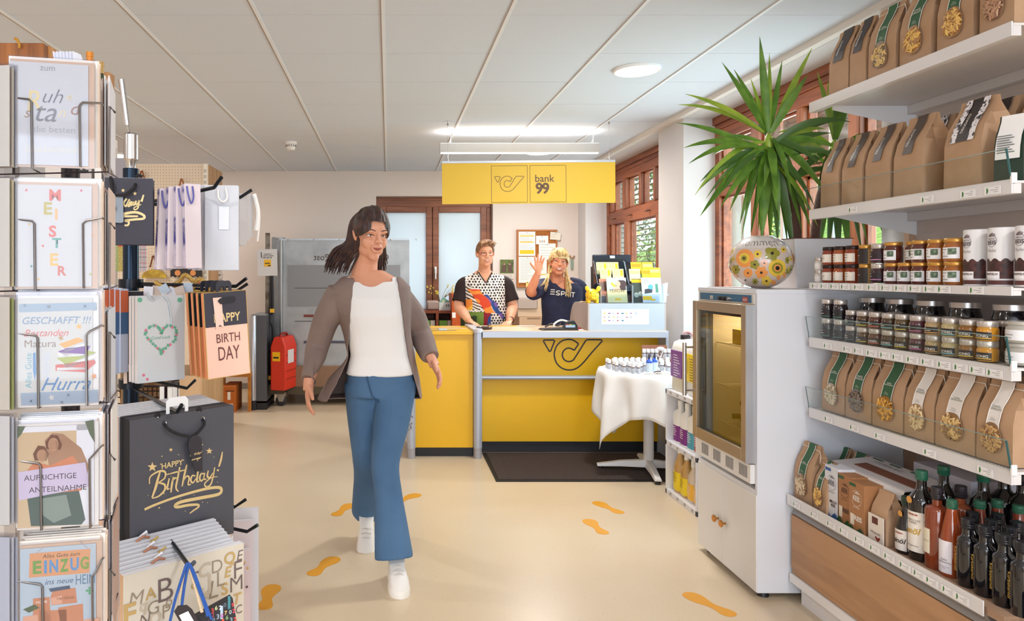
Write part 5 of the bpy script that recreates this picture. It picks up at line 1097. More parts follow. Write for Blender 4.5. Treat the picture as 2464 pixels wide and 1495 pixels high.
# little white-capped bottles on the cloth
def vial():
    t = thing('vial', 'x', 'bottle', (0, 0, 0)); t['label'] = 'small white-capped bottle with brown band in the crowd on the round table'
    MB().lathe([(.001, 0), (.0125, 0), (.0135, .003), (.0135, .038), (.0125, .040)], 12).build('glass_body', mat('#b9bcc4', .3), t); MB().lathe([(.0126, .0385), (.0136, .0385), (.0136, .043), (.011, .044)], 12).build('band', mat('#5a3a34', .4), t)
    MB().lathe([(.0128, .044), (.0132, .046), (.0128, .07), (.011, .0715), (.001, .072)], 12).build('cap', mat('#f1f0f1', .4), t); return t
v0 = vial(); first = True; rr = random.Random(21); GV = 'white-capped bottles crowded on the round table'; pts = []
def rimpt(px, Y): return (X(px, Y), Y)
for row, (Y, pa, pb, n) in enumerate(((4.99, 1486, 1660, 15), (5.045, 1463, 1690, 18), (5.10, 1456, 1690, 18), (5.16, 1450, 1692, 18), (5.22, 1452, 1690, 18), (5.28, 1462, 1690, 17), (5.35, 1480, 1690, 16))):
    for i in range(n):
        px = pa+(pb-pa)*i/(n-1); x = X(px, Y); y = Y+rr.uniform(-.008, .008)
        if (x-TC.x)**2+(y-TC.y)**2 > (TR-.03)**2: continue
        if row == 0 and 1536 < px: continue
        if row == 1 and 1556 < px < 1600: continue
        pts.append((x, y))
for i, (x, y) in enumerate(pts):
    z = TZ+.001
    if first: v0.location = (x, y, z); v0['group'] = GV; first = False
    else: dup(v0, (x, y, z), 0, v0['label'], GV)
# raised wooden rack with a second tier
t = thing('display_step', 'small wooden step at the back of the round table', 'display step', (X(1590, 5.44), 5.44, TZ)); MB().box(-.14, .14, -.035, .035, 0, .05).build('step', mat('#a5765c', .6), t, bevel=.002); MB().box(-.13, .06, .035, .04, .0, .15).build('back_board', mat('#96604a', .6), t)
for i in range(9): dup(v0, (t.location.x-.125+.031*i, 5.44, TZ+.05), 0, 'small white-capped bottle standing on the wooden step of the round table', 'white-capped bottles on the wooden step', scale=1.05)
for i, (px, Y) in enumerate(((1562, 5.02), (1575, 5.07))):
    t = thing('spray_bottle', ['blue spray bottle in front on the round table', 'blue spray bottle behind its twin on the round table'][i], 'spray bottle', (X(px, Y), Y, TZ+.001), group='blue spray bottles on the round table')
    MB().lathe([(.001, 0), (.022, 0), (.022, .07)], 18).build('label', mat('#c9d6e2', .4), t); MB().lathe([(.0215, .07), (.021, .082), (.009, .095), (.009, .102)], 18).build('glass_body', mat('#1f55c4', .12, coat=.6), t)
    MB().lathe([(.0095, .1), (.0095, .115), (.007, .117), (.007, .13), (.001, .131)], 12).build('spray_head', mat('#3c3a48', .4), t)
t = thing('tissue_bundle', 'crumpled white paper beside the blue spray bottles', 'paper', (X(1597, 4.96), 4.965, TZ+.002))
b = MB(); b.ell((0, 0, .008), (.05, .025, .012), 18, 8); b.ell((-.09, .0, .004), (.05, .02, .005), 14, 6)
for i, v in enumerate(b.v): b.v[i] = tuple(Vector(v)+noise.noise_vector(Vector(v)*60)*.006)
b.build('paper', mat('#eee2da', .8), t); MB().tube(spline([(-.07, -.01, .012), (-.05, -.015, .02), (-.03, -.01, .02), (-.02, -.015, .01)], 4), .004, 6).build('dark_ribbon', mat('#4a3a3a', .5), t)
t = thing('shell_ornament', 'white bird-shaped ornament at the back edge of the round table', 'ornament', (X(1597, 5.3), 5.36, TZ)); b = MB(); b.ell((0, 0, .135), (.03, .02, .014), 14, 8); b.build('head', WHITE, t); MB().lathe([(.03, 0), (.028, .05), (.012, .12), (.001, .125)], 14).build('body', mat('#5a3a34', .4, var=('#d9d0cc', 60, .45, .55)), t)

# ================================================================ glass-door fridge in its cabinet
t = thing('fridge_cabinet', 'tall white cabinet holding a glass-door fridge, two doors below', 'cabinet', (XFR, YF0, 0)); D = 2.24-XFR; Wf = YF1-YF0; FT_ = 1.353
LAM = mat('#dedfe6', .45); LAMD = mat('#e3e0df', .45)
b = MB(); b.box(0, D, 0, .019, .03, FT_-.019); b.build('side_panel', LAM, t, bevel=.0015); MB().box(0, D, Wf-.019, Wf, .03, FT_-.019).build('side_panel', LAM, t, bevel=.0015)
MB().box(-.003, D, 0, Wf, FT_-.019, FT_).build('top_panel', LAM, t, bevel=.0015); MB().box(.0, D, .019, Wf-.019, .455, .474).build('middle_panel', LAM, t); MB().box(D-.02, D, .019, Wf-.019, .03, FT_-.019).build('back_panel', LAM, t); MB().box(0.02, D, .019, Wf-.019, .03, .05).build('bottom_panel', LAM, t)
ym = 3.485-YF0
for a, b_ in ((.003, ym-.0015), (ym+.0015, Wf-.003)):
    o = MB().box(-.004, .015, a, b_, .032, .455).build('door', LAMD, t, bevel=.0015)
    ky = b_-.035 if a < .1 else a+.035
    M_ = Matrix.Translation((-.004, ky, .235)) @ Matrix.Rotation(-PI/2, 4, 'Y'); MB().lathe([(.005, 0), (.005, .014), (.015, .018), (.018, .024), (.014, .029), (.001, .03)], 18, M=M_).build('knob', mat('#c98a4a', .22, .9), o)
for y in (.05, Wf-.05):
    for x in (.05, D-.06): MB().lathe([(.001, .032), (.02, .032), (.025, .0), (.001, 0)], 14, (x, y, 0)).build('foot', BLACK, t)
fz0, fz1 = .53, 1.285
t2 = thing('glass_door_fridge', 'built-in drinks fridge with champagne-coloured glass door and blue control strip', 'fridge', (XFR, YF0, 0))
INR = mat('#e9e4d8', .5)
b = MB(); y0, y1 = .022, Wf-.022; b.box(.05, D-.03, y0, y0+.035, fz0+.06, 1.333); b.box(.05, D-.03, y1-.035, y1, fz0+.06, 1.333); b.box(D-.08, D-.03, y0, y1, fz0+.06, 1.333); b.box(.05, D-.03, y0, y1, 1.27, 1.333); b.box(.03, D-.03, y0, y1, fz0-.04, fz0+.06); b.build('housing', INR, t2)
MB().box(-.004, .06, y0, y1, fz1+.002, 1.333).build('control_panel', mat('#ded9d2', .4), t2)
o = MB().box(-.006, -.003, y0+.02, y1-.012, fz1+.008, 1.327).build('control_strip', mat('#2f6a8e', .3), t2)
MB().box(-.008, -.005, y0+.05, y0+.095, 1.292, 1.318).build('badge', mat('#b8493e', .4), o); text('ASM', WHITE, o, (-.0085, y0+.0725, 1.305), .036, xdir=(0, -1, 0))
for y, c in ((y1-.3, '#1a1a20'), (y1-.26, '#1a1a20')): MB().lathe([(.001, .02), (.009, .02), (.011, 0)], 12, M=Matrix.Translation((-.006, y, 1.305)) @ Matrix.Rotation(-PI/2, 4, 'Y')).build('rocker_switch', mat(c, .3), o)
MB().lathe([(.001, .018), (.008, .018), (.009, 0)], 12, M=Matrix.Translation((-.006, y0+.21, 1.305)) @ Matrix.Rotation(-PI/2, 4, 'Y')).build('dial', CHROME, o)
MB().box(-.008, -.005, y1-.16, y1-.13, 1.297, 1.315).build('display', mat('#b5b0a8', .4), o)
CH = mat('#b5a48e', .3, .65); dz0 = .590; dx = -.04
o = thing('x', 'x', 'x'); bpy.data.objects.remove(o)
b = MB(); fw = .045; ya, yb = y0, y1
b.box(dx, .005, ya, ya+fw, dz0, fz1); b.box(dx, .005, yb-fw, yb, dz0, fz1); b.box(dx, .005, ya+fw, yb-fw, dz0, dz0+fw+.01); b.box(dx, .005, ya+fw, yb-fw, fz1-fw, fz1); dr = b.build('door', CH, t2, bevel=.003)
MB().box(dx-.002, .006, ya-.006, ya, dz0, fz1).build('edge_profile', mat('#c4c6cc', .3, .6), dr)
MB().box(dx+.012, dx+.016, ya+fw, yb-fw, dz0+fw, fz1-fw).build('door_glass', glassy('#dcd8c8', .12), dr)
b = MB(); e = .014
for q in ((ya+fw, ya+fw+e, dz0+fw, fz1-fw), (yb-fw-e*2.5, yb-fw, dz0+fw, fz1-fw), (ya+fw, yb-fw, dz0+fw, dz0+fw+e), (ya+fw, yb-fw, fz1-fw-e, fz1-fw)): b.box(dx+.017, dx+.035, *q)
b.build('seal', mat('#3e444c', .5), dr)
hx = -.085; hy = Wf-.03; hb = MB(); hb.tube([(hx, hy, Z(825, 3.72)-.0), (hx, hy, Z(952, 3.72))], .0105, 14); hb.build('door_handle', CHROME, dr)
for py in (836, 940): MB().tube([(hx, hy, Z(py, 3.72)), (dx, hy, Z(py, 3.72))], .006, 8).build('handle_stud', CHROME, dr)
MB().box(-.02, .03, y0, y1, fz0-.03, dz0-.006).build('vent_panel', mat('#e5e2e0', .4), t2)
for g_ in range(4):
    for k in range(6): MB().box(-.0215, -.0195, .05+g_*.13+k*.013, .055+g_*.13+k*.013, fz0-.012, fz0+.04).build('vent_slot', mat('#6d6866', .6), t2)
for y in (.06, Wf-.07): MB().lathe([(.001, .04), (.018, .04), (.018, 0), (.001, 0)], 12, (.05, y, fz0-.055)).build('foot', GREY, t2)
wm = MB(); [wm.tube([(.07, .07+.0205*k, 0), (D-.1, .07+.0205*k, 0)], .0018, 4) for k in range(23)]; wm.tube([(.07, .06, 0), (.07, Wf-.06, 0)], .003, 6); wm.tube([(D-.1, .06, 0), (D-.1, Wf-.06, 0)], .003, 6)
wme = wm.mesh('wire_shelf', mat('#efe9dc', .4))
for z in (.68, .865, 1.075): put('wire_shelf', wme, t2, Matrix.Translation((0, 0, z)))
area('fridge_fill_light', (XFR+.25, 3.46, 1.262), (0, 0, 0), .3, .3, 3.5, (1, .88, .68))  # added fill light, brightens the fridge interior so its contents show
def inside(name, label, cat, x, y, z, mk, group=None):
    o = thing(name, label, cat, (x, y, z), -PI/2, group); mk(o); return o
AMB = mat('#b3701c', .15, coat=.6)
def lying(o): MB().lathe([(.001, 0), (.034, .0), (.035, .01), (.035, .15), (.012, .2), (.012, .26), (.001, .262)], 16, M=Matrix.Rotation(PI/2, 4, 'X') @ Matrix.Translation((0, .036, 0))).build('glass_body', AMB, o); MB().lathe([(.0135, .235), (.0135, .265), (.001, .266)], 12, M=Matrix.Rotation(PI/2, 4, 'X') @ Matrix.Translation((0, .036, 0))).build('cap', mat('#3a2a22', .4), o)
for i in range(5): inside('lying_bottle', '%s amber bottle from the door hinge side, lying on the fridge\'s lowest rack' % ORD[i], 'bottle', XFR+.36, YF0+.11+.078*i, .683, lying, 'amber bottles lying in the fridge')
for i in range(4): inside('lying_bottle', '%s amber bottle from the hinge side, on top of the lying row in the fridge' % ORD[i], 'bottle', XFR+.38, YF0+.15+.078*i, .752, lying, 'amber bottles lying in the fridge')
def jug(o): MB().lathe([(.001, 0), (.035, 0), (.036, .01), (.036, .1), (.014, .15), (.014, .17)], 18).build('body', mat('#d8c9a8', .3), o); MB().lathe([(.0365, .03), (.0365, .09)], 18).build('label', PAPER, o); MB().lathe([(.001, .19), (.017, .19), (.017, .165)], 14).build('cap', WHITE, o)
inside('juice_bottle', 'pale juice bottle with white label standing in the fridge', 'bottle', XFR+.15, 3.375, .868, jug)
def cartn(o): MB().box(-.035, .035, -.035, .035, 0, .165).build('box_body', mat('#efe9cf', .5), o); MB().flat(disc(0, .11, .018, 14), -.0358).build('round_print', mat('#8a6a2c', .6), o); MB().flat(disc(0, .05, .026, 16), -.0358).build('wreath_print', mat('#c98a2c', .6), o)
inside('juice_carton', 'cream drinks carton with wreath print standing in the fridge', 'carton', XFR+.13, 3.285, .868, cartn)
inside('yellow_box', 'yellow flat box on the top rack of the fridge', 'box', XFR+.22, 3.40, 1.078, lambda o: MB().box(-.2, .2, -.12, .12, 0, .07).build('box_body', mat('#e0b23a', .5), o))

# ================================================================ round vase with painted flowers
VC = Vector((X(1831, 3.38), 3.38, FT_+.126)); VR = (.135, .135, .126)
t = thing('flower_vase', 'round ceramic vase painted with orange and olive flowers on the fridge cabinet', 'vase', VC)
pr = [(.055, -.121)]+[(VR[0]*math.cos(a), VR[2]*math.sin(a)) for a in [-1.28+2.5*k/26 for k in range(27)]]+[(.04, .119)]
MB().lathe([(.001, -.1225), (.05, -.1235)]+pr+[(.03, .10), (.001, .10)], 48).build('body', mat('#c9b8ae', .28, coat=.7), t, smooth=1.4)
fl = {}
def vs(px, py):   # point on the vase skin along the line of sight
    o_ = Vector((0, 0, H))-VC; d = Vector(((px-CX)/F, 1, (CY-py)/F)); g = Vector((1/VR[0], 1/VR[1], 1/VR[2])); o2 = Vector([o_[i]*g[i] for i in range(3)]); d2 = Vector([d[i]*g[i] for i in range(3)])
    A, B, C = d2.dot(d2), 2*o2.dot(d2), o2.dot(o2)-1; q = B*B-4*A*C
    if q < 0: return None
    tt = (-B-math.sqrt(q))/(2*A); p = o_+d*tt; n_ = Vector([p[i]*g[i]*g[i] for i in range(3)]).normalized(); return p+n_*fl.get('o', .0008)
def dec(name, poly, m, off):
    fl['o'] = off; q = [vs(*p) for p in poly]
    if any(p is None for p in q): return
    c = sum(q, Vector())/len(q); cc = c.normalized(); fl['o'] = off
    cx_, cy_ = sum(p[0] for p in poly)/len(poly), sum(p[1] for p in poly)/len(poly); c = vs(cx_, cy_) or c
    mids = [vs((p[0]+cx_)/2, (p[1]+cy_)/2) for p in poly]; n = len(q); b = MB(); b.add(q+mids+[c], [(i, (i+1) % n, n+(i+1) % n, n+i) for i in range(n)]+[(n+i, n+(i+1) % n, 2*n) for i in range(n)])
    me = b.mesh(name, m)
    for k in range(3): put(name, me, t, Matrix.Rotation(k*2*PI/3, 4, 'Z'))
OR, OL, YE, DKV = mat('#e8964a', .35, coat=.5), mat('#8f8a2e', .35, coat=.5), mat('#e3bd3e', .35, coat=.5), mat('#241a16', .2, coat=.6)
def vflower(cx_, cy_, r, n, m, mc, kind='petal', sx=1.):
    if kind == 'disc': poly = [(cx_+r*sx*math.cos(2*PI*i/20), cy_+r*math.sin(2*PI*i/20)) for i in range(20)]
    elif kind == 'petal': poly = [(cx_+r*sx*(.72+.28*abs(math.cos(n*math.pi*i/(8*n))))*math.cos(2*PI*i/(8*n)), cy_+r*(.72+.28*abs(math.cos(n*PI*i/(8*n))))*math.sin(2*PI*i/(8*n))) for i in range(8*n)]
    else: poly = [(cx_+r*sx*(1 if i % 2 == 0 else .55)*math.cos(PI*i/n), cy_+r*(1 if i % 2 == 0 else .55)*math.sin(PI*i/n)) for i in range(2*n)]
    dec('painted_flower', poly, m, .0008); dec('flower_centre', [(cx_+r*.2*sx*math.cos(2*PI*i/12), cy_+r*.2*math.sin(2*PI*i/12)) for i in range(12)], mc, .002)
for a in ((1793, 622, 22, 20, OR, OL, 'disc'), (1870, 645, 21, 20, YE, OR, 'disc'), (1823, 612, 13, 10, YE, DKV, 'star'), (1858, 610, 19, 5, OL, DKV), (1885, 601, 10, 10, YE, DKV, 'star', .8), (1816, 637, 12, 5, OL, DKV), (1839, 633, 11, 9, mat('#e9a888', .35, coat=.5), DKV, 'star'), (1832, 656, 16, 6, OR, DKV), (1800, 657, 11, 12, OR, DKV, 'disc'), (1771, 649, 12, 6, OL, DKV, 'petal', .8), (1794, 674, 12, 12, YE, DKV, 'disc', .95), (1817, 678, 10, 8, OL, DKV, 'star'), (1844, 676, 13, 5, YE, DKV), (1765, 624, 8, 10, YE, DKV, 'star', .6), (1894, 627, 9, 5, OL, DKV, 'petal', .6), (1873, 668, 6, 5, OR, OR, 'disc', .8), (1861, 680, 6, 5, OR, OR, 'disc'), (1887, 662, 7, 5, OR, OR, 'disc', .5), (1898, 646, 7, 9, YE, DKV, 'star', .5)): vflower(*a)
for cx_, cy_, r, m in ((1792, 622, 12.5, YE), (1791, 622, 7, OL), (1791, 622, 2.6, DKV), (1870, 645, 13, OL), (1870, 645, 8.5, OR), (1870, 645, 5, DKV)): dec('flower_ring', [(cx_+r*math.cos(2*PI*i/16), cy_+r*math.sin(2*PI*i/16)) for i in range(16)], m, .0024+(.0004 if r < 10 else 0)+(.0004 if r < 6 else 0))
zb = (Z(597, 3.25)-VC.z)
MB().lathe([(VR[0]*math.cos(math.asin(z/VR[2]))+.0009, z) for z in [zb+(.112-zb)*k/12 for k in range(13)]], 48).build('upper_band', mat('#cfc6c0', .25, coat=.7), t, smooth=1.4)
me, asp = text_mesh('Willkommen im Ort', bold=-.012); me = me.copy(); me.materials.clear(); me.materials.append(mat('#6f625c', .4))
for v in me.vertices:
    z = zb+.028+v.co.y*.40; r = VR[0]*math.sqrt(max(.01, 1-(z/VR[2])**2))+.0015; a = -PI/2-.25+v.co.x*.44/.118; v.co = Vector((math.cos(a)*r, math.sin(a)*r, z))
put('lettering', me, t)
t = thing('paper_sheets', 'loose papers lying on top of the fridge cabinet under the vase', 'paper', (1.75, 3.6, FT_)); MB().box(-.12, .12, -.09, .11, 0, .003).build('sheet', mat('#b7a7a4', .6), t); MB().box(.0, .3, -.25, -.0, .0, .0025).build('sheet', mat('#cfc8c6', .6), t)
t = thing('paper_sheets', 'white brochures on the cabinet top between vase and plant pot', 'paper', (2.0, 3.25, FT_)); MB().box(-.1, .12, -.06, .06, 0, .004).build('sheet', mat('#d8d2d0', .6), t)

# ================================================================ yucca in its pot
PB = Vector((2.03, 3.52, FT_)); 
t = thing('plant_pot', 'square white plant pot on the fridge cabinet behind the vase', 'plant pot', PB)
zt = Z(573, 3.4)-FT_; b = MB(); s0, s1 = .115, .135
b.loft([[Vector((sx*s, sy*s, z)) for sx, sy in ((-1, -1), (1, -1), (1, 1), (-1, 1))] for s, z in ((s0, 0), (s1, zt), (s1-.012, zt), (s1-.014, zt-.03))]); b.build('pot', mat('#dcdadd', .4), t, smooth=.5, bevel=.004)
MB().box(-s1+.013, s1-.013, -s1+.013, s1-.013, zt-.035, zt-.02).build('soil', mat('#3b241c', .9, bump=(80, .8, .01)), t); MB().box(-s1-.002, s1+.002, -s1-.002, s1+.002, zt-.004, zt).build('rim', mat('#6a3a30', .5), t)
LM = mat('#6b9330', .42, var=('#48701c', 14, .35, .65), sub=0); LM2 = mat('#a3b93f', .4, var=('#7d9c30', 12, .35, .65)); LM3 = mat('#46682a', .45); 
def leafmesh(p0, tip, w, droop, tw, m):
    p0, tip = Vector(p0), Vector(tip); L_ = (tip-p0).length; mid = (p0+tip)/2+Vector((0, 0, droop*L_))
    cpts = [p0*(1-u)**2+mid*2*u*(1-u)+tip*u*u for u in [k/10 for k in range(11)]]; b = MB(); vs_ = []
    for k, c in enumerate(cpts):
        u = k/10; d = (cpts[min(k+1, 10)]-cpts[max(k-1, 0)]).normalized(); sd = d.cross(Vector((math.sin(tw), -math.cos(tw), .35))).normalized(); nn = sd.cross(d)
        ww = w*(.42+.58*math.sin(min(1, u*1.9)*PI/2)) * (1-max(0, (u-.35)/.65)**1.7)*.98+.0006
        vs_ += [c-sd*ww+nn*ww*.35, c, c+sd*ww+nn*ww*.35]
    fs = []
    for k in range(10):
        a = 3*k; fs += [(a, a+1, a+4, a+3), (a+1, a+2, a+5, a+4)]
    b.add(vs_, fs); return b.mesh('leaf', m, smooth=1.5)
rr = random.Random(31)
def yucca(name, label, foot, crown, tips, extra, seed, scale=1.):
    t = thing('yucca_plant', label, 'plant', foot); q = Vector(crown)-Vector(foot)
    MB().tube(spline([(0, 0, 0), (q.x*.2+.01, q.y*.3, q.z*.45), (q.x*.8, q.y*.8, q.z*.85), tuple(q)], 5), [.022-.006*k/15 for k in range(16)], 10).build('stem', mat('#5a4036', .85, bump=(40, .8, .01)), t)
    MB().ell(q, (.02, .02, .05), 12, 8).build('leaf_heart', LM2, t)
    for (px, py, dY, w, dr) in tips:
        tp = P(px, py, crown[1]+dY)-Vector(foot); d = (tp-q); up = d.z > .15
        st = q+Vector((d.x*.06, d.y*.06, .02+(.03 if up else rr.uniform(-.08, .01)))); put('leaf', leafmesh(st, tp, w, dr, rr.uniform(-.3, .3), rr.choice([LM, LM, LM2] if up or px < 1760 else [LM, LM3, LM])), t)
    for i in range(extra):
        a = rr.uniform(0, 2*PI); el = rr.uniform(-1.45, .35); L_ = rr.uniform(.34, .5)*scale
        hd = Vector((math.cos(a), math.sin(a), 0)); e = q+hd*math.cos(el)*L_*.9*.8+Vector((0, 0, math.sin(el)*L_))
        if (e+Vector(foot)).x > 2.55: e.x = 2.55-foot[0]
        st = q+hd*.015+Vector((0, 0, .02 if el > .2 else rr.uniform(-.10, 0)))
        put('leaf', leafmesh(st, e, rr.uniform(.014, .021), .12+.18*math.cos(el), rr.uniform(-.4, .4), rr.choice([LM, LM, LM2, LM3])), t)
    return t
C1 = (X(1850, 3.45), 3.45, Z(345, 3.45))
tips = [(1828, 88, .02, .02, 0), (1737, 150, .05, .021, .03), (1766, 167, .1, .018, .03), (1851, 128, .12, .014, .04), (1882, 146, .15, .014, .03), (1954, 116, 0, .016, .05), (1944, 180, -.05, .021, .05), (1806, 188, .1, .01, .02), (1648, 226, -.05, .017, .1), (1631, 252, .05, .014, .16), (1628, 296, 0, .016, .12), (1645, 356, -.08, .019, .16), (1657, 394, -.1, .017, .22), (1672, 470, 0, .013, .3), (1684, 521, -.12, .023, .12), (1699, 478, .1, .012, .28), (1733, 500, -.04, .018, .2), (1722, 330, .1, .012, .15),
        (1990, 470, -.1, .022, .2), (1975, 400, -.1, .02, .22), (2000, 320, .0, .02, .12), (2040, 285, .1, .012, .12), (1905, 470, -.12, .02, .3), (1784, 575, -.02, .012, .3), (1808, 560, .05, .02, .2), (1832, 585, -.08, .028, .12), (1853, 590, .08, .024, .1), (1872, 600, -.05, .024, .15), (1895, 590, .1, .022, .2), (1912, 610, -.02, .024, .2), (1930, 560, 0, .02, .25), (1780, 540, .1, .02, .2), (1905, 600, .14, .02, .2), (1945, 540, -.06, .02, .3), (1865, 470, -.15, .022, .3), (1820, 500, -.14, .022, .2)]
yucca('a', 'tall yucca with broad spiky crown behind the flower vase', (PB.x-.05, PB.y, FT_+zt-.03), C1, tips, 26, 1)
C2 = (X(2008, 3.62), 3.62, Z(360, 3.62))
tips2 = [(1966, 172, 0, .022, .02), (1992, 195, .1, .022, .0), (2016, 190, -.1, .022, .0), (2048, 200, .05, .02, .02), (1908, 345, 0, .018, .1), (2080, 320, -.1, .024, .2), (1962, 520, 0, .022, .25), (1950, 690, -.05, .026, .15), (1990, 640, .05, .026, .15), (2018, 640, -.1, .026, .12), (2045, 640, .06, .026, .15), (2075, 620, -.06, .024, .2), (2090, 600, .1, .02, .2), (1975, 600, .15, .024, .2), (2132, 582, .0, .012, .15), (1915, 430, .1, .014, .2)]
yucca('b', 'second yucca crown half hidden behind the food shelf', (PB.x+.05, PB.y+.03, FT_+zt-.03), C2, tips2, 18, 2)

# ================================================================ the food shelf
SY0, SY1 = 2.11, 3.125; XS = 1.81; XB = 2.27; XD = 1.727
SHM = mat('#dcd7d6', .45); SHW = mat('#e9e6e6', .45); OAK = mat('#b98d66', .5, wood=('#9c7350', 1, .8)); ALU = mat('#9c9794', .4, .4)
t = thing('food_shelf', 'white shop shelving with five boards and an oak base, right of the fridge', 'shelving', (0, 0, 0))
MB().box(XB, XB+.02, SY0-.05, SY1+.02, .1, 2.45).build('back_panel', mat('#cdbfb6', .6), t)
for y in (SY1+.0, ): MB().box(XB-.03, XB+.02, y, y+.03, .0, 2.5).build('upright', mat('#b9957a', .6), t)
LEVEL = {1: 2.156, 2: 1.697, 3: 1.384, 4: 1.150, 5: .848}
lm = MB(); lm.box(-.0008, .0008, -.024, .024, 0, .026); 
def leafpoly(s): return [(0, 0), (s*.5, s*.4), (s*.62, s), (s*.45, s*1.5), (s*.1, s*1.8), (s*.0, s*1.2)]
lp = MB(); lp.box(-.0006, 0, -.03, .03, 0, .024)
lp.at(1); lp.add([(-.0012, .022-u, .002+w_) for u, w_ in leafpoly(.011)], [tuple(range(6))]); lp.at(2)
for k, (a, b_) in enumerate(((-.01, -.022), (.008, -.02), (-.004, -.02))): lp.add([(-.0012, a, .018-.006*k), (-.0012, b_, .018-.006*k), (-.0012, b_, .0193-.006*k), (-.0012, a, .0193-.006*k)], [(0, 1, 2, 3)])
lpm = lp.mesh('price_label', [mat('#efedee', .5), mat('#3f7a3c', .5), mat('#8f8a8c', .6)])
def labels(x, z, ys, par, s=1.):
    for y in ys: put('price_label', lpm, par, Matrix.Translation((x-.0015, y, z)) @ Matrix.Scale(s, 4))
GE = mat('#2f5a5c', .2)
for n, z in LEVEL.items():
    th = .042 if n != 3 else .027
    b = MB(); b.box(XS+.006, XB, SY0, SY1, z-.012, z-.004); b.box(XS+.006, XS+.03, SY0, SY1, z-th, z-.012); b.box(XS+.05, XB, SY0, SY0+.004, z-.035, z-.012); b.box(XB-.04, XB, SY0, SY1, z-.05, z-.012)
    o = b.build('shelf_board', SHM, t, bevel=.0015)
    MB().box(XS, XS+.005, SY0, SY1, z-th, z).build('price_rail', mat('#dedbdc', .35), o)
    c = MB(); [c.box(XS+.0055, XS+.012, SY0+.01+.0125*k, SY0+.015+.0125*k, z-.004, z-.0005) for k in range(80)]; stuff(c.build('perforation', mat('#8d8680', .6), t))
    for yy in (SY1-.004, SY0+.001): MB().prism([(XB, z-.012), (XB-.36, z-.012), (XB-.36, z-.03), (XB, z-.11)], 'y', yy, yy+.003).build('bracket', SHW, t)
    if n in (2, 4, 5):
        gh = .088; MB().add([(XS-.001, SY0, z-.004), (XS-.001, SY1, z-.004), (XS-.016, SY1, z+gh), (XS-.016, SY0, z+gh), (XS+.001, SY0, z-.004), (XS+.001, SY1, z-.004), (XS-.014, SY1, z+gh), (XS-.014, SY0, z+gh)], [(0, 1, 2, 3), (7, 6, 5, 4)]).build('glass_guard', glassy('#fafcfb', .025), t)
        MB().tube([(XS-.015, SY0, z+gh), (XS-.015, SY1, z+gh)], .0014, 5).build('glass_edge', mat('#7f9a98', .2), t); MB().tube([(XS-.0, SY0, z-.004), (XS-.015, SY0, z+gh)], .003, 5).build('glass_edge', GE, t)
        MB().tube([(XS-.0, SY1, z-.004), (XS-.015, SY1, z+gh)], .0014, 5).build('glass_edge', GE, t)
        MB().box(XS-.004, XS+.012, SY0-.006, SY0, z-.012, z+.018).build('end_clip', mat('#eae7e6', .4), t)
labels(XS, LEVEL[2]-.038, [YX(p, XS) for p in (2053, 2232, 2330, 2390)], t)
labels(XS, LEVEL[3]-.026, [YX(p, XS) for p in (1963, 1984, 2008, 2034, 2066, 2100, 2133, 2167, 2202, 2239, 2272, 2350)], t)
labels(XS, LEVEL[4]-.038, [YX(p, XS) for p in (1992, 2040, 2066, 2098, 2130, 2160, 2196, 2232, 2272, 2312, 2352, 2394)], t)
labels(XS, LEVEL[5]-.038, [YX(p, XS) for p in (1994, 2056, 2118, 2238, 2372)], t)
# base: deck, alu profile, oak front, plinth
MB().box(XD+.01, XB+.02, SY0-.06, SY1+.02, .43, .452).build('deck_board', mat('#b3927a', .5, wood=('#9c7c62', 1, .8)), t); MB().box(XD, XD+.004, SY0, SY1+.02, .425, .470).build('price_rail', mat('#dedbdc', .35), t)
b = MB(); b.prism([(XD+.012, .425), (XD+.03, .40), (XD+.02, .385), (XB, .385), (XB, .43), (XD+.012, .43)], 'y', SY0+.0, SY1+.02); b.build('profile_rail', ALU, t)
MB().box(XD+.015, XD+.035, SY0-.04, SY1+.015, .15, .382).build('oak_front', OAK, t, bevel=.002); MB().box(XD+.02, XD+.035, SY0-.04, SY1+.015, .128, .148).build('oak_lip', OAK, t)
MB().box(XD+.03, XB+.02, SY0-.06, SY0-.04, .0, .425).build('end_panel', OAK, t); MB().box(XD+.01, XB, SY0-.06, SY1+.02, .09, .126).build('plinth_top', SHW, t); MB().box(XD+.05, XB, SY0-.06, SY1+.0, 0, .09).build('plinth', SHW, t)
labels(XD, .431, [YX(p, XD) for p in (1917, 1960, 2000, 2031, 2068, 2105, 2140, 2178, 2212, 2243, 2283, 2316)], t, .95)

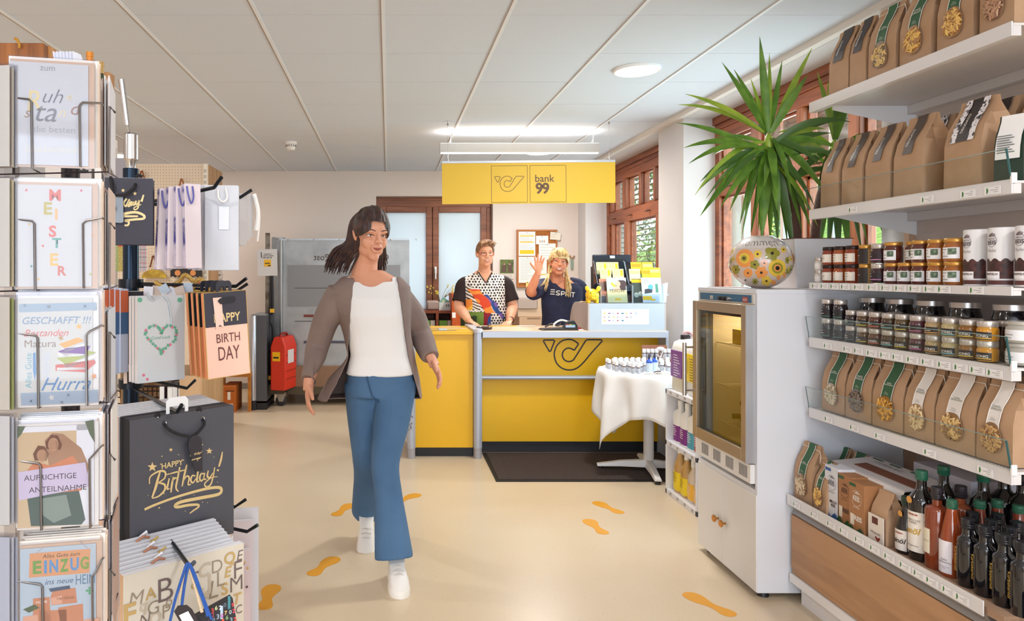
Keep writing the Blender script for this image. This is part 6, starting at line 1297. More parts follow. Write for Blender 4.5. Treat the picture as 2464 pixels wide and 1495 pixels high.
# ---------------------------------------------------------------- paper bags
KR = mat('#bd9a7b', .8, bump=(28, .35, .006), var=('#b08b6a', 7, .35, .65)); KRD = mat('#9c7352', .85)
def bagshape(w, d, h):
    return [(0, w, d, 0), (h*.04, w*1.01, d*1.02, 0), (h*.5, w, d*.98, .0), (h*.68, w*.98, d*.78, .01), (h*.82, w*.95, d*.42, .02), (h*.92, w*.93, d*.16, .018), (h, w*.93, d*.08, .012)]
def fronty(prof, z):
    for a, b_ in zip(prof, prof[1:]):
        if a[0] <= z <= b_[0]: u = (z-a[0])/(b_[0]-a[0]); return -(a[2]+(b_[2]-a[2])*u)/2
    return -prof[-1][2]/2
PASTA = {}
def pasta(w, h, col, col2, seed):
    k = (w, h, col, seed)
    if k in PASTA: return PASTA[k]
    rr = random.Random(seed); b = MB()
    for i in range(110):
        a = rr.uniform(0, 2*PI); q = math.sqrt(rr.random())*.92; x, z = math.cos(a)*q*w/2, math.sin(a)*q*h/2; an = rr.uniform(0, PI); l = rr.uniform(.007, .012)
        dx_, dz_ = math.cos(an)*l, math.sin(an)*l; y = -.001-rr.random()*.003; b.at(rr.choice([0, 0, 1])); b.tube([(x-dx_, y, z-dz_), (x, y-.0025, z+.001), (x+dx_, y, z+dz_)], .0032, 5)
    PASTA[k] = b.mesh('pasta', [mat(col, .5), mat(col2, .5)]); return PASTA[k]
BAGM = {}
def bag(label, loc, w, d, h, strip=None, win=None, group=None, rz=-PI/2, txt=None, stitch=False, sw=.36, s1=.42, name='paper_bag', kr=None, tcol='#e8e2da', wtop=.5, seed=0, lean=0.):
    t = thing(name, label, 'paper bag', loc, rz, group, rx=lean); prof = bagshape(w, d, h); key = (w, d, h, seed)
    if key not in BAGM:
        b = MB(); rr = random.Random(seed); rg = []
        for i, (z, ww, dd, g) in enumerate(prof):
            j = lambda s_: rr.uniform(-s_, s_)*(1 if i > 1 else .3)
            rg.append([Vector((-ww/2, -dd/2, z)), Vector((j(.004), -dd/2-(.006 if .1 < z/h < .7 else 0), z+j(.001))), Vector((ww/2, -dd/2, z)), Vector((ww/2-(g+.004)+j(.003), 0, z)), Vector((ww/2, dd/2, z)), Vector((j(.004), dd/2+.003, z)), Vector((-ww/2, dd/2, z)), Vector((-ww/2+(g+.004)+j(.003), 0, z))])
        b.loft(rg); BAGM[key] = b.mesh('bag_body', kr or KR, smooth=.35)
    put('bag_body', BAGM[key], t)
    if strip:
        x0 = w*.06; hw_ = w*sw/2; zs = [h*(1-(1-s1)*k/8) for k in range(9)]; vs_ = [(x0-hw_, .006, h*.9), (x0+hw_, .006, h*.9), (x0-hw_, 0, h+.0015), (x0+hw_, 0, h+.0015)]
        for k, z in enumerate(zs):
            y = fronty(prof, z)-.0075 if z < h*.72 else fronty(prof, z)-.0055; sx_ = -w*.05*(k/8)**1.3; vs_ += [(x0-hw_+sx_, y, z), (x0+hw_+sx_, y, z)]
        b = MB(); b.add(vs_, [(2*i, 2*i+1, 2*i+3, 2*i+2) for i in range(len(vs_)//2-1)]); sm_ = strip if not isinstance(strip, str) else mat(strip, .5); so = b.build('label_strip', sm_, t, smooth=1.)
        if strip in ('#24562e', '#e6dfda') or txt == 'pasta':
            ed = MB(); q = vs_[4:]; ed.tube([(v[0], v[1]-.0004, v[2]) for v in q[0::2]]+[(v[0], v[1]-.0004, v[2]) for v in q[1::2]][::-1], .0009, 4); ed.build('label_border', mat('#efe9e2', .5), so)
            z_ = h*.68; text('DINKEL\nSPIRALEN' if seed % 2 else 'DINKEL\nBANDNUDELN', mat('#e9e6d8' if strip == '#24562e' else '#5d6a50', .5), so, (x0-w*.02, fronty(prof, z_)-.0085, z_), hw_*1.7, up=(0, .25, 1))
            z_ = h*.54; text('500 g\nDINKEL', mat('#a9b9a0' if strip == '#24562e' else '#a8a8a0', .5), so, (x0-w*.045, fronty(prof, z_)-.009, z_), hw_*.9)
        elif txt: z_ = h*(s1+.2); d_ = h*.1; text(txt, mat(tcol, .5), so, (x0-w*.02, min((fronty(prof, z_-d_)+fronty(prof, z_+d_))/2, fronty(prof, z_))-.012, z_), h*.24, xdir=(.006, fronty(prof, z_+d_)-fronty(prof, z_-d_), 2*d_), up=(-1, 0, 0), bold=.02)
    if win:
        zc_ = h*.31; ww, wh = w*.5, h*.37; q = [(x, z_) for x, z_ in [(ww/2*math.copysign(abs(math.cos(a))**.7, math.cos(a))*(1-.12*math.sin(a)), zc_+wh/2*math.sin(a)) for a in [2*PI*k/22 for k in range(22)]]]
        b = MB(); b.flat([(x, z_) for x, z_ in q], -d/2-.0088); b.build('window_film', mat(win[1], .15, coat=.8), t); o = put('pasta', pasta(round(ww, 3), round(wh*.86, 3), win[0], win[1], seed), t, Matrix.Translation((0, -d/2-.0088, zc_-wh*.03))); stuff(o)
        MB().tube([(x, -d/2-.007, z_) for x, z_ in q], .0009, 4, closed=True).build('window_edge', KRD, t)
    if stitch:
        z_ = h*.93; MB().tube([(-w*.46, fronty(prof, z_)-.0035, z_), (w*.47, fronty(prof, z_)-.0035, z_-.001), (w*.485, fronty(prof, z_), z_-.02), (w*.49, fronty(prof, z_)-.004, z_-h*.2)], .0011, 4).build('twine', mat('#efe9e0', .7), t)
    return t
PG = ('#e3b868', '#a87a4a'); GRN = '#24562e'; WHT = '#e6dfda'
z1, z2, z3, z4, z5 = [LEVEL[k]+.0002 for k in (1, 2, 3, 4, 5)]
BD = mat('#2e211f', .5); DB = mat('#4a372e', .5)
top = [(1990, 2037, 'DEODATO', None, 'brown paper bag with black label, farthest left on the top board'), (2040, 2079, 'DEODATO', None, 'brown paper bag with black label, second on the top board'), (2082, 2154, GRN, ('#d9b878', '#8f7a66'), 'pasta bag with green label, first green one on the top board'), (2158, 2238, GRN, PG, 'pasta bag with green label, second green one on the top board'), (2242, 2346, GRN, PG, 'pasta bag with green label, third green one on the top board'), (2351, 2436, GRN, ('#b98f70', '#8a6650'), 'pasta bag with brownish window at near end of the top board')]
for i, (a, b_, st, wn, lab) in enumerate(top):
    ya, yb_ = YX(a, 1.83), YX(b_, 1.83); w_ = round(min(.15, (ya-yb_)*.97), 3)
    bag(lab, (1.885, (ya+yb_)/2, z1), w_, .095, .265, BD if st == 'DEODATO' else st, wn, 'paper bags on the top board', txt='DEODATO' if st == 'DEODATO' else None, stitch=bool(wn), seed=i, sw=.34 if wn else .5, s1=.42 if wn else .5)
for i, y in enumerate((3.0, 2.84, 2.67, 2.5, 2.3)): bag('plain kraft bag in the back row of the top board, %s from the window' % ORD[i], (2.08, y, z1), .13, .09, .265, None, None, 'kraft bags in the back row of the top board', seed=i+20, name='paper_bag')
FLO = mat('#e9e3e6', .5, var=('#2b2326', 90, .44, .5))
co = [(3.03, .12, DB, 'coffee bag with brown strip, farthest left on the second board'), (2.885, .125, DB, 'coffee bag second from the plant on the second board'), (2.735, .135, DB, 'coffee bag with brown strip at left centre of the second board'), (2.575, .14, DB, 'coffee bag with brown strip at centre of the second board'), (2.33, .15, BD, 'coffee bag with black and white floral strip in front, second board')]
for i, (y, w_, st, lab) in enumerate(co):
    o = bag(lab, (1.90, y, z2), w_, .12, .285, st, None, 'coffee bags on the second board', txt='DEODATO', seed=i+6, sw=.32, s1=.52, tcol='#d9d0c6')
    if i == 4:
        for s_ in (-1, 1): 
            prof = bagshape(w_, .12, .285); b = MB(); vs_ = []
            for k in range(9): z_ = .285*(1-.48*k/8); y_ = fronty(prof, z_)-.0072; xc = w_*.06-w_*.05*(k/8)**1.3+s_*w_*.23; vs_ += [(xc-w_*.085, y_, z_), (xc+w_*.085, y_, z_)]
            b.add(vs_, [(2*i_, 2*i_+1, 2*i_+3, 2*i_+2) for i_ in range(8)]); b.build('floral_print', FLO, o, smooth=1.)
for i, (y, lab) in enumerate(((2.70, 'coffee bag with floral strip, leftmost of the back row, second board'), (2.55, 'coffee bag in shade, second in the back row of the second board'), (2.43, 'darkest coffee bag of the back row on the second board'), (2.28, 'tall coffee bag with floral strip behind the black-strip one'))):
    bag(lab, (2.07, y, z2), .13, .11, .31, FLO if i in (0, 3) else BD, None, 'coffee bags in the back row of the second board', seed=i+12, sw=.4, s1=.7)
o = bag('slim green and white coffee bag at near corner of the second board', (1.875, 2.175, z2), .075, .06, .2, '#e9e6e4', None, None, seed=33, sw=.86, s1=.33, rz=-1.2, kr=mat('#24372c', .4)); b = MB(); [b.box(-.025, .02-.006*(k % 3), -.0388, -.0375, .085+.007*k, .0875+.007*k) for k in range(8)]; b.build('print', mat('#6a6a66', .6), o)
five = [(1976, 2031, GRN, ('#d8c8ac', '#a89880'), 'pasta bag with green label, farthest left on the fourth board'), (2033, 2095, GRN, ('#8a7868', '#5a4c44'), 'dark pasta bag with green label, second on the fourth board'), (2097, 2172, GRN, ('#e0a848', '#a87430'), 'spiral pasta bag with green label, third on the fourth board'), (2174, 2246, WHT, ('#dcc094', '#a58560'), 'pasta bag with white label, first of three on the fourth board'), (2248, 2345, WHT, ('#d8b478', '#94704c'), 'pasta bag with white label, middle of three on the fourth board'), (2347, 2436, WHT, ('#c79e68', '#8a6544'), 'pasta bag with white label nearest the camera, fourth board')]
for i, (a, b_, st, wn, lab) in enumerate(five):
    ya, yb_ = YX(a, 1.835), YX(b_, 1.835); bag(lab, (1.885, (ya+yb_)/2, z5), round((ya-yb_)*.97, 3), .095, .246, st, wn, 'pasta bags on the fourth board', stitch=True, seed=i+40, sw=.34, s1=.42)
for i in range(6): bag('kraft bag in the back row of the fourth board, %s from the fridge' % ORD[i], (2.06, 3.03-.165*i, z5), .135, .09, .24, None, None, 'kraft bags in the back row of the fourth board', seed=i+60)

# ---------------------------------------------------------------- jars
def jar(label, loc, r, h, body, lid, lab=None, group=None, rz=-PI/2, lidh=.014, band=None, txt=None, tc='#8f8986', lr=1.0, name='jar', pic=False, l0=.16, l1=.72):
    t = thing(name, label, 'jar', loc, rz, group); hb_ = h-lidh
    MB().lathe([(.001, 0), (r*.9, 0), (r, .004), (r, hb_*.82), (r*.9, hb_*.93), (r*.88, hb_)], 20).build('glass_body', mat(body, .12, coat=.6), t, smooth=.9)
    MB().lathe([(r*.93*lr, hb_-.001), (r*.95*lr, hb_), (r*.95*lr, h-.002), (r*.9*lr, h), (.001, h)], 20).build('lid', lid, t, smooth=.7)
    if lab:
        MB().lathe([(r+.0006, hb_*l0), (r+.0006, hb_*l1)], 16, a0=-PI/2-1.35, a1=-PI/2+1.2).build('label', mat(lab, .5), t, smooth=1.5)
        b = MB(); rs = r+.0012; rnd = random.Random(int(loc[1]*1000))
        for k in range(3):
            a0, a1 = -PI/2-.9, -PI/2-.9+rnd.uniform(.5, 1.4); z_ = hb_*(l1-.12-.17*k); b.lathe([(rs, z_), (rs, z_+.0022)], 5, a0=a0, a1=a1)
        if txt: text(txt, mat(tc, .5), t, (r*.3, -r, hb_*(l0+l1)*.5), r*1.3, bend=(0, 0, r+.0014), bold=.02)
        else: b.build('print', mat(tc, .6), t)
        if pic: MB().lathe([(rs, hb_*(l1-.36)), (rs, hb_*(l1-.04))], 4, a0=-PI/2+.25, a1=-PI/2+.95).build('picture', mat('#7d9078', .6, var=('#4a5c4a', 120, .4, .6)), t)
        if band: MB().lathe([(rs+.0003, hb_*l0+.003), (rs+.0003, hb_*l0+.006)], 16, a0=-PI/2-1.3, a1=-PI/2+1.15).build('coloured_line', mat(band, .4), t)
    return t
SIL = mat('#c9c0ba', .3, .6); GDL = mat('#cf9a4e', .3, .7); BRL = mat('#2c1c1c', .35, .3)
XJ = 1.865
LV = ('lower', 'upper')
for lv in (0, 1):
    zz = z3+lv*.0752
    ya = YX(1972, XJ); jar('small silver-lidded jar with white label, far left %s row, third board' % LV[lv], (XJ, ya+.0, z3+lv*.054), .019, .0535, '#d9d2cc', SIL, '#eee9e6', 'jars on the third board')
    for i, px in enumerate((1997, 2024, 2053)): jar('red-brown jar with black lid, %s of three, %s row, third board' % (ORD[i], LV[lv]), (XJ, YX(px, XJ), zz), .0285, .075, '#8a3418' if i != 1 else '#a04a1c', BRL, '#e9e0d4', 'jars on the third board', tc='#6a5a50')
    jar('honey jar with black label and gold lid, %s row, third board' % LV[lv], (XJ, YX(2084, XJ), zz), .026, .075, '#c9a26a', GDL, '#261c1c', 'jars on the third board', tc='#cfc6bc', l0=.02, l1=.98)
    jar('dark purple jar with silver lid, %s row, third board' % LV[lv], (XJ, YX(2116, XJ), zz+.002), .0285, .0745, '#3a1c26', SIL, '#2a1a24', 'jars on the third board', band='#d890c0', tc='#d9d2d6', lidh=.018)
    for i, px in enumerate((2150, 2183, 2217, 2256, 2300)):
        jar('gold-lidded jam jar with white label, %s of five, %s row, third board' % (ORD[i], LV[lv]), (XJ+(.03 if i == 1 and lv else 0), YX(px, XJ), zz+(.0015 if lv else 0)), .0305 if i < 4 else .034, .077, '#5a241c' if i < 3 else '#9c5a24', GDL, '#eceaee', 'gold-lidded jars on the third board', pic=True, lidh=.012)
for i, (px, r) in enumerate(((2352, .036), (2415, .038), (2482, .037))):
    t = thing('wafer_tube', ['white tube of rice wafers beside the gold-lidded jars', 'white tube of rice wafers, middle one of three', 'white tube of rice wafers at the near end, cut by the frame'][i], 'tube', (1.875+.0*i, YX(px, 1.875), z3), -PI/2, 'wafer tubes on the third board'); h = .178
    MB().lathe([(.001, 0), (r, 0), (r, h-.002), (r-.003, h), (.001, h)], 28).build('tube_body', mat('#e3e1e4', .35), t, smooth=.7)
    # dark waffle picture with a wavy top
    b = MB(); n = 26; a0, a1 = -PI/2-1.5, -PI/2+1.5; rs = r+.0006; vs_ = []
    for k in range(n+1):
        a = a0+(a1-a0)*k/n; zt_ = .072+.012*abs(math.sin(a*4.5+i)); vs_ += [(rs*math.cos(a), rs*math.sin(a), .022), (rs*math.cos(a), rs*math.sin(a), zt_)]
    b.add(vs_, [(2*k, 2*k+2, 2*k+3, 2*k+1) for k in range(n)]); b.build('waffle_picture', mat('#5a302c', .5, var=('#38201f', 45, .4, .6)), t, smooth=1.5)
    MB().lathe([(rs, .004), (rs, .017)], 26, a0=a0, a1=a1).build('brown_band', mat('#5e3430', .5), t, smooth=1.5)
    MB().lathe([(rs+.0005, .022), (rs+.0005, .044)], 12, a0=-PI/2-1.2, a1=-PI/2+.62).build('name_panel', mat('#efeaec', .5), t, smooth=1.5)
    text('REISWAFFELN', mat('#4a2c2c', .5), t, (-r*.2, -r*.98, .036), .055, bend=(0, 0, rs+.001), bold=.02); text('REIS', mat('#54454a', .5), t, (r*.02, -r, .132), .03, bend=(0, 0, rs+.0006), bold=.02)
    text('steirer', mat('#54454a', .5), t, (r*.02, -r, .144), .026, bend=(0, 0, rs+.0006)); text('Fuchs', mat('#9a8f92', .5), t, (r*.02, -r, .108), .03, bend=(0, 0, rs+.0006), shear=.3)
    b = MB(); c_ = -PI/2+.02; q = [(rs*math.cos(c_+.42*math.cos(u)), rs*math.sin(c_+.42*math.cos(u)), .138+.019*math.sin(u)) for u in [-2.6+5*k/20 for k in range(21)]]; b.tube(q, .0006, 4)
    for k in range(5): a = c_-.2+.1*k; b.tube([(rs*math.cos(a), rs*math.sin(a), .150), (rs*math.cos(a+.1), rs*math.sin(a+.1), .158+.002*(2-abs(k-2)))], .0012, 4)
    b.build('grain_emblem', mat('#6a5a5e', .5), t)
c4 = [210, 345, 470, 600, 725, 862, 1005, 1152, 1320, 1490, 1680, 1870, 2060]; hc_ = ['#2b1f24', '#2b1f24', '#2a1a1e', '#5a3a20', '#5a2c20', '#4a3018', '#5a4426', '#5a2c38', '#b09468', '#bda878', '#8a5a20', '#c98a28']; bc = ['#4a8a7a', '#4a8a7a', '#3f6a5a', '#d9c840', '#e0705a', '#7ac0c0', '#d8c84a', '#d070a0', '#e0a050', '#90c8c8', '#e8c84a', '#e8b84a']
for i in range(12):
    px = (c4[i]+c4[i+1])/2/4.397+1930
    for lv in (0, 1):
        tall = i < 2; hh = .082 if tall else .0625
        jar('silver-lidded honey jar with dark label, %s column from the fridge, %s row, glass-fronted board' % (ORD[i], LV[lv]), (XJ-.005, YX(px, XJ-.005), z4+lv*(hh+.0005)), .0285 if i > 2 else .026, hh, hc_[i], SIL, '#241c1e', 'honey jars in the front row of the glass-fronted board', band=bc[i], tc='#e2dcd8', txt='HONIG' if lv == 0 and i > 3 or i in (9, 10, 11) else None, lidh=.018, l0=.1, l1=.62)
for i in range(5): jar('wide black jar with silver lid, %s from the fridge, back row, glass-fronted board' % ORD[i], (2.03, 3.05-.165*i-.02*(i > 3), z4), .048, .172, '#120e16', SIL, None, 'wide black jars in the back row', lidh=.02)
for i in range(11): jar('small honey jar seen only by its lid, %s in the middle row, glass-fronted board' % ORD[i], (XJ+.075, YX(2040+33*i, XJ), z4), .0285, .124, '#3a2418', BRL if i % 2 else SIL, None, 'honey jars in the middle row', lidh=.018)
for i in range(4): jar('white-labelled clip jar at the near end of the glass-fronted board, %s' % ['bottom front', 'top front', 'bottom behind', 'top behind'][i], (XJ+.02+.1*(i//2), 2.155, z4+.0655*(i % 2)), .042, .065, '#a9a49a', mat('#c9c9c6', .2, .5), '#e9e7ea', 'clip jars at the near end', lidh=.010, tc='#8a8a92')

# ---------------------------------------------------------------- bottom deck: bags, rice boxes, bottles
zd = .4522
for i, (a, b_, h, wn, lab, lx) in enumerate(((1908, 1952, .25, ('#d8c4a4', '#a08468'), 'tall pasta bag with green label at the far left of the bottom deck', 0), (1955, 1986, .205, PG, 'short pasta bag with green label beside the rice boxes', 0))):
    ya, yb_ = YX(a, 1.75), YX(b_, 1.75); bag(lab, (1.80, (ya+yb_)/2, zd), round((ya-yb_)*.95, 3), .09, h, GRN, wn, 'pasta bags on the bottom deck', stitch=True, seed=70+i, sw=.36, s1=.42)
for i, px in enumerate((2012, 2052, 2090, 2130, 2180)): bag('small green-labelled bag %s in the row behind the rice boxes' % ORD[i], (1.99, YX(px, 1.95), zd), .1, .08, .215, GRN, None, 'green-labelled bags behind the rice boxes', seed=80+i, sw=.6, s1=.5)
def ricebox(label, y, w, d, h, col, acc, tcol, word='REIS', x=1.80, flap=True):
    t = thing('rice_box', label, 'carton', (x, y, zd), -PI/2, 'rice boxes on the bottom deck'); MB().box(-w/2, w/2, -d/2, d/2, 0, h).build('box_body', mat(col, .6), t, bevel=.001)
    f = -d/2-.0008; TM = mat(tcol, .5); b = MB()
    b.ribbon([(u*w*.32, h*.68+v*w*.32) for u, v in [(math.cos(a), math.sin(a)) for a in [-2.7+5.2*k/24 for k in range(25)]]], .0012, f)
    for k in range(5): b.flat([(-.012+.006*k, h*.78), (-.008+.006*k, h*.80+.004*(2-abs(k-2))), (-.006+.006*k, h*.775)], f)
    b.build('grain_emblem', TM, t); text('REIS', TM, t, (0, f-.0003, h*.67), w*.44, bold=.02); text('steirer', TM, t, (0, f-.0003, h*.73), w*.36); text('vom Fuchs', TM, t, (0, f-.0003, h*.5), w*.42, shear=.3)
    text(word, mat('#4a3024' if tcol != '#f2ece4' else '#f2ece4', .5), t, (w*.12, f-.0003, h*.28), w*.48, bold=.03)
    MB().box(-w*.38, -w*.15, f-.0004, f+.0004, h*.12, h*.34).build('box_window', mat('#e2d6c4', .3), t)
    b = MB(); n = 8; z0 = h*.1; b.flat([(-w/2, 0)]+[(-w/2+w*k/n, z0*(.6+.5*math.sin(k*1.3))) for k in range(n+1)]+[(w/2, 0)], f-.0005); b.build('lower_band', mat(acc, .5), t)
    MB().box(-w*.45, -w*.05, f-.0004, f, h*.9, h*.96).build('corner_tag', mat(acc, .5), t); return t
ricebox('white box of milk rice with blue band on the bottom deck', YX(1998, 1.76), .09, .07, .2, '#dcdce2', '#2f5c9a', '#5a5a66', 'MILCH\nREIS')
ricebox('brown box of rice with brown print on the bottom deck', YX(2029, 1.76), .085, .07, .19, '#a8744a', '#24562e', '#5a3a24')
ricebox('brown box of rice with white print, nearest the camera', YX(2064, 1.76), .09, .09, .185, '#a8744a', '#24562e', '#f2ece4')
t = thing('open_carton', 'flattened white and brown rice carton lying across the rice boxes', 'carton', (1.90, YX(2085, 1.84), zd+.2), -PI/2, rx=.1)
MB().box(-.2, .22, -.07, .1, 0, .006).build('flap', mat('#d9d4d6', .6), t); MB().box(-.12, .24, -.03, .02, .006, .009).build('brown_print', mat('#7d4c38', .6), t); MB().add([(-.2, -.07, .0), (.22, -.07, 0), (.22, -.085, -.03), (-.12, -.085, -.03)], [(0, 1, 2, 3)]).build('hanging_flap', mat('#e3dfdc', .6), t)
text('STEIRER REIS', mat('#8a8488', .5), t, (-.05, .06, .0068), .16, up=(0, 1, 0))
t = thing('rice_tray_box', 'white and blue milk rice carton at the back behind the bottles', 'carton', (2.12, YX(2225, 1.98), zd), -PI/2); MB().box(-.14, .14, -.08, .08, 0, .24).build('box_body', mat('#c9c6d0', .6), t, bevel=.001)
MB().box(-.14, .14, -.0812, -.08, .1, .13).at(0).build('blue_band', mat('#2f5c9a', .5), t); text('MILCH\nREIS', mat('#3a3038', .5), t, (-.09, -.082, .19), .05, bold=.02); MB().box(.0, .03, -.0815, -.08, .16, .2).build('printed_square', mat('#6a6670', .6), t)
o = bag('brown bag with cream label between rice boxes and bottles', (1.80, YX(2113, 1.765), zd), .085, .07, .185, None, None, None, seed=91); MB().box(-.04, .04, -.0445, -.041, .004, .098).build('label', mat('#e3d8cc', .5), o); MB().box(-.018, .012, -.0455, -.0444, .066, .09).build('badge', mat('#5a241c', .5), o); text('Hirsereis', mat('#6a4a3c', .5), o, (0, -.0455, .035), .055, shear=.3)
MB().flat([(0.012, .006), (.026, .018), (.024, .024), (.016, .022), (.012, .018), (.008, .022), (0, .024), (-.002, .018)], -.0455).build('heart_print', mat('#8a2f24', .5), o)
WB = [0]
def wine(label, px, x, prof, body, cap, capz, lab=None, group='bottles on the bottom deck', name='oil_bottle', z=zd, seg=22, txts=(), rough=.08, badge=None):
    t = thing(name, label, 'bottle', (x, YX(px, x-.03), z), -PI/2, group)
    MB().lathe([(.001, 0)]+prof, seg).build('glass_body', mat(body, rough, coat=.8), t, smooth=.8); h = prof[-1][1]; rt = prof[-1][0]
    b = MB(); b.lathe([(rt+.002, capz), (rt+.003, capz+.002), (rt+.003, h+.002), (rt+.001, h+.004), (.001, h+.004)], seg); [b.lathe([(rt+.003, capz+.006+.006*k), (rt+.0042, capz+.008+.006*k), (rt+.003, capz+.010+.006*k)], seg) for k in range(2)]; b.build('cap', mat(cap, .35), t)
    if lab:
        c, z0, z1_, r, a0, a1 = lab; MB().lathe([(r+.0006, z0), (r+.0006, z1_)], 18, a0=-PI/2+a0, a1=-PI/2+a1).build('label', mat(c, .5), t, smooth=1.5)
        for s_, zz, wd, cc, kw in txts: text(s_, mat(cc, .5), t, (((a0+a1)/2+.3)*r, -r, zz), wd, bend=(0, 0, r+.0014), **kw)
    WB[0] = t
    if badge: MB().flat(disc(badge[0], badge[1], badge[2], 18), -badge[3]).build('round_badge', mat('#d99a4a', .4), t)
    return t
big = [(.036, 0), (.038, .005), (.038, .19), (.034, .212), (.018, .235), (.015, .25), (.015, .298)]
wine('small dark oil bottle with cream label beside the brown bag', 2160, 1.80, [(.03, 0), (.032, .005), (.032, .085), (.027, .11), (.014, .15), (.012, .16), (.012, .192)], '#14100f', '#20382c', .165, ('#e2dad2', .012, .082, .032, -1.2, 1.0), txts=(('einöl', .045, .05, '#2a1c1c', dict(shear=.3, bold=.02)), ('KÜRBISK', .072, .032, '#a03a2c', dict(bold=.02))), badge=(-.0, .135, .011, .0215))
wine('tall dark pumpkin oil bottle with large cream label', 2196, 1.81, big, '#14100f', '#1f5a44', .27, ('#e6ddd2', .03, .165, .038, -1.25, 1.1), txts=(('enöl', .10, .055, '#c9a24a', dict(shear=.3, bold=.03)), ('STEIRISCHES\nKÜRBIS', .132, .05, '#6a5a4c', {}), ('PREMIUM', .155, .034, '#a03a2c', dict(bold=.03)), ('kalt gepresst', .05, .04, '#6a5a4c', {})), badge=(-.006, .2, .013, .0375))
wine('square-shouldered rosé bottle with cream label', 2233, 1.81, [(.033, 0), (.035, .005), (.035, .19), (.031, .2), (.014, .207), (.014, .262)], '#7d3417', '#211c22', .225, ('#e4dac4', .05, .13, .035, -1.3, .35), txts=(('Lindenhof', .09, .034, '#a89a84', dict(shear=.3)),), rough=.1)
wine('tapered orange vinegar bottle with pink-edged label', 2268, 1.81, [(.03, 0), (.034, .01), (.034, .10), (.018, .19), (.012, .22), (.012, .24)], '#93401c', '#275a44', .215, ('#e9e4ea', .012, .115, .0335, -.9, .9), txts=(('Apfel-\nbalsamessig', .05, .04, '#7a6a76', {}), ('Produkt vom\nHof', .03, .03, '#9a8a96', {})), name='vinegar_bottle')
slim = [(.026, 0), (.028, .004), (.028, .14), (.026, .147), (.0165, .155), (.0155, .162), (.0145, .2), (.0145, .205)]
k = 0
for r_, (x, pxs) in enumerate(((1.80, (2306, 2347, 2392, 2436)), (1.865, (2318, 2362, 2405, 2450)), (1.93, (2330, 2378, 2424)))):
    for j, px in enumerate(pxs):
        k += 1; wine('slim black oil bottle, %s from the left in the %s row near the deck end' % (ORD[j], ['front', 'middle', 'rear'][r_]), px, x, slim, '#0f1016', '#14151c', .176, ('#3a3534', .02, .125, .028, -1.1, -.1) if r_ == 0 else None, group='slim black oil bottles', txts=())
        if r_ == 0: text('Kürbiskernöl', mat('#c9a24a', .5), WB[0], (-.012, -.0292, .08), .075, xdir=(0, 0, -1), up=(1, 0, 0))
for i, (px, x, lab) in enumerate(((2250, 1.93, 'tall green-capped dark bottle behind the rosé bottle'), (2345, 2.0, 'tall green-capped dark bottle behind the slim black ones'), (2395, 2.08, 'large dark bottle in the back row, left'), (2440, 2.1, 'large dark bottle in the back row, right'))):
    wine(lab, px, x, big if i < 2 else [(.045, 0), (.048, .005), (.048, .19), (.04, .22), (.019, .24), (.017, .25), (.017, .3)], '#12100f', '#1f5a44' if i < 2 else '#14151c', .27, group='tall dark bottles in the back')
for i, (px, x) in enumerate(((2335, 1.905), (2378, 1.97), (2428, 1.99))): wine('green-waxed rosé bottle, %s of three between the black ones' % ORD[i], px, x, [(.028, 0), (.03, .005), (.03, .12), (.015, .2), (.013, .235)], '#7a3a28', '#275a44', .213, group='green-waxed bottles', name='vinegar_bottle')
wine('rosé bottle half hidden behind the orange vinegar bottle', 2290, 1.90, [(.033, 0), (.035, .005), (.035, .19), (.031, .2), (.014, .207), (.014, .262)], '#8c4628', '#211c22', .225)
t = thing('waste_bin', 'round dark bin at the lower right corner of the picture', 'bin', (X(2482, 1.95), 1.93, .0)); r = .052
MB().lathe([(.001, 0), (r*.85, 0), (r, .46), (r-.004, .462), (r*.8, .02), (.001, .02)], 28).build('bin_body', mat('#1c2232', .3), t, smooth=.9)
# ================================================================ pegboard wall, wooden displays at the left
YP_ = 6.46; t = thing('pegboard_unit', 'tall cream pegboard shop wall with hanging ornaments at left rear', 'shop wall', (-1.608, YP_, 0)); zt = Z(394.5, YP_)
MB().box(-3.2, 0, 0, .02, 0, zt).build('pegboard', mat('#e3cdb4', .6), t); MB().box(-.02, 0, .02, .56, 0, zt).build('wood_side_panel', mat('#b98c62', .5, wood=('#9c704a', 2, .8)), t)
MB().box(-.035, -.004, -.012, 0, 0, zt).build('slotted_upright', mat('#efe4d6', .4), t)
b = MB(); [b.box(-.029+.012*(k % 2), -.025+.012*(k % 2), -.0125, -.011, zt-.05-.05*(k//2)-.03, zt-.05-.05*(k//2)) for k in range(60)]; stuff(b.build('upright_slots', mat('#5a4a40', .7), t))
b = MB()
for i in range(64):
    for j in range(46): x, z = -.06-.026*i, zt-.03-.026*j; b.add([(x, -.0008, z), (x+.006, -.0008, z), (x+.006, -.0008, z+.006), (x, -.0008, z+.006)], [(0, 1, 2, 3)])
stuff(b.build('peg_holes', mat('#8f7660', .8), t))
def pegt(name, lab, cat, px, py, Y=6.4): return thing(name, lab, cat, P(px, py, Y))
for px, py, c, lab in ((341, 420, '#8a4a22', 'brown cord loop on the pegboard behind the small black bag'), (437, 440, '#9c5a2c', 'brown cord loop on the pegboard above the white bags'), (369, 625, '#7a4020', 'long brown cord on the pegboard above the yellow half disc')):
    o = pegt('cord_loop', lab, 'cord', px, py); MB().tube(spline([(-.03, 0, -.07), (-.012, 0, .0), (.0, -.01, .035), (.014, 0, 0), (.032, 0, -.07)], 4), .007, 6).build('cord', mat(c, .6), o); MB().tube([(0, .05, .03), (0, -.02, .035)], .004, 6).build('peg_hook', CHROME, o)
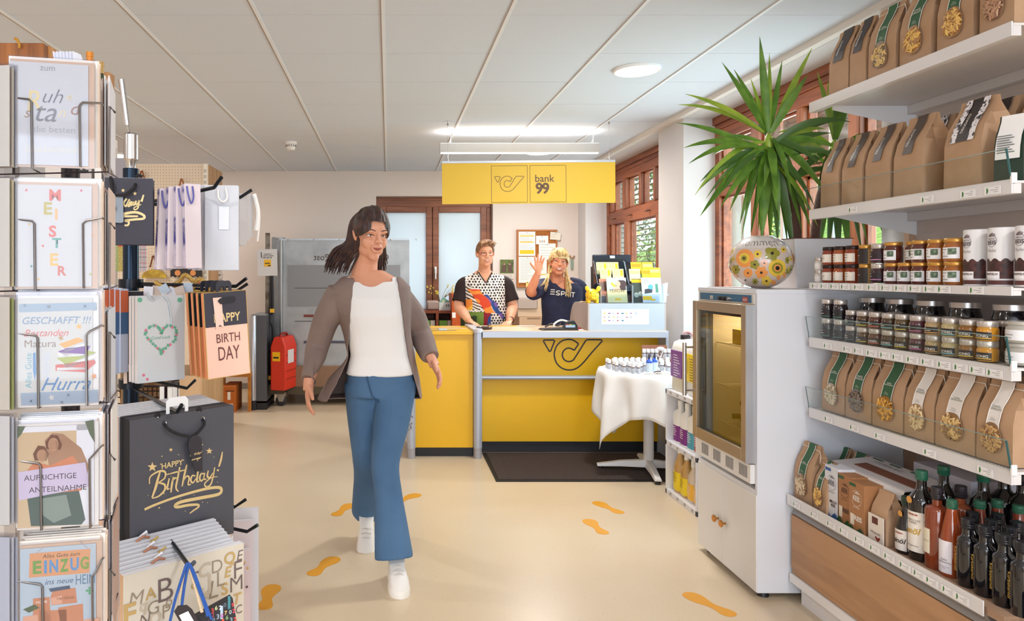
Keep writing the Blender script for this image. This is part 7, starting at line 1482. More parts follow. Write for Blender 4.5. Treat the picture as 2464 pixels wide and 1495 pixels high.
o = pegt('hanging_ornament', 'yellow half-disc ornament hanging on the pegboard', 'ornament', 370, 669); MB().prism([(.11*math.cos(PI*k/16), .075*math.sin(PI*k/16)) for k in range(17)], 'y', 0, .01).build('half_disc', mat('#c9a52c', .5, var=('#a07c1c', 14, .4, .6)), o)
o = pegt('hanging_ornament', 'black hanging banner with orange pumpkin faces on the pegboard', 'banner', 448, 668); b = MB(); b.prism([(-.14+.02*k, -.0+(.012 if k % 2 else 0)) for k in range(15)]+[(.14, .08), (-.14, .08)], 'y', 0, .006); b.build('banner', mat('#241c1c', .6), o)
for sx in (-.075, .06): MB().flat(disc(sx, .04, .026, 14), -.002).build('pumpkin_print', mat('#d98a4a', .6), o)
o = pegt('hanging_ornament', 'white and grey patterned strip at right end of the pegboard', 'ornament', 528, 675, 6.86); MB().box(-.05, .03, -.0, .01, 0, .09).build('strip', mat('#e9e2dc', .5, var=('#8a8280', 30, .4, .5)), o)
for k, (px, c) in enumerate(((500, '#a8202c'), (480, '#c9362c'))): o = pegt('red_ribbon', ['red ribbon bunch behind the gold cords', 'bright red ribbon left of the red bunch'][k], 'ribbon', px, 690, 5.9); MB().tube(spline([(-.05, 0, 0), (-.02, -.02, .04), (.02, 0, .01), (.06, -.02, .03), (.09, 0, -.02)], 4), .014, 6).build('ribbon', mat(c, .5), o)
# wooden display box with books and a wire basket
YW = 2.85; x0, x1 = X(290, YW), X(487, YW); t = thing('display_box', 'pale wooden display box on the floor behind the hanging gift bags', 'display box', (x0, YW, 0)); w = x1-x0
PLY = mat('#c9a276', .5, wood=('#b48b5e', 2, .8)); zt = Z(893, YW)
for a, b_ in ((0, .02), (w-.02, w)): MB().box(a, b_, 0, .36, 0, zt).build('side_panel', PLY, t)
MB().box(.02, w-.02, .34, .36, 0, zt-.02).build('back_panel', PLY, t); MB().box(.02, w-.02, 0, .34, .78, .80).build('board', PLY, t); MB().box(w-.09, w-.02, 0, .02, .8, zt-.02).build('front_corner', PLY, t)
o = thing('wire_basket', 'dark wire basket in the wooden display box', 'basket', (X(345, YW), YW+.14, .802)); b = MB()
for k in range(15): b.tube([(-.12+.017*k, -.08, 0), (-.13+.0186*k, -.09, .17)], .0022, 4)
for k in range(7): b.tube([(-.125, -.085, .025*k), (.125, -.085, .025*k)], .0022, 4)
b.build('wires', mat('#3a2a26', .5, .5), o); MB().tube([(-.13, -.09, .17), (.13, -.09, .17), (.13, .09, .17), (-.13, .09, .17)], .005, 6, closed=True).build('rim', mat('#2c201e', .5, .3), o); MB().tube([(-.1, 0, .0), (-.13, -.02, .17), (.12, .0, .26)], .006, 6).build('handle', mat('#2c201e', .5), o); MB().box(-.12, .12, -.08, .08, 0, .005).build('base', mat('#2c201e', .5), o)
for i, (px, c, h) in enumerate(((410, '#3a2630', .175), (430, '#d9d2cc', .17), (442, '#2c2433', .185), (456, '#c9bfae', .165), (466, '#4a3340', .18), (478, '#e2dcd6', .172), (490, '#3a2c3c', .16))):
    o = thing('book', '%s book standing at the right in the wooden display box' % ['brown-violet leftmost', 'cream second', 'dark blue third', 'beige fourth', 'plum fifth', 'pale sixth', 'dark rightmost'][i], 'book', (X(px-28, YW), YW+.10, .801), group='books in the wooden display box'); MB().box(-.012, .012, -.06, .08, 0, h).build('cover', mat(c, .5), o, bevel=.002); MB().box(-.009, .009, -.061, .078, .003, h-.004).build('pages', PAPER, o)
# white shelf unit far left behind the card rack, wooden crate and bottles on it
YE_ = 2.45; t = thing('white_shelf_unit', 'white slotted shop shelf at the far left behind the card rack', 'shelving', (X(283, 2.66), 2.3, 0)); zt = Z(339, 2.66)
MB().box(-.75, 0, 0, .36, zt-.03, zt).build('top_board', mat('#e6dcd2', .5), t, bevel=.002); MB().box(-.75, -.02, .36, .38, 0, zt-.03).build('back_panel', mat('#cfc4bc', .6), t)
MB().box(-.75, .08, 0, .36, Z(447, 2.4)-.03, Z(447, 2.4)).build('board', mat('#ded6ce', .5), t); MB().box(-.75, -.04, 0, .36, .9, .93).build('board', mat('#ded6ce', .5), t)
for k in range(2): MB().box(-.4+.36*k, -.36+.36*k, .33, .36, 0, zt-.03).build('slotted_upright', mat('#b9b0aa', .4, .4), t)
MB().box(-.03, .0, .278, .33, zt, zt+.23).build('wood_end_panel', mat('#d19a66', .5, wood=('#b87f4c', 2, .8)), t)
zs = zt; CRW = mat('#a5652f', .5, wood=('#74401c', 2, 1.2))
o = thing('wooden_crate', 'brown wooden crate with yellow cord on top of the white shelf, far left', 'crate', (X(48, 2.05), 2.06, Z(205, 2.05))); k = 2.05/F
MB().box(-62*k, 52*k, .0, .03, 0, 105*k).build('front_board', CRW, o, bevel=.003); MB().box(44*k, 56*k, .03, .2, 0, 105*k).build('side_board', mat('#d99a5c', .5, wood=('#c0824a', 2, .8)), o); MB().box(-62*k, 44*k, .2, .22, 0, 105*k).build('back_board', CRW, o); MB().tube(spline([(-12*k, -.01, 112*k), (-5*k, -.014, 108*k), (0, -.012, 96*k), (-2*k, -.01, 90*k)], 4), 3.5*k, 7).build('cord', mat('#b8801c', .5), o)
MB().box(-62*k, 52*k, 0, .2, -.01, 0).build('crate_bottom', CRW, o)
o = thing('support_box', 'grey slotted metal panel below the wooden crate', 'panel', (X(48, 2.05), 2.06, zs)); hh = Z(205, 2.05)-.011-zs; MB().box(-62*k, 52*k, .01, .19, 0, hh).build('body', mat('#cfc2ba', .4, .2), o); b = MB(); [b.box(-34*k, -20*k, .008, .01, hh*q, hh*q+.008) for q in (.3, .5, .75)]; b.build('slots', mat('#4a3e3c', .6), o)
for i, (px, top, r, c, cc) in enumerate(((216, 126, .010, '#4a2c1c', '#e8923a'), (240, 150, .0125, '#3a4a2c', '#c9a468'))):
    o = thing('bottle', ['dark bottle with orange cap showing above the top card', 'wine bottle with gold foil neck right of the top card'][i], 'bottle', (X(px, 2.4), 2.4, zs)); h = Z(top, 2.4)-zs
    MB().lathe([(.001, 0), (.036, 0), (.037, .01), (.037, h*.55), (.014, h*.78), (r, h*.82), (r, h-.001)], 18).build('glass_body', mat(c, .15, coat=.6), o); MB().lathe([(r+.001, h*.82), (r+.001, h*.93), (r+.002, h*.935), (r+.002, h), (.001, h)], 16).build('foil_cap', mat(cc, .35, .3), o)
o = thing('envelope_stack', 'fan of white envelopes standing above the top card', 'envelopes', (X(170, 1.6), 1.6, Z(150, 1.6)))
for i in range(7): x = (-24+8*i)*1.6/F; MB().add([(x-.012, -.01*i/7, 0), (x+.008, .02, 0), (x-.008, .02, .043+.002*(i % 3)), (x-.012-.006, 0, .045)], [(0, 1, 2, 3)]).build('envelope', mat('#e4e6f2', .6), o)
o.location.z -= .02
o = thing('cable_clip', 'yellow and blue cable end beside the wooden end panel', 'cable', P(262, 262, 2.572)); MB().tube(spline([(0, 0, 0), (.008, -.005, .008), (.012, -.005, .02)], 4), .0025, 6).build('yellow_cord', YEL, o); MB().tube(spline([(-.006, 0, .0), (.004, -.004, -.01), (.009, -.004, -.045)], 4), .0025, 6).build('blue_cord', mat('#3a7a9a', .4), o)
for i, (a, b_, c) in enumerate(((30, 92, '#d2c8c2'), (106, 152, '#b9aeaa'), (160, 178, '#e6e0da'), (184, 240, '#8c8486'))):
    y = 2.1; o = thing('media_box', ['pale box with WE print', 'grey barcoded box', 'narrow white box', 'dark striped box'][i]+' on the white shelf between the upper cards', 'box', ((X(a, y)+X(b_, y))/2, y+.25, Z(447, 2.4)), group='boxes on the white shelf'); w_ = (X(b_, y)-X(a, y))/2; MB().box(-w_, w_, -.05, .05, 0, .075).build('box_body', mat(c, .5), o)
    if i == 0: text('WE', mat('#b8483a', .5), o, (w_*.5, -.051, .05), .02)
    if i == 1: [MB().box(-.018, .018, -.0515, -.05, z_, z_+.008).build('barcode', INK, o) for z_ in (.03, .05)]

# ================================================================ greeting card rack
class Pl:   # an upright plane: pixels on it become its own (x along, z up) coordinates
    def __init__(s, px, Y, deg): s.p = Vector((X(px, Y), Y, 0)); s.a = math.radians(deg); s.d = Vector((math.cos(s.a), math.sin(s.a), 0)); s.n = Vector((math.sin(s.a), -math.cos(s.a), 0))
    def w(s, px, py):
        r = Vector(((px-CX)/F, 1, (CY-py)/F)); t_ = s.p.dot(s.n)/(r.x*s.n.x+r.y*s.n.y); q = r*t_; q.z += H; return q
    def thing(s, name, lab, cat, px, py, group=None): s.o = s.w(px, py); return thing(name, lab, cat, s.o, s.a, group)
    def l(s, px, py): q = s.w(px, py)-s.o; return (q.dot(s.d), q.z)
SLEEVE = glassy('#f2f2f4', .05)
CP = Pl(140, 1.06, 13)
KRAFT = mat('#d2b29a', .7)
rows = [(25, 228, 140, 403, 'white card reading zum Ruhestand, topmost in the rack'), (38, 236, 437, 695, 'white card with scattered coloured letters MEISTER, second from top'), (42, 238, 712, 978, 'cream card reading Geschafft with a stack of books, third from top'), (42, 238, 1022, 1270, 'condolence card with figure picture reading Aufrichtige Anteilnahme'), (50, 246, 1315, 1530, 'moving-house card with EINZUG signboard, lowest in the rack')]
g_ = 'cards waiting behind the front card of the %s pocket'
for ri, (xa, xb, ya, yb_, lab) in enumerate(rows):
    t = CP.thing('greeting_card', lab, 'greeting card', (xa+xb)/2, yb_); L_ = CP.l
    a0, b0 = L_(xa, yb_), L_(xb, yb_); a1 = L_(xa, ya)[1]; wd = b0[0]-a0[0]
    base_c = ['#cbccd0', '#cfcccb', '#cfccc4', '#cfb48e', '#b5c4ce'][ri]
    MB().box(-wd/2, wd/2-.008, -.0012, 0, .003, a1-.004).build('card_front', mat(base_c, .55), t); MB().box(-wd/2, wd/2, .0006, .0016, 0, a1).build('envelope', KRAFT if ri in (0, 1, 4) else mat('#e6e2dc', .6), t)
    MB().box(-wd/2-.002, wd/2+.002, -.0022, -.0018, -.001, a1+.005).build('clear_sleeve', SLEEVE, t)
    def T(s, px, py, wpx, c, parent=t, y=-.0015, vert=False, **kw):
        u, z_ = L_(px, py); u2 = L_(px+wpx/2, py)[0]-L_(px-wpx/2, py)[0]
        if vert: u2 = wpx*1.06/F; return text(s, mat(c, .5), parent, (u, y, z_), u2, xdir=(0, 0, 1), up=(-1, 0, 0), **kw)
        return text(s, mat(c, .5), parent, (u, y, z_), u2, **kw)
    def S(name, polys, c, y=-.00145):
        b = MB(); [b.flat([L_(*p) for p in q], y) for q in polys]; return b.build(name, mat(c, .55), t)
    if ri == 0:
        T('zum', 115, 166, 36, '#9a9698'); T('R', 84, 243, 34, '#e3cf96', shear=.1, height=.03); T('uh', 128, 232, 50, '#70727c', shear=.4, bold=-.01); T('e', 168, 236, 12, '#e3d0a0', shear=.3); T('s', 67, 275, 16, '#a88a70', shear=.3); T('ta', 112, 274, 50, '#86868c', shear=.3); T('n', 150, 275, 18, '#e6d6b0', shear=.3); T('d', 184, 262, 26, '#a5806e', shear=.3); T('die besten', 132, 312, 98, '#a6a8b0', bold=-.01); T('Glückwünsche', 130, 360, 135, '#e6dcc0', shear=.4, bold=-.01)
    if ri == 1:
        for s_, x, y, wpx, c in (('M', 133, 470, 28, '#d9604a'), ('E', 116, 502, 20, '#b9a83c'), ('I', 136, 516, 6, '#e6b060'), ('S', 127, 557, 18, '#d9604a'), ('T', 137, 585, 22, '#4f9a84'), ('E', 131, 625, 20, '#e3b450'), ('R', 150, 652, 21, '#d0654c')): T(s_, x, y, wpx, c, bold=.03)
        for i, (x, y) in enumerate(((64, 458), (196, 459), (71, 540), (104, 592), (76, 641), (218, 660), (93, 672), (222, 566))): S('dot_print', [[(x+3*math.cos(a), y+3*math.sin(a)) for a in [2*PI*k/8 for k in range(8)]]], ['#d9604a', '#d0506a', '#e0b060', '#d9604a', '#4f8a84', '#b0b050', '#e0b060', '#d9a070'][i])
    if ri == 2:
        S('grey_band', [[(46, 732), (232, 728), (233, 746), (47, 752)], [(50, 946), (236, 938), (237, 968), (52, 976)]], '#9aabbb')
        T('GESCHAFFT !!!', 138, 771, 165, '#7f93ad', shear=.25, bold=.01); T('Bestanden', 112, 801, 108, '#d9604e', shear=.4); T('Matura', 98, 827, 76, '#8f6f58'); T('Alles Gute', 69, 892, 84, '#6fa9b4', vert=True); T('PRIMA', 113, 880, 60, '#c3c6d2', vert=True, shear=.2); T('Hurra', 160, 923, 120, '#4f7fb0', shear=.45)
        S('book_print', [[(142, 828), (188, 812), (204, 820), (156, 838)]], '#e8a542'); S('book_print', [[(140, 846), (160, 838), (218, 832), (208, 852), (158, 858)]], '#7a3a90'); S('book_print', [[(136, 862), (160, 878), (232, 848), (212, 844), (206, 854)]], '#a9b03a'); S('book_print', [[(134, 878), (228, 866), (230, 874), (206, 896), (134, 892)]], '#d0523a')
        S('page_print', [[(144, 834), (157, 842), (204, 826), (204, 831), (158, 848)], [(140, 848), (202, 852), (206, 858), (142, 857)], [(140, 866), (162, 880), (230, 853), (230, 860), (163, 888)], [(137, 885), (204, 884), (206, 889), (138, 892)]], '#efece6')
        S('pen_print', [[(80, 850), (86, 848), (88, 895), (84, 915), (80, 893)]], '#5f8fc0')
        for x, y, c in ((190, 786, '#e8b04a'), (147, 813, '#b8905a'), (226, 905, '#d9904a'), (124, 957, '#f0ece8'), (118, 738, '#e6e6ea')): S('flower_print', [[(x+(8 if k % 2 else 4)*math.cos(PI*k/5), y+(8 if k % 2 else 4)*math.sin(PI*k/5)) for k in range(10)]], c)
        for x, y in ((60, 735), (205, 737), (165, 950), (150, 968), (75, 965), (210, 960)): S('flower_print', [[(x+(7 if k % 2 else 2)*math.cos(PI*k/4), y+(7 if k % 2 else 2)*math.sin(PI*k/4)) for k in range(8)]], '#8494a8')
    if ri == 3:
        MB().box(wd/2-.03, wd/2-.006, -.00135, -.0011, .003, a1-.004).build('white_margin', mat('#e6e6ea', .5), t); MB().box(-wd/2, wd/2-.01, -.00135, -.0011, a1-.012, a1-.004).build('white_margin', mat('#e6e6ea', .5), t)
        # generic stand-in for the painting: soft shapes only
        S('curtain_print', [[(42, 1026), (62, 1026), (52, 1045), (42, 1056)], [(205, 1014), (226, 1010), (228, 1065), (216, 1045)]], '#5c6a50')
        S('robe_print', [[(66, 1198), (190, 1178), (206, 1250), (196, 1262), (75, 1266)]], '#3f5650'); S('robe_fold', [[(98, 1200), (160, 1190), (172, 1240), (130, 1258), (104, 1240)]], '#7f8f84', -.0016)
        S('cloak_print', [[(108, 1060), (126, 1042), (152, 1044), (196, 1078), (214, 1120), (208, 1160), (165, 1165), (120, 1130)]], '#a97f62'); S('dress_print', [[(120, 1120), (176, 1096), (200, 1130), (196, 1180), (90, 1190), (60, 1140), (84, 1110)]], '#cf7f58', -.0016)
        S('hair_print', [[(110, 1064), (124, 1046), (140, 1048), (150, 1070), (146, 1082), (112, 1080)], [(80, 1092), (92, 1072), (108, 1074), (118, 1092), (112, 1108), (84, 1108)]], '#6f4430', -.0017); S('face_print', [[(129+13*math.cos(a), 1070+17*math.sin(a)) for a in [2*PI*k/14 for k in range(14)]], [(102+13*math.cos(a), 1096+15*math.sin(a)) for a in [2*PI*k/14 for k in range(14)]]], '#dfae8a', -.0018)
        o = S('pale_banner', [[(44, 1136), (206, 1112), (216, 1170), (46, 1204)]], '#b4a8c0', -.0020); T('AUFRICHTIGE', 122, 1147, 126, '#3c3038', y=-.0021); T('ANTEILNAHME', 140, 1175, 138, '#3c3038', y=-.0021)
    if ri == 4:
        S('sign_print', [[(72, 1332), (218, 1320), (216, 1378), (70, 1390)]], '#d8996a'); S('string_print', [[(88, 1330), (104, 1316), (105, 1318), (89, 1332)], [(190, 1300), (212, 1318), (211, 1320), (189, 1302)]], '#b0a8a8')
        T('Alles Gute zum', 148, 1335, 90, '#4a3228', shear=.2)
        for s_, x, y, c in (('E', 90, 1365, '#6f9a4a'), ('I', 110, 1364, '#5a8fc0'), ('N', 130, 1362, '#5a8fc0'), ('Z', 155, 1360, '#6f9a4a'), ('U', 180, 1357, '#5a8fc0'), ('G', 204, 1354, '#7f9a4a')): T(s_, x, y, 21 if s_ != 'I' else 7, c, bold=.04, height=.019)
        T('ins neue', 143, 1398, 68, '#4a6888', shear=.25); T('HEIM', 206, 1393, 46, '#5f7f98', height=.014)
        S('box_print', [[(122, 1436), (128, 1420), (182, 1414), (186, 1450), (124, 1456)], [(80, 1440), (120, 1436), (124, 1530), (80, 1530)], [(96, 1470), (160, 1466), (162, 1530), (96, 1530)], [(140, 1462), (200, 1452), (202, 1530), (150, 1530)]], '#c98560'); S('box_side_print', [[(124, 1438), (150, 1432), (150, 1452), (124, 1455)], [(56, 1484), (92, 1478), (94, 1530), (58, 1530)], [(202, 1490), (240, 1486), (240, 1530), (204, 1530)]], '#dca486', -.0017)
        T('Viel Glück', 158, 1438, 44, '#8a5a40', y=-.0019); T('HOME', 101, 1448, 26, '#e9dcd2', y=-.0019); S('cloth_print', [[(118, 1416), (168, 1408), (170, 1416), (122, 1424)]], '#3f5068', -.0017); S('clover_print', [[(216+8*abs(math.cos(2*a))*math.cos(a)+2*math.cos(a), 1421+8*abs(math.cos(2*a))*math.sin(a)+2*math.sin(a)) for a in [2*PI*k/24 for k in range(24)]]], '#5aa878'); S('leaf_print', [[(56, 1466), (84, 1454), (96, 1462), (70, 1474)]], '#6f7f58', -.0018)
    # more cards behind in the same pocket
    o = None
    for k in range(5):
        off = CP.n*-(.006+.006*k)+CP.d*(.003*(1 if k % 2 else -1)); lab2 = 'card in its sleeve, %s behind the front one in the %s pocket from top' % (ORD[k], ORD[ri])
        if o is None:
            o = thing('greeting_card', lab2, 'greeting card', t.location+off+Vector((0, 0, .002)), CP.a, g_ % ORD[ri]); MB().box(-wd/2, wd/2, 0, .0016, 0, a1+.003).build('card_front', mat(['#e6e0da', '#eae6e2', '#dcd9e0', '#e9e9ee', '#e3d9d0'][ri], .6), o); MB().box(-wd/2+.002, wd/2+.002, .0018, .0026, 0, a1).build('envelope', mat('#d9c4b2', .7), o)
        else: dup(o, t.location+off+Vector((0, 0, .002+.0015*k)), CP.a+.01*(k % 3-1), lab2)
# cards of the neighbouring rack faces: far left column and the edge-on right face
LP = Pl(-40, 1.04, -8); cs = [('#d6d1c6', '#c6bba9'), ('#d8d4c9', '#d2c39c'), ('#cfc6b6', '#a8ae6a'), ('#d2d0cb', '#c8c8cc'), ('#b9bcc8', '#cfcfd4')]
for ri, (ya, yb_) in enumerate(((160, 402), (430, 690), (715, 985), (1000, 1260), (1290, 1530))):
    for k in range(3):
        t = LP.thing('greeting_card', '%s card in the left-edge column, %s layer, cut by the picture frame' % (ORD[ri], ['front', 'middle', 'back'][k]), 'greeting card', -60, yb_, 'cards at the left edge of the picture'); t.location -= LP.n*.006*k
        a, b_ = LP.l(-150, yb_)[0], LP.l(22+3*k, yb_)[0]; hz = LP.l(-60, ya)[1]; MB().box(a, b_, 0, .0016, 0, hz-.002*k).build('card_front', mat(cs[ri][k % 2], .55), t); MB().box(a, b_+.0015, -.0012, -.0008, -.001, hz+.003).build('clear_sleeve', SLEEVE, t)
RPc = [(182, 398, 262), (452, 686, 262), (745, 975, 262), (985, 1240, 268), (1250, 1530, 272)]
for ri, (ya, yb_, px) in enumerate(RPc):
    for k in range(7):
        Y = 1.14+.004*k; p = P(px-3.8*k+ (k % 2)*1.5, yb_, Y); t = thing('greeting_card', 'card seen edge-on right of the %s front card, %s from the outside' % (ORD[ri], ORD[k]), 'greeting card', p, 1.86+.03*(k % 3), 'edge-on cards at the right face of the rack', rx=.0, ry=0)
        h = (yb_-ya)*Y/F-.004*(k % 3); MB().box(0, .125, -.0009, .0009, 0, h).build('card_front', mat(['#e3e3ea', '#d9c2b4', '#cfd6e2', '#e9e6e4', '#b89a8c', '#dfe2ea', '#c9c2d0'][(k+ri) % 7], .55), t)
t = thing('card_rack', 'tall revolving wire rack holding greeting cards at the left', 'card rack', CP.w(140, 660)-CP.n*.09)
t.location.z = 0; RO = t.location.copy()
MB().tube([(0, 0, .03), (0, 0, 1.66)], .014, 12).build('pole', mat('#3a3436', .4, .5), t)
for a in (0, 1, 2, 3): an = CP.a+PI/4+a*PI/2; MB().tube([(0, 0, .04), (math.cos(an)*.22, math.sin(an)*.22, .04), (math.cos(an)*.24, math.sin(an)*.24, .006)], .012, 8).build('foot', mat('#3a3436', .4, .5), t)
def rl(pt): return tuple(pt-RO)
for ri, (xa, xb, ya, yb_, lab) in enumerate(rows):
    hy = [238, 530, 805, 1112, 1402][ri]; e = .006
    A = lambda px, py, off=.004: rl(CP.w(px, py)+CP.n*off)
    xl, xr_ = [(77, 192), (84, 200), (92, 208), (99, 216), (103, 222)][ri]; bot = yb_+4
    w1 = [A(-30, hy-1), A(14, hy+2, .0), A(20, hy+9, -.004), A(26, hy-4, -.002), A(xl-6, hy+2), A(xl, hy+8), A(xl+2, bot), A(xl+2, bot, -.04)]
    MB().tube(w1, .0016, 6).build('pocket_wire', WIRE, t)
    w2 = [A(248, hy+14-.06*(hy-238), -.005), A(246, hy+12-.06*(hy-238)), A(xr_+8, hy+10-.03*(hy-238)), A(xr_, hy+18-.03*(hy-238)), A(xr_+2, bot-6), A(xr_+2, bot-6, -.04)]
    MB().tube(w2, .0016, 6).build('pocket_wire', WIRE, t)
    MB().tube([A(-30, bot+4, -.04), A(250, bot-2, -.04), A(252, bot-8, -.14)], .0012, 6).build('pocket_floor', mat('#4a3f44', .4, .6), t)
    MB().tube([A(12, bot+4, -.045), A(12, bot-200, -.05)], .002, 6).build('back_wire', mat('#4a3f44', .4, .6), t); MB().tube([A(252, bot, -.045), A(252, hy, -.05), A(266, hy+16, -.05)], .002, 6).build('side_wire', WIRE, t)
    MB().tube([(0, 0, CP.w(140, bot).z), rl(CP.w(140, bot)-CP.n*.04)], .0018, 6).build('spoke', mat('#3a3436', .4, .5), t)

# ================================================================ gift bags on the black hook stand
PO = Vector((-.685, 1.93, 0)); t = thing('bag_stand', 'black steel stand with upturned hooks carrying gift bags', 'bag stand', PO)
BS = mat('#1c2028', .3, .6)
MB().tube([(0, 0, .02), (0, 0, 1.70)], .021, 18).build('pole', mat('#1b2a3a', .25, .7), t); MB().lathe([(.001, .03), (.22, .02), (.24, .012), (.24, 0), (.001, 0)], 36).build('base', BS, t)
k = 1.85/F
MB().lathe([(.012, 1.70), (.015, 1.72), (.0185, 1.725), (.0185, 1.79), (.014, 1.795), (.001, 1.795)], 16).build('bracket', CHROME, t); MB().tube([(-.004, -.0, 1.79), (-.006, -.01, 1.82)], .003, 8).tube([(-.006, -.01, 1.815), (-.014, -.03, 1.93)], .008, 10).build('clamp_lever', CHROME, t)
def hook(tipw, start_z, mid=None):
    a = Vector((0, 0, start_z)); e = Vector(tipw)-PO; d = (e-a); flat_ = e-Vector((0, 0, .02))-Vector((d.x, d.y, 0)).normalized()*.03
    MB().tube([a, flat_, e], .0045, 8).build('hook', BS, t)
for p_, z in ((P(533, 427, 1.62), 1.60), (P(606, 457, 1.95), 1.60), (P(593, 670, 1.80), 1.395), (P(596, 683, 2.0), 1.39), (P(437, 975, 1.58), 1.12), (P(592, 1202, 1.95), .87), (P(620, 1264, 1.8), .80), (P(467, 1354, 1.42), .86), (P(470, 915, 2.1), 1.15), (P(240, 560, 1.7), 1.6)): hook(p_, z)
for z in (1.60, 1.395, 1.13, .865): MB().lathe([(.022, z-.012), (.032, z-.012), (.032, z+.012), (.022, z+.012)], 18).build('collar', BS, t)
def gift(pl, name, lab, px0, px1, pyt0, pyb0, col, th=.012, side=None, group=None, roll=0, top=None, y0=0.):
    """bag standing in plane pl: left edge px0, right edge px1, heights measured on the left edge"""
    o_ = pl.w(px0, pyb0); tl = pl.w(px0, pyt0); rr_ = pl.w(px1, pyb0); w_ = (rr_-o_).dot(pl.d); h_ = tl.z-o_.z
    g = thing('gift_bag', lab, 'gift bag', o_-pl.n*y0, pl.a, group, ry=roll); pl.o = o_
    body(g, w_, h_, th, col, side, top); return g, w_, h_
def body(g, w_, h_, th, col, side=None, top=None):
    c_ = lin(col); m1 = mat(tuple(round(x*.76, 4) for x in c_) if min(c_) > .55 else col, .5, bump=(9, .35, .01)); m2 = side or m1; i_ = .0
    MB().box(0, w_, -.0008, 0, 0, h_).build('front_panel', m1, g)
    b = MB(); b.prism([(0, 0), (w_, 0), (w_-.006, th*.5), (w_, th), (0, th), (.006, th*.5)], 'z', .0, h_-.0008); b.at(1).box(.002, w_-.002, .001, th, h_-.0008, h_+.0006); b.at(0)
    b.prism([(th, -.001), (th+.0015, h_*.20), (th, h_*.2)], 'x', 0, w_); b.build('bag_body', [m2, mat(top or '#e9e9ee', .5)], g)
def cords(g, pts, r, m, name='cord_handle'): return MB().tube(spline(pts, 5), r, 7).build(name, m, g)
def LM_(pl, pts): return [pl.l(*p) for p in pts]
# ---- large black Happy Birthday bag and the ones behind it
G1 = Pl(312, 1.55, 45); CORD = mat('#1a171c', .7, bump=(300, 1, .002)); GF = mat('#e6cf98', .3, .55)
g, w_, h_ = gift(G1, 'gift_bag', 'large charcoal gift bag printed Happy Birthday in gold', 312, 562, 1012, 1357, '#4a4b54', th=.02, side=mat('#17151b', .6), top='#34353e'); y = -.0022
def c5(u, v): return G1.l(230+u/2.6, 920+v/2.6)
def sw(pts, wd, n=6): q = [c5(*p) for p in spline(pts, n)]; return q, wd
b = MB()
def brush(pts, w0, w1=None, n=6):
    q = [c5(*p) for p in spline(pts, n)]; m_ = len(q); w1 = w1 or w0
    b.ribbon(q, [(w0+(w1-w0)*i/(m_-1))*(.45+.55*math.sin(PI*min(1, max(.12, (i+1)/(m_+1))))) for i in range(m_)], y)
LW = .0058
for pts, a, c in (([(400, 560), (385, 610), (372, 660), (350, 722)], LW, LW*1.2), ([(334, 636), (340, 590), (395, 556), (432, 562), (428, 600), (388, 628)], LW*.7, LW*.8), ([(388, 628), (428, 640), (428, 675), (392, 712), (350, 726)], LW, LW*.7),
    ([(458, 600), (448, 645), (446, 668), (462, 664)], LW*.9, LW*.6), ([(484, 592), (474, 640), (468, 690)], LW, LW*.8), ([(476, 622), (492, 600), (508, 602)], LW*.6, LW*.8), ([(524, 530), (510, 600), (500, 660), (516, 684)], LW, LW*.7), ([(438, 578), (500, 562), (566, 546)], LW*.6, LW*.6),
    ([(568, 515), (550, 590), (538, 652)], LW, LW*.8), ([(546, 618), (566, 588), (582, 596), (576, 640), (594, 636)], LW*.7, LW*.7), ([(622, 586), (602, 584), (592, 612), (606, 628), (626, 600)], LW*.8, LW*.7), ([(648, 480), (634, 580), (632, 622), (652, 612)], LW, LW*.6),
    ([(676, 572), (656, 574), (648, 604), (662, 616), (678, 588)], LW*.8, LW*.7), ([(680, 566), (674, 604), (692, 606)], LW*.8, LW*.5), ([(702, 552), (696, 588), (712, 596), (730, 566)], LW*.9, LW*.7), ([(742, 532), (732, 590), (716, 640), (690, 654), (680, 632), (720, 598), (760, 590)], LW*.9, LW*.5), ([(790, 434), (782, 480), (768, 528)], LW*.7, LW*1.2)): brush(pts, a, c)
brush([(303, 796), (380, 762), (520, 712), (680, 668), (768, 658), (784, 680), (760, 702), (660, 722), (540, 746), (496, 768), (510, 780), (580, 768), (636, 766), (640, 780), (612, 800), (586, 820)], LW*1.5, LW*1.1)
for u, v, r in ((762, 550, 7), (464, 572, 6)): b.flat([c5(u+r*math.cos(2*PI*k_/10), v+r*math.sin(2*PI*k_/10)) for k_ in range(10)], y)
for u, v, r in ((468, 422, 14), (708, 430, 22), (352, 530, 32), (412, 463, 6), (516, 453, 5), (665, 390, 6), (640, 440, 4), (395, 785, 8), (425, 696, 6), (612, 706, 4), (665, 750, 5), (558, 806, 4), (738, 468, 4), (404, 512, 6), (546, 487, 6), (326, 708, 4), (760, 624, 4), (530, 730, 4), (697, 752, 4), (470, 590, 4)): b.flat([c5(u+(r if k_ % 2 == 0 else r*.42)*math.sin(PI*k_/5), v-(r if k_ % 2 == 0 else r*.42)*math.cos(PI*k_/5)) for k_ in range(10)], y)
stuff(b.build('gold_lettering', GF, g, smooth=0)); u, z_ = c5(478, 512); text('HAPPY', GF, g, (u, y, z_), .052, bold=.02, xdir=(1, 0, .02))
def z3(pl, px, py, off): a_ = pl.l(px, py); return (a_[0], -off, a_[1])
c2 = lambda u, v, off: (lambda a_: (a_[0], -off, a_[1]))(c5(u, v))
cords(g, [c2(428, 258, .002), c2(440, 290, .012), c2(500, 322, .014), c2(560, 335, .016)], .0034, CORD); cords(g, [c2(668, 232, .002), c2(662, 262, .012), c2(620, 310, .014), c2(580, 335, .016)], .0034, CORD)
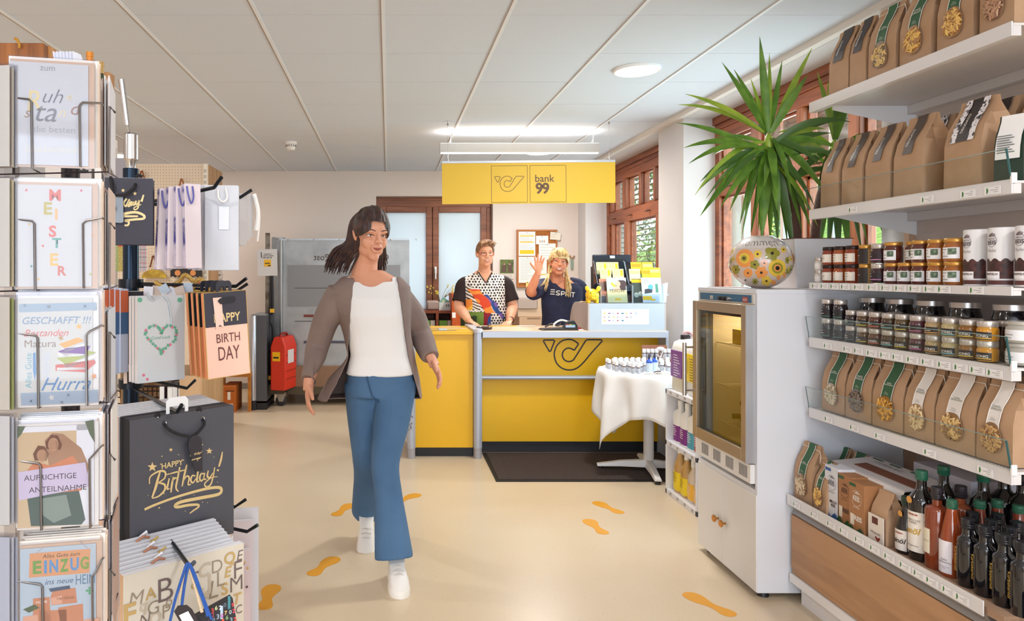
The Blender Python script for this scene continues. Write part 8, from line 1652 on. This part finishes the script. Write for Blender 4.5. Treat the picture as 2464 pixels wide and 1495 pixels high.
for u, v in ((428, 254), (668, 228), (385, 208), (648, 172)): p_ = c5(u, v); MB().lathe([(.003, 0), (.005, .001), (.005, 0)], 12, M=Matrix.Translation((p_[0], -.001, p_[1])) @ Matrix.Rotation(PI/2, 4, 'X')).build('eyelet', CHROME, g)
for u, v in ((385, 208), (645, 172)): cords(g, [c2(u-10, v+10, -.002), c2(u-4, v-6, .0), c2(u+8, v-6, .002), c2(u+12, v+8, .0)], .0034, CORD)
tg = MB(); q = [c5(*p) for p in ((558, 350), (580, 326), (614, 328), (636, 346), (642, 546), (596, 550), (552, 390))]; tg.prism(q, 'y', -.0195, -.018); to = tg.build('hang_tag', mat('#2a2830', .5), g); u, z_ = c5(600, 440); text('Birthday!', GF, to, (u, -.0199, z_), .030, shear=.4, bold=.01, xdir=(1, 0, .18)); u, z_ = c5(605, 470); MB().ribbon([c5(572, 478), c5(600, 470), c5(632, 460)], .002, -.0199).ribbon([c5(632, 460), c5(605, 478), c5(612, 484)], .0015, -.0199).build('gold_swoosh', GF, to)
hz = h_+.0; hd_ = MB(); a_ = c5(515, 200); hd_.prism([(a_[0]-.026, a_[1]), (a_[0]-.026, a_[1]+.03), (a_[0]-.018, a_[1]+.038), (a_[0]+.02, a_[1]+.038), (a_[0]+.028, a_[1]+.03), (a_[0]+.028, a_[1]+.002), (a_[0]+.02, a_[1]+.002), (a_[0]+.02, a_[1]+.018), (a_[0]-.018, a_[1]+.018), (a_[0]-.018, a_[1])], 'y', .004, .006); hd_.build('hanger_tab', mat('#eef0f4', .3), g)
for k_ in range(9):
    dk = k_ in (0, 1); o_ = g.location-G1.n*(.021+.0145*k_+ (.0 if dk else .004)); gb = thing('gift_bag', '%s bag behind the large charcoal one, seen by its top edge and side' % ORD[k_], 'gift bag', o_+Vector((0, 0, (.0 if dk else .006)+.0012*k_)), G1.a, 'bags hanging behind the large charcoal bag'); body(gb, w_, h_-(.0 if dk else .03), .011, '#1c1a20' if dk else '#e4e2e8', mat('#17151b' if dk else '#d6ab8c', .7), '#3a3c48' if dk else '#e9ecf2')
    if not dk: gb.location.z += .022
# ---- letter-pattern bag below
G2 = Pl(318, 1.43, 42)
g, w_, h_ = gift(G2, 'gift_bag', 'cream gift bag covered with ornamental letters at the bottom left', 296, 586, 1388, 1760, '#e8dfcf', th=.015, side=mat('#c9a07a', .7))
rr = random.Random(77); lt = 'ABCDEFGHIJKLMNOPQRSTUVW'; LC = [mat('#8f7f6c', .5), mat('#c2a56e', .4, .3), mat('#6a5a58', .5), mat('#b9ab98', .5)]
k_ = 0
for (px, py, wd, s_) in ((328, 1440, 30, 'M'), (362, 1428, 22, 'A'), (398, 1418, 30, 'B'), (492, 1372, 26, 'C'), (522, 1362, 22, 'D'), (552, 1345, 24, 'Q'), (577, 1336, 14, 'E'), (500, 1408, 12, 'J'), (531, 1392, 16, 'L'), (548, 1376, 16, 'E'), (572, 1370, 17, 'F'), (494, 1428, 16, 'k'), (513, 1418, 20, 'L'), (540, 1417, 14, 'S'), (568, 1404, 26, 'M'), (345, 1466, 16, 'q'), (368, 1462, 22, 'G'), (312, 1478, 24, 'F'), (348, 1490, 22, 'N'), (373, 1488, 24, 'O'), (400, 1470, 16, 'P'), (571, 1440, 18, 'T'), (574, 1466, 14, 'C'), (322, 1510, 20, 'Q'), (405, 1448, 14, 'b'), (466, 1410, 12, 'o'), (470, 1388, 14, 'r')):
    u, z_ = G2.l(px, py); text(s_, LC[k_ % 4], g, (u, -.002, z_), wd*G2.w(px, py).y/F*1.25, bold=.02 if k_ % 2 else -.01, shear=.2 if k_ % 3 == 0 else 0, xdir=(1, 0, .02)); k_ += 1
for i in range(8):
    o_ = g.location-G2.n*(.018+.0125*i); gb = thing('gift_bag', '%s white-topped bag behind the letter-pattern bag' % ORD[i], 'gift bag', o_+Vector((0, 0, .004*i)), G2.a, 'bags hanging behind the letter-pattern bag'); body(gb, w_-.01, h_, .0085, '#e4e2e8', mat('#cda582' if i < 4 else '#e3e3ea', .7), '#e6eaf2')
    MB().tube([(w_*(.25+.05*(i % 3)), .004, h_), (w_*(.3+.05*(i % 3)), .0, h_+.01), (w_*.36, .006, h_+.002)], .003, 6).build('paper_tuft', mat(['#a9745c', '#e6e6ee', '#b59a5a'][i % 3], .6), gb)
BLUE = mat('#2456a8', .6, bump=(300, 1, .002)); TAN = mat('#d6bfa0', .7, bump=(300, 1, .002))
G3 = Pl(470, 1.42, 30)
gs = G3.thing('small_gift_bag', 'small black bag printed with coloured numbers hanging in front of the letters', 'gift bag', 476, 1560); y = 0
q = [G3.l(*p) for p in ((474, 1488), (560, 1440), (580, 1560), (476, 1580))]; MB().prism(q, 'y', 0, .02).build('bag_body', mat('#26262e', .5), gs); rr = random.Random(8)
for px, py, s_, c in ((511, 1470, '3', '#c9453f'), (520, 1463, '6', '#b9c48a'), (530, 1462, '2', '#dfe2ea'), (541, 1456, '0', '#5f6f80'), (551, 1450, '1', '#3f7f8a'), (560, 1456, '9', '#c9454f'), (512, 1480, '2', '#9a4a5a'), (533, 1474, '1', '#a9c4d8'), (543, 1475, '7', '#e8b070'), (562, 1470, '2', '#d9455f'), (524, 1484, '3', '#8fa0b0'), (534, 1482, '0', '#c04a9a'), (546, 1486, '6', '#7fa070'), (554, 1473, '0', '#9fb4b8'), (514, 1492, '0', '#6f88a0'), (556, 1492, '3', '#7fa0a8'), (536, 1494, '8', '#e05a3a'), (565, 1490, '2', '#e05a4a'), (500, 1498, '4', '#8a5aa0')):
    u, z_ = G3.l(px, py); text(s_, mat(c, .5), gs, (u, -.001, z_), .0055, bold=.03)
z0 = G3.l(452, 1356)
def g3(px, py, off=.01): a_ = G3.l(px, py); return (a_[0], -off, a_[1])
cords(gs, [g3(404, 1500), g3(418, 1440), g3(438, 1376), g3(446, 1354), g3(453, 1354)], .0028, BLUE); cords(gs, [g3(434, 1456), g3(440, 1410), g3(447, 1370), g3(452, 1354)], .0028, BLUE); cords(gs, [g3(454, 1354), g3(466, 1380), g3(484, 1430), g3(505, 1485)], .0028, BLUE); cords(gs, [g3(452, 1352), g3(470, 1400), g3(488, 1450), g3(496, 1478)], .0026, BLUE); cords(gs, [g3(448, 1360, .006), g3(438, 1400, .006), g3(430, 1440, .006)], .0034, TAN); cords(gs, [g3(452, 1360, .006), g3(468, 1410, .006), g3(484, 1470, .006)], .0034, TAN)
tg = MB(); q = [G3.l(*p) for p in ((415, 1466), (424, 1452), (446, 1450), (458, 1460), (486, 1510), (450, 1530))]; tg.prism(q, 'y', -.014, -.012); to = tg.build('hang_tag', mat('#2a2428', .5), gs); q = [G3.l(*p) for p in ((426, 1474), (448, 1464), (470, 1502), (450, 1520))]; MB().flat(q, -.0145).build('white_field', WHITE, to)
# ---- white bags low at the right of the stand
G4 = Pl(590, 1.95, 8)
for i, (a_, b_, yt, c) in enumerate(((563, 622, 1226, '#e6e6ec'), (560, 612, 1240, '#eadfe4'), (556, 606, 1292, '#ead6da'))):
    g, w_, h_ = gift(G4, 'gift_bag', ['plain white gift bag low on the right side of the stand', 'pale gift bag just in front of the plain white one', 'pinkish patterned bag with gold cord low at right of the stand'][i], a_, b_, yt, 1640, c, th=.01); g.location += G4.n*(.05*i)
    if i == 0: cords(g, [(w_*.3, -.002, h_-.04), (w_*.5, -.008, h_-.055), (w_*.85, -.002, h_-.045)], .0016, WHITE)
    if i == 2:
        cords(g, [(w_*.3, -.002, h_-.02), (w_*.35, -.01, h_-.06), (w_*.5, -.008, h_-.09)], .004, mat('#c9ae6a', .4, .4)); rr = random.Random(5)
        for k_ in range(16): MB().flat(disc(w_*rr.uniform(.1, .9), h_*rr.uniform(.4, .95), .0035, 8), -.0014).build('dot_print', mat(['#5a4a50', '#c9a060'][k_ % 2], .5), g)
g4c = [0]
cords(g, [(w_*.15, .02, h_+.03), (w_*.16, .0, h_-.01), (w_*.1, -.01, h_-.1)], .003, WHITE)
# ---- upper tiers
G5 = Pl(250, 1.60, 12)
g, w_, h_ = gift(G5, 'gift_bag', 'small black gift bag with gold day lettering at the top of the stand', 252, 368, 427, 588, '#2e2b3a', th=.03); rr = random.Random(2)
def c4(u, v): return G5.l(220+u/2.669, 380+v/2.669)
b = MB(); y = -.0022
for pts, a, c in (([(228, 262), (208, 290), (222, 312), (246, 268), (236, 310), (250, 306)], .004, .004), ([(262, 282), (250, 292), (256, 306), (272, 284), (270, 304), (282, 298)], .004, .0035), ([(288, 276), (284, 296), (296, 298), (308, 272)], .004, .003), ([(308, 272), (300, 320), (280, 334), (276, 320), (320, 300)], .0035, .002), ([(336, 238), (322, 282)], .003, .005), ([(200, 362), (280, 350), (334, 368), (336, 390), (280, 396), (216, 404), (240, 410), (236, 432), (214, 434)], .006, .004), ([(206, 376), (300, 376)], .005, .004)): brush_q = [c4(*p) for p in spline(pts, 5)]; b.ribbon(brush_q, [a+(c-a)*i/(len(brush_q)-1) for i in range(len(brush_q))], y)
for u, v, r in ((204, 210, 14), (280, 230, 14), (236, 224, 4), (318, 302, 5)): b.flat([c4(u+(r if k_ % 2 == 0 else r*.42)*math.sin(PI*k_/5), v-(r if k_ % 2 == 0 else r*.42)*math.cos(PI*k_/5)) for k_ in range(10)], y)
stuff(b.build('gold_lettering', GF, g, smooth=0))
c4o = lambda u, v, off: (lambda a_: (a_[0], -off, a_[1]))(c4(u, v))
cords(g, [c4o(124, 124, .0), c4o(136, 180, .012), c4o(140, 260, .014), c4o(136, 330, .014)], .0036, CORD); cords(g, [c4o(160, 242, .012), c4o(220, 240, .014), c4o(272, 200, .012), c4o(284, 170, .002)], .0036, CORD); cords(g, [c4o(288, 122, 0), c4o(305, 112, .002), c4o(328, 122, 0)], .0036, CORD); MB().ell(c4o(142, 328, .014), .007, 10, 8).build('cord_knot', CORD, g)
q = [c4(*p) for p in ((118, 340), (150, 236), (166, 228), (206, 250), (210, 412), (198, 420), (122, 416), (112, 404))]; MB().prism(q, 'y', -.009, -.0075).build('hang_tag', mat('#8d98a6', .4), g)
LAV = mat('#d3c6d6', .6, var=('#4f4a8c', 24, .36, .50), bump=(9, .3, .01))
for i, (px, yt, yb_) in enumerate(((376, 452, 648), (398, 450, 646), (416, 450, 642), (436, 446, 646))):
    pl = Pl(px, 1.66-.0*i, 32); g, w_, h_ = gift(pl, 'gift_bag', 'lavender-patterned paper bag, %s from the left on the top hooks' % ORD[i], px, px+38, yt, yb_, '#d3c6d6', th=.018, group='lavender-patterned bags on the top hooks', roll=.04-.02*i); g.children[0].data.materials.clear(); g.children[0].data.materials.append(LAV); pl.o = pl.w(px, yb_); g.children[1].data.materials[0] = mat('#d9ccd2', .6)
    cords(g, [(w_*.15, -.002, h_-.006), (w_*.2, -.008, h_-.03), (w_*.35, -.009, h_-.045), (w_*.5, -.008, h_-.03), (w_*.5, -.002, h_-.006)], .0019, mat('#5a5aa8', .6)) if i != 1 else None; g.location += pl.n*(.012*i)
for i, (px, px1, yt, yb_) in enumerate(((455, 505, 444, 648), (466, 520, 446, 650), (480, 545, 445, 650), (493, 574, 446, 650))):
    pl = Pl(px, 1.76-.012*i, 30 if i < 3 else 6); g, w_, h_ = gift(pl, 'gift_bag', 'white paper gift bag, %s of four on the top hooks' % ['hindmost', 'second', 'third', 'foremost with cord and tag,'][i], px, px1, yt, yb_, '#e4e0e6' if i < 3 else '#e6e9f2', th=.014, group='white bags on the top hooks')
    if i == 3:
        cords(g, [(w_*.4, -.003, h_-.01), (w_*.42, -.01, h_-.03), (w_*.55, -.012, h_-.04), (w_*.68, -.01, h_-.03), (w_*.62, -.003, h_-.006)], .0024, WHITE); MB().box(w_*.42, w_*.72, -.004, -.003, h_-.105, h_-.05).build('hang_tag', mat('#e3e6ee', .5), g)
for i, px in enumerate((576, 584, 592)):
    pl = Pl(px, 1.95+.02*i, 58); g, w_, h_ = gift(pl, 'gift_bag', 'white bag seen edge-on at the right hook tip, %s' % ['nearest the pole', 'in the middle', 'outermost'][i], px, px+16, 466, 590-10*i, '#e6e2e4', th=.02, group='edge-on white bags at the top right hook')
cords(g, [(w_*.8, -.01, h_-.0), (w_*1.0, -.02, h_-.05), (w_*.9, -.015, h_-.1)], .006, WHITE); cords(g, [(w_*1.0, -.01, h_), (w_*1.2, -.02, h_-.06), (w_*1.1, -.015, h_-.13)], .0028, WHITE)
# dotted and checked bags behind the pole
for i, (px, px1, yt, c1, c2_, lab) in enumerate(((250, 285, 575, '#8f9a5a', None, 'green dotted bag hanging behind the pole, left'), (284, 326, 578, '#a7923a', '#c0573f', 'olive dotted bag with red band behind the pole'), (322, 354, 570, '#e6e2e0', None, 'white bag with red and black check behind the pole'))):
    pl = Pl(px, 2.2, 5+8*i); g, w_, h_ = gift(pl, 'gift_bag', lab, px, px1, yt, 652, c1, th=.02)
    if i < 2:
        b = MB(); rr = random.Random(i); [b.flat(disc(w_*rr.uniform(.05, .95), h_*rr.uniform(.05, .8), .0011, 6), -.0012) for _ in range(40)]; stuff(b.build('dot_print', mat('#d9d2a8', .6), g))
    if c2_: MB().box(0, w_, -.0014, -.0008, h_*.78, h_).build('red_band', mat(c2_, .6), g)
    if i == 2:
        for c, s0 in (('#3a3a40', .2), ('#c0404a', .32)): b = MB(); [b.box(w_*q_, w_*q_+.0012, -.0014, -.0008, 0, h_*.85) for q_ in (s0, s0+.3, s0+.55)]; [b.box(0, w_, -.0014, -.0008, h_*q_, h_*q_+.0012) for q_ in (s0-.1, s0+.2, s0+.42)]; b.build('check_print', mat(c, .6), g)
# middle tier
for i, px in enumerate((252, 264, 277, 290)):
    pl = Pl(px, 1.78, 52); g, w_, h_ = gift(pl, 'gift_bag', 'grey-blue and orange banded bag, %s from the left on the middle tier' % ORD[i], px, px+18, 690+2*i, 906-3*i, '#b9c0d4', th=.012, group='banded bags on the middle tier')
    MB().box(0, w_, -.0014, -.0008, h_*.72, h_*.98).build('orange_band', mat('#c9633f', .6), g); MB().box(0, w_, -.0014, -.0008, h_*.46, h_*.72).build('blue_band', mat('#3f5f86', .6), g)
    b = MB(); [b.box(w_*.1, w_*.8, -.0014, -.0008, h_*(.03+.09*q_), h_*(.07+.09*q_)) for q_ in range(5)]; b.build('stripe_print', mat('#6f9aa0', .6), g) if i < 2 else None
pl = Pl(306, 1.80, 45); g, w_, h_ = gift(pl, 'gift_bag', 'black bag mostly hidden behind the Good Luck bag', 306, 345, 702, 925, '#1c1b26', th=.02, side=mat('#d9c2b4', .6))
G6 = Pl(330, 1.70, 42)
for i in range(3):
    g, w_, h_ = gift(G6, 'gift_bag', ['white gift bag reading Good Luck inside a clover heart', 'white bag directly behind the Good Luck bag', 'white bag second behind the Good Luck bag'][i], 330, 444, 714, 924, '#e3e8ec', th=.012, side=mat('#dcd0cc', .6), y0=.018*i)
    if i: continue
    rr = random.Random(14); b1, b2 = MB(), MB()
    for k_ in range(46):
        a_ = 2*PI*k_/46; hx_ = 16*math.sin(a_)**3; hy_ = 13*math.cos(a_)-5*math.cos(2*a_)-2*math.cos(3*a_)-math.cos(4*a_); px, py = 388+hx_*2.35+rr.uniform(-2, 2), 812-hy_*2.3+rr.uniform(-2, 2)
        (b1 if k_ % 4 else b2).flat([G6.l(px+(5 if j % 2 == 0 else 2.6)*math.cos(PI*j/4+k_), py+(5 if j % 2 == 0 else 2.6)*math.sin(PI*j/4+k_)) for j in range(8)], -.0016-.0001*(k_ % 4))
    for px, py, r in ((330+2, 0, 0),): pass
    for px, py in ((432, 722), (336, 722)): b1.flat([G6.l(px+6*math.cos(PI*j/5), py+6*math.sin(PI*j/5)) for j in range(10)], -.0016)
    for px, py in ((345, 903), (354, 913)): b2.flat([G6.l(px+3.5*math.cos(PI*j/5), py+3.5*math.sin(PI*j/5)) for j in range(10)], -.0016)
    stuff(b1.build('clover_print', mat('#5fa88a', .5), g, smooth=0)); stuff(b2.build('blossom_print', mat('#d9728a', .5), g, smooth=0)); u, z_ = G6.l(386, 812); text('Good Luck', mat('#6faa94', .5), g, (u, -.0018, z_), .050, shear=.35)
    gl = lambda px, py, off: (lambda a_: (a_[0], -off, a_[1]))(G6.l(px, py)); SC_ = mat('#c3cbd4', .6)
    cords(g, [gl(356, 706, 0), gl(360, 718, .006), gl(370, 724, .002)], .0022, SC_); cords(g, [gl(388, 704, 0), gl(396, 716, .006), gl(404, 726, .002)], .0022, SC_); cords(g, [gl(404, 726, .002), gl(408, 750, .005), gl(412, 780, .002)], .0016, SC_)
G7 = Pl(500, 1.70, 38)
for i in range(4):
    g, w_, h_ = gift(G7, 'gift_bag', ['black and pink gold-edged bag reading Happy Birth Day', 'gold-edged bag directly behind the Happy Birth Day bag', 'gold-edged bag second behind the Happy Birth Day bag', 'gold-edged bag hindmost behind the Happy Birth Day bag'][i], 500, 602, 706, 914, '#eec3b0' if i == 0 else '#e8915e', th=.012, side=mat('#e58f62', .5), y0=.030*i, roll=-.06, top='#c9a25a')
    MB().box(0, w_, -.0016, -.0009, h_*.60, h_).build('black_field', mat('#34333f' if i == 0 else '#17151a', .5), g)
    MB().box(.0, .012, .0125, .013, h_*.6, h_).build('black_edge', mat('#17151a', .5), g); fr = MB(); fr.tube([(0, -.001, 0), (0, -.001, h_), (w_, -.001, h_), (w_, -.001, 0), (0, -.001, 0)], .0011, 5); fr.build('gold_edge', mat('#d3ae62', .3, .7), g)
    MB().prism([(w_*.32, h_-.004), (w_*.32, h_+.02), (w_*.37, h_+.026), (w_*.63, h_+.026), (w_*.68, h_+.02), (w_*.68, h_-.004), (w_*.63, h_-.004), (w_*.6, h_+.012), (w_*.4, h_+.012), (w_*.37, h_-.004)], 'y', .003, .006).build('hanger_tab', mat('#2a2c38', .4), g)
    if i == 0:
        text('HAPPY', GF, g, (w_*.52, -.0022, h_*.70), w_*.62, height=.021, bold=.02); text('BIRTH', mat('#6a3a3a', .5), g, (w_*.52, -.0018, h_*.46), w_*.55, height=.021); text('DAY', mat('#6a3a3a', .5), g, (w_*.52, -.0018, h_*.28), w_*.5, height=.032)
        MB().flat([(w_*.2, h_*.94), (w_*.40, h_*.94), (w_*.42, h_*.58), (w_*.33, h_*.62), (w_*.24, h_*.57)], -.004).build('pink_ribbon', mat('#f0ccbc', .5), g); MB().lathe([(.001, 0), (.022, 0), (.022, .001)], 4) if 0 else None
        MB().flat([(w_*.30, h_*.90), (w_*.36, h_*.93), (w_*.70, h_*.94), (w_*.73, h_*.90), (w_*.68, h_*.87), (w_*.36, h_*.86)], -.006).build('ribbon_handle', mat('#1a1a24', .4), g)
for i, (px, py) in enumerate(((420, 680), (455, 690))):
    o = thing('gold_cord', ['twisted gold cord coiled on the middle hook', 'second twisted gold cord nearer the hook tip'][i], 'cord', P(px, py, 1.9)); MB().tube(spline([(-.05, 0, 0), (-.02, -.01, -.01), (.01, 0, .0), (.03, -.01, .02), (.05, 0, .0), (.04, .01, -.015), (.0, 0, -.012)], 5), .006, 8).build('cord', mat('#d3ac5c', .35, .5, bump=(200, 1, .003)), o)
o = thing('paper_bundle', 'bundle of white tags and clear hangers on the middle hook', 'tags', P(395, 698, 1.85)); rr = random.Random(3)
for i in range(6): MB().box(-.012, .012, -.001, .001, -.012, .012).build('tag', mat(['#e6e6ee', '#d9c4b4', '#c4d4e2'][i % 3], .5), o); q = o.children[-1]; q.matrix_basis = Matrix.Translation((-.04+.02*i, .005*(i % 2), rr.uniform(-.006, .006))) @ Matrix.Rotation(rr.uniform(-.6, .6), 4, 'Y')
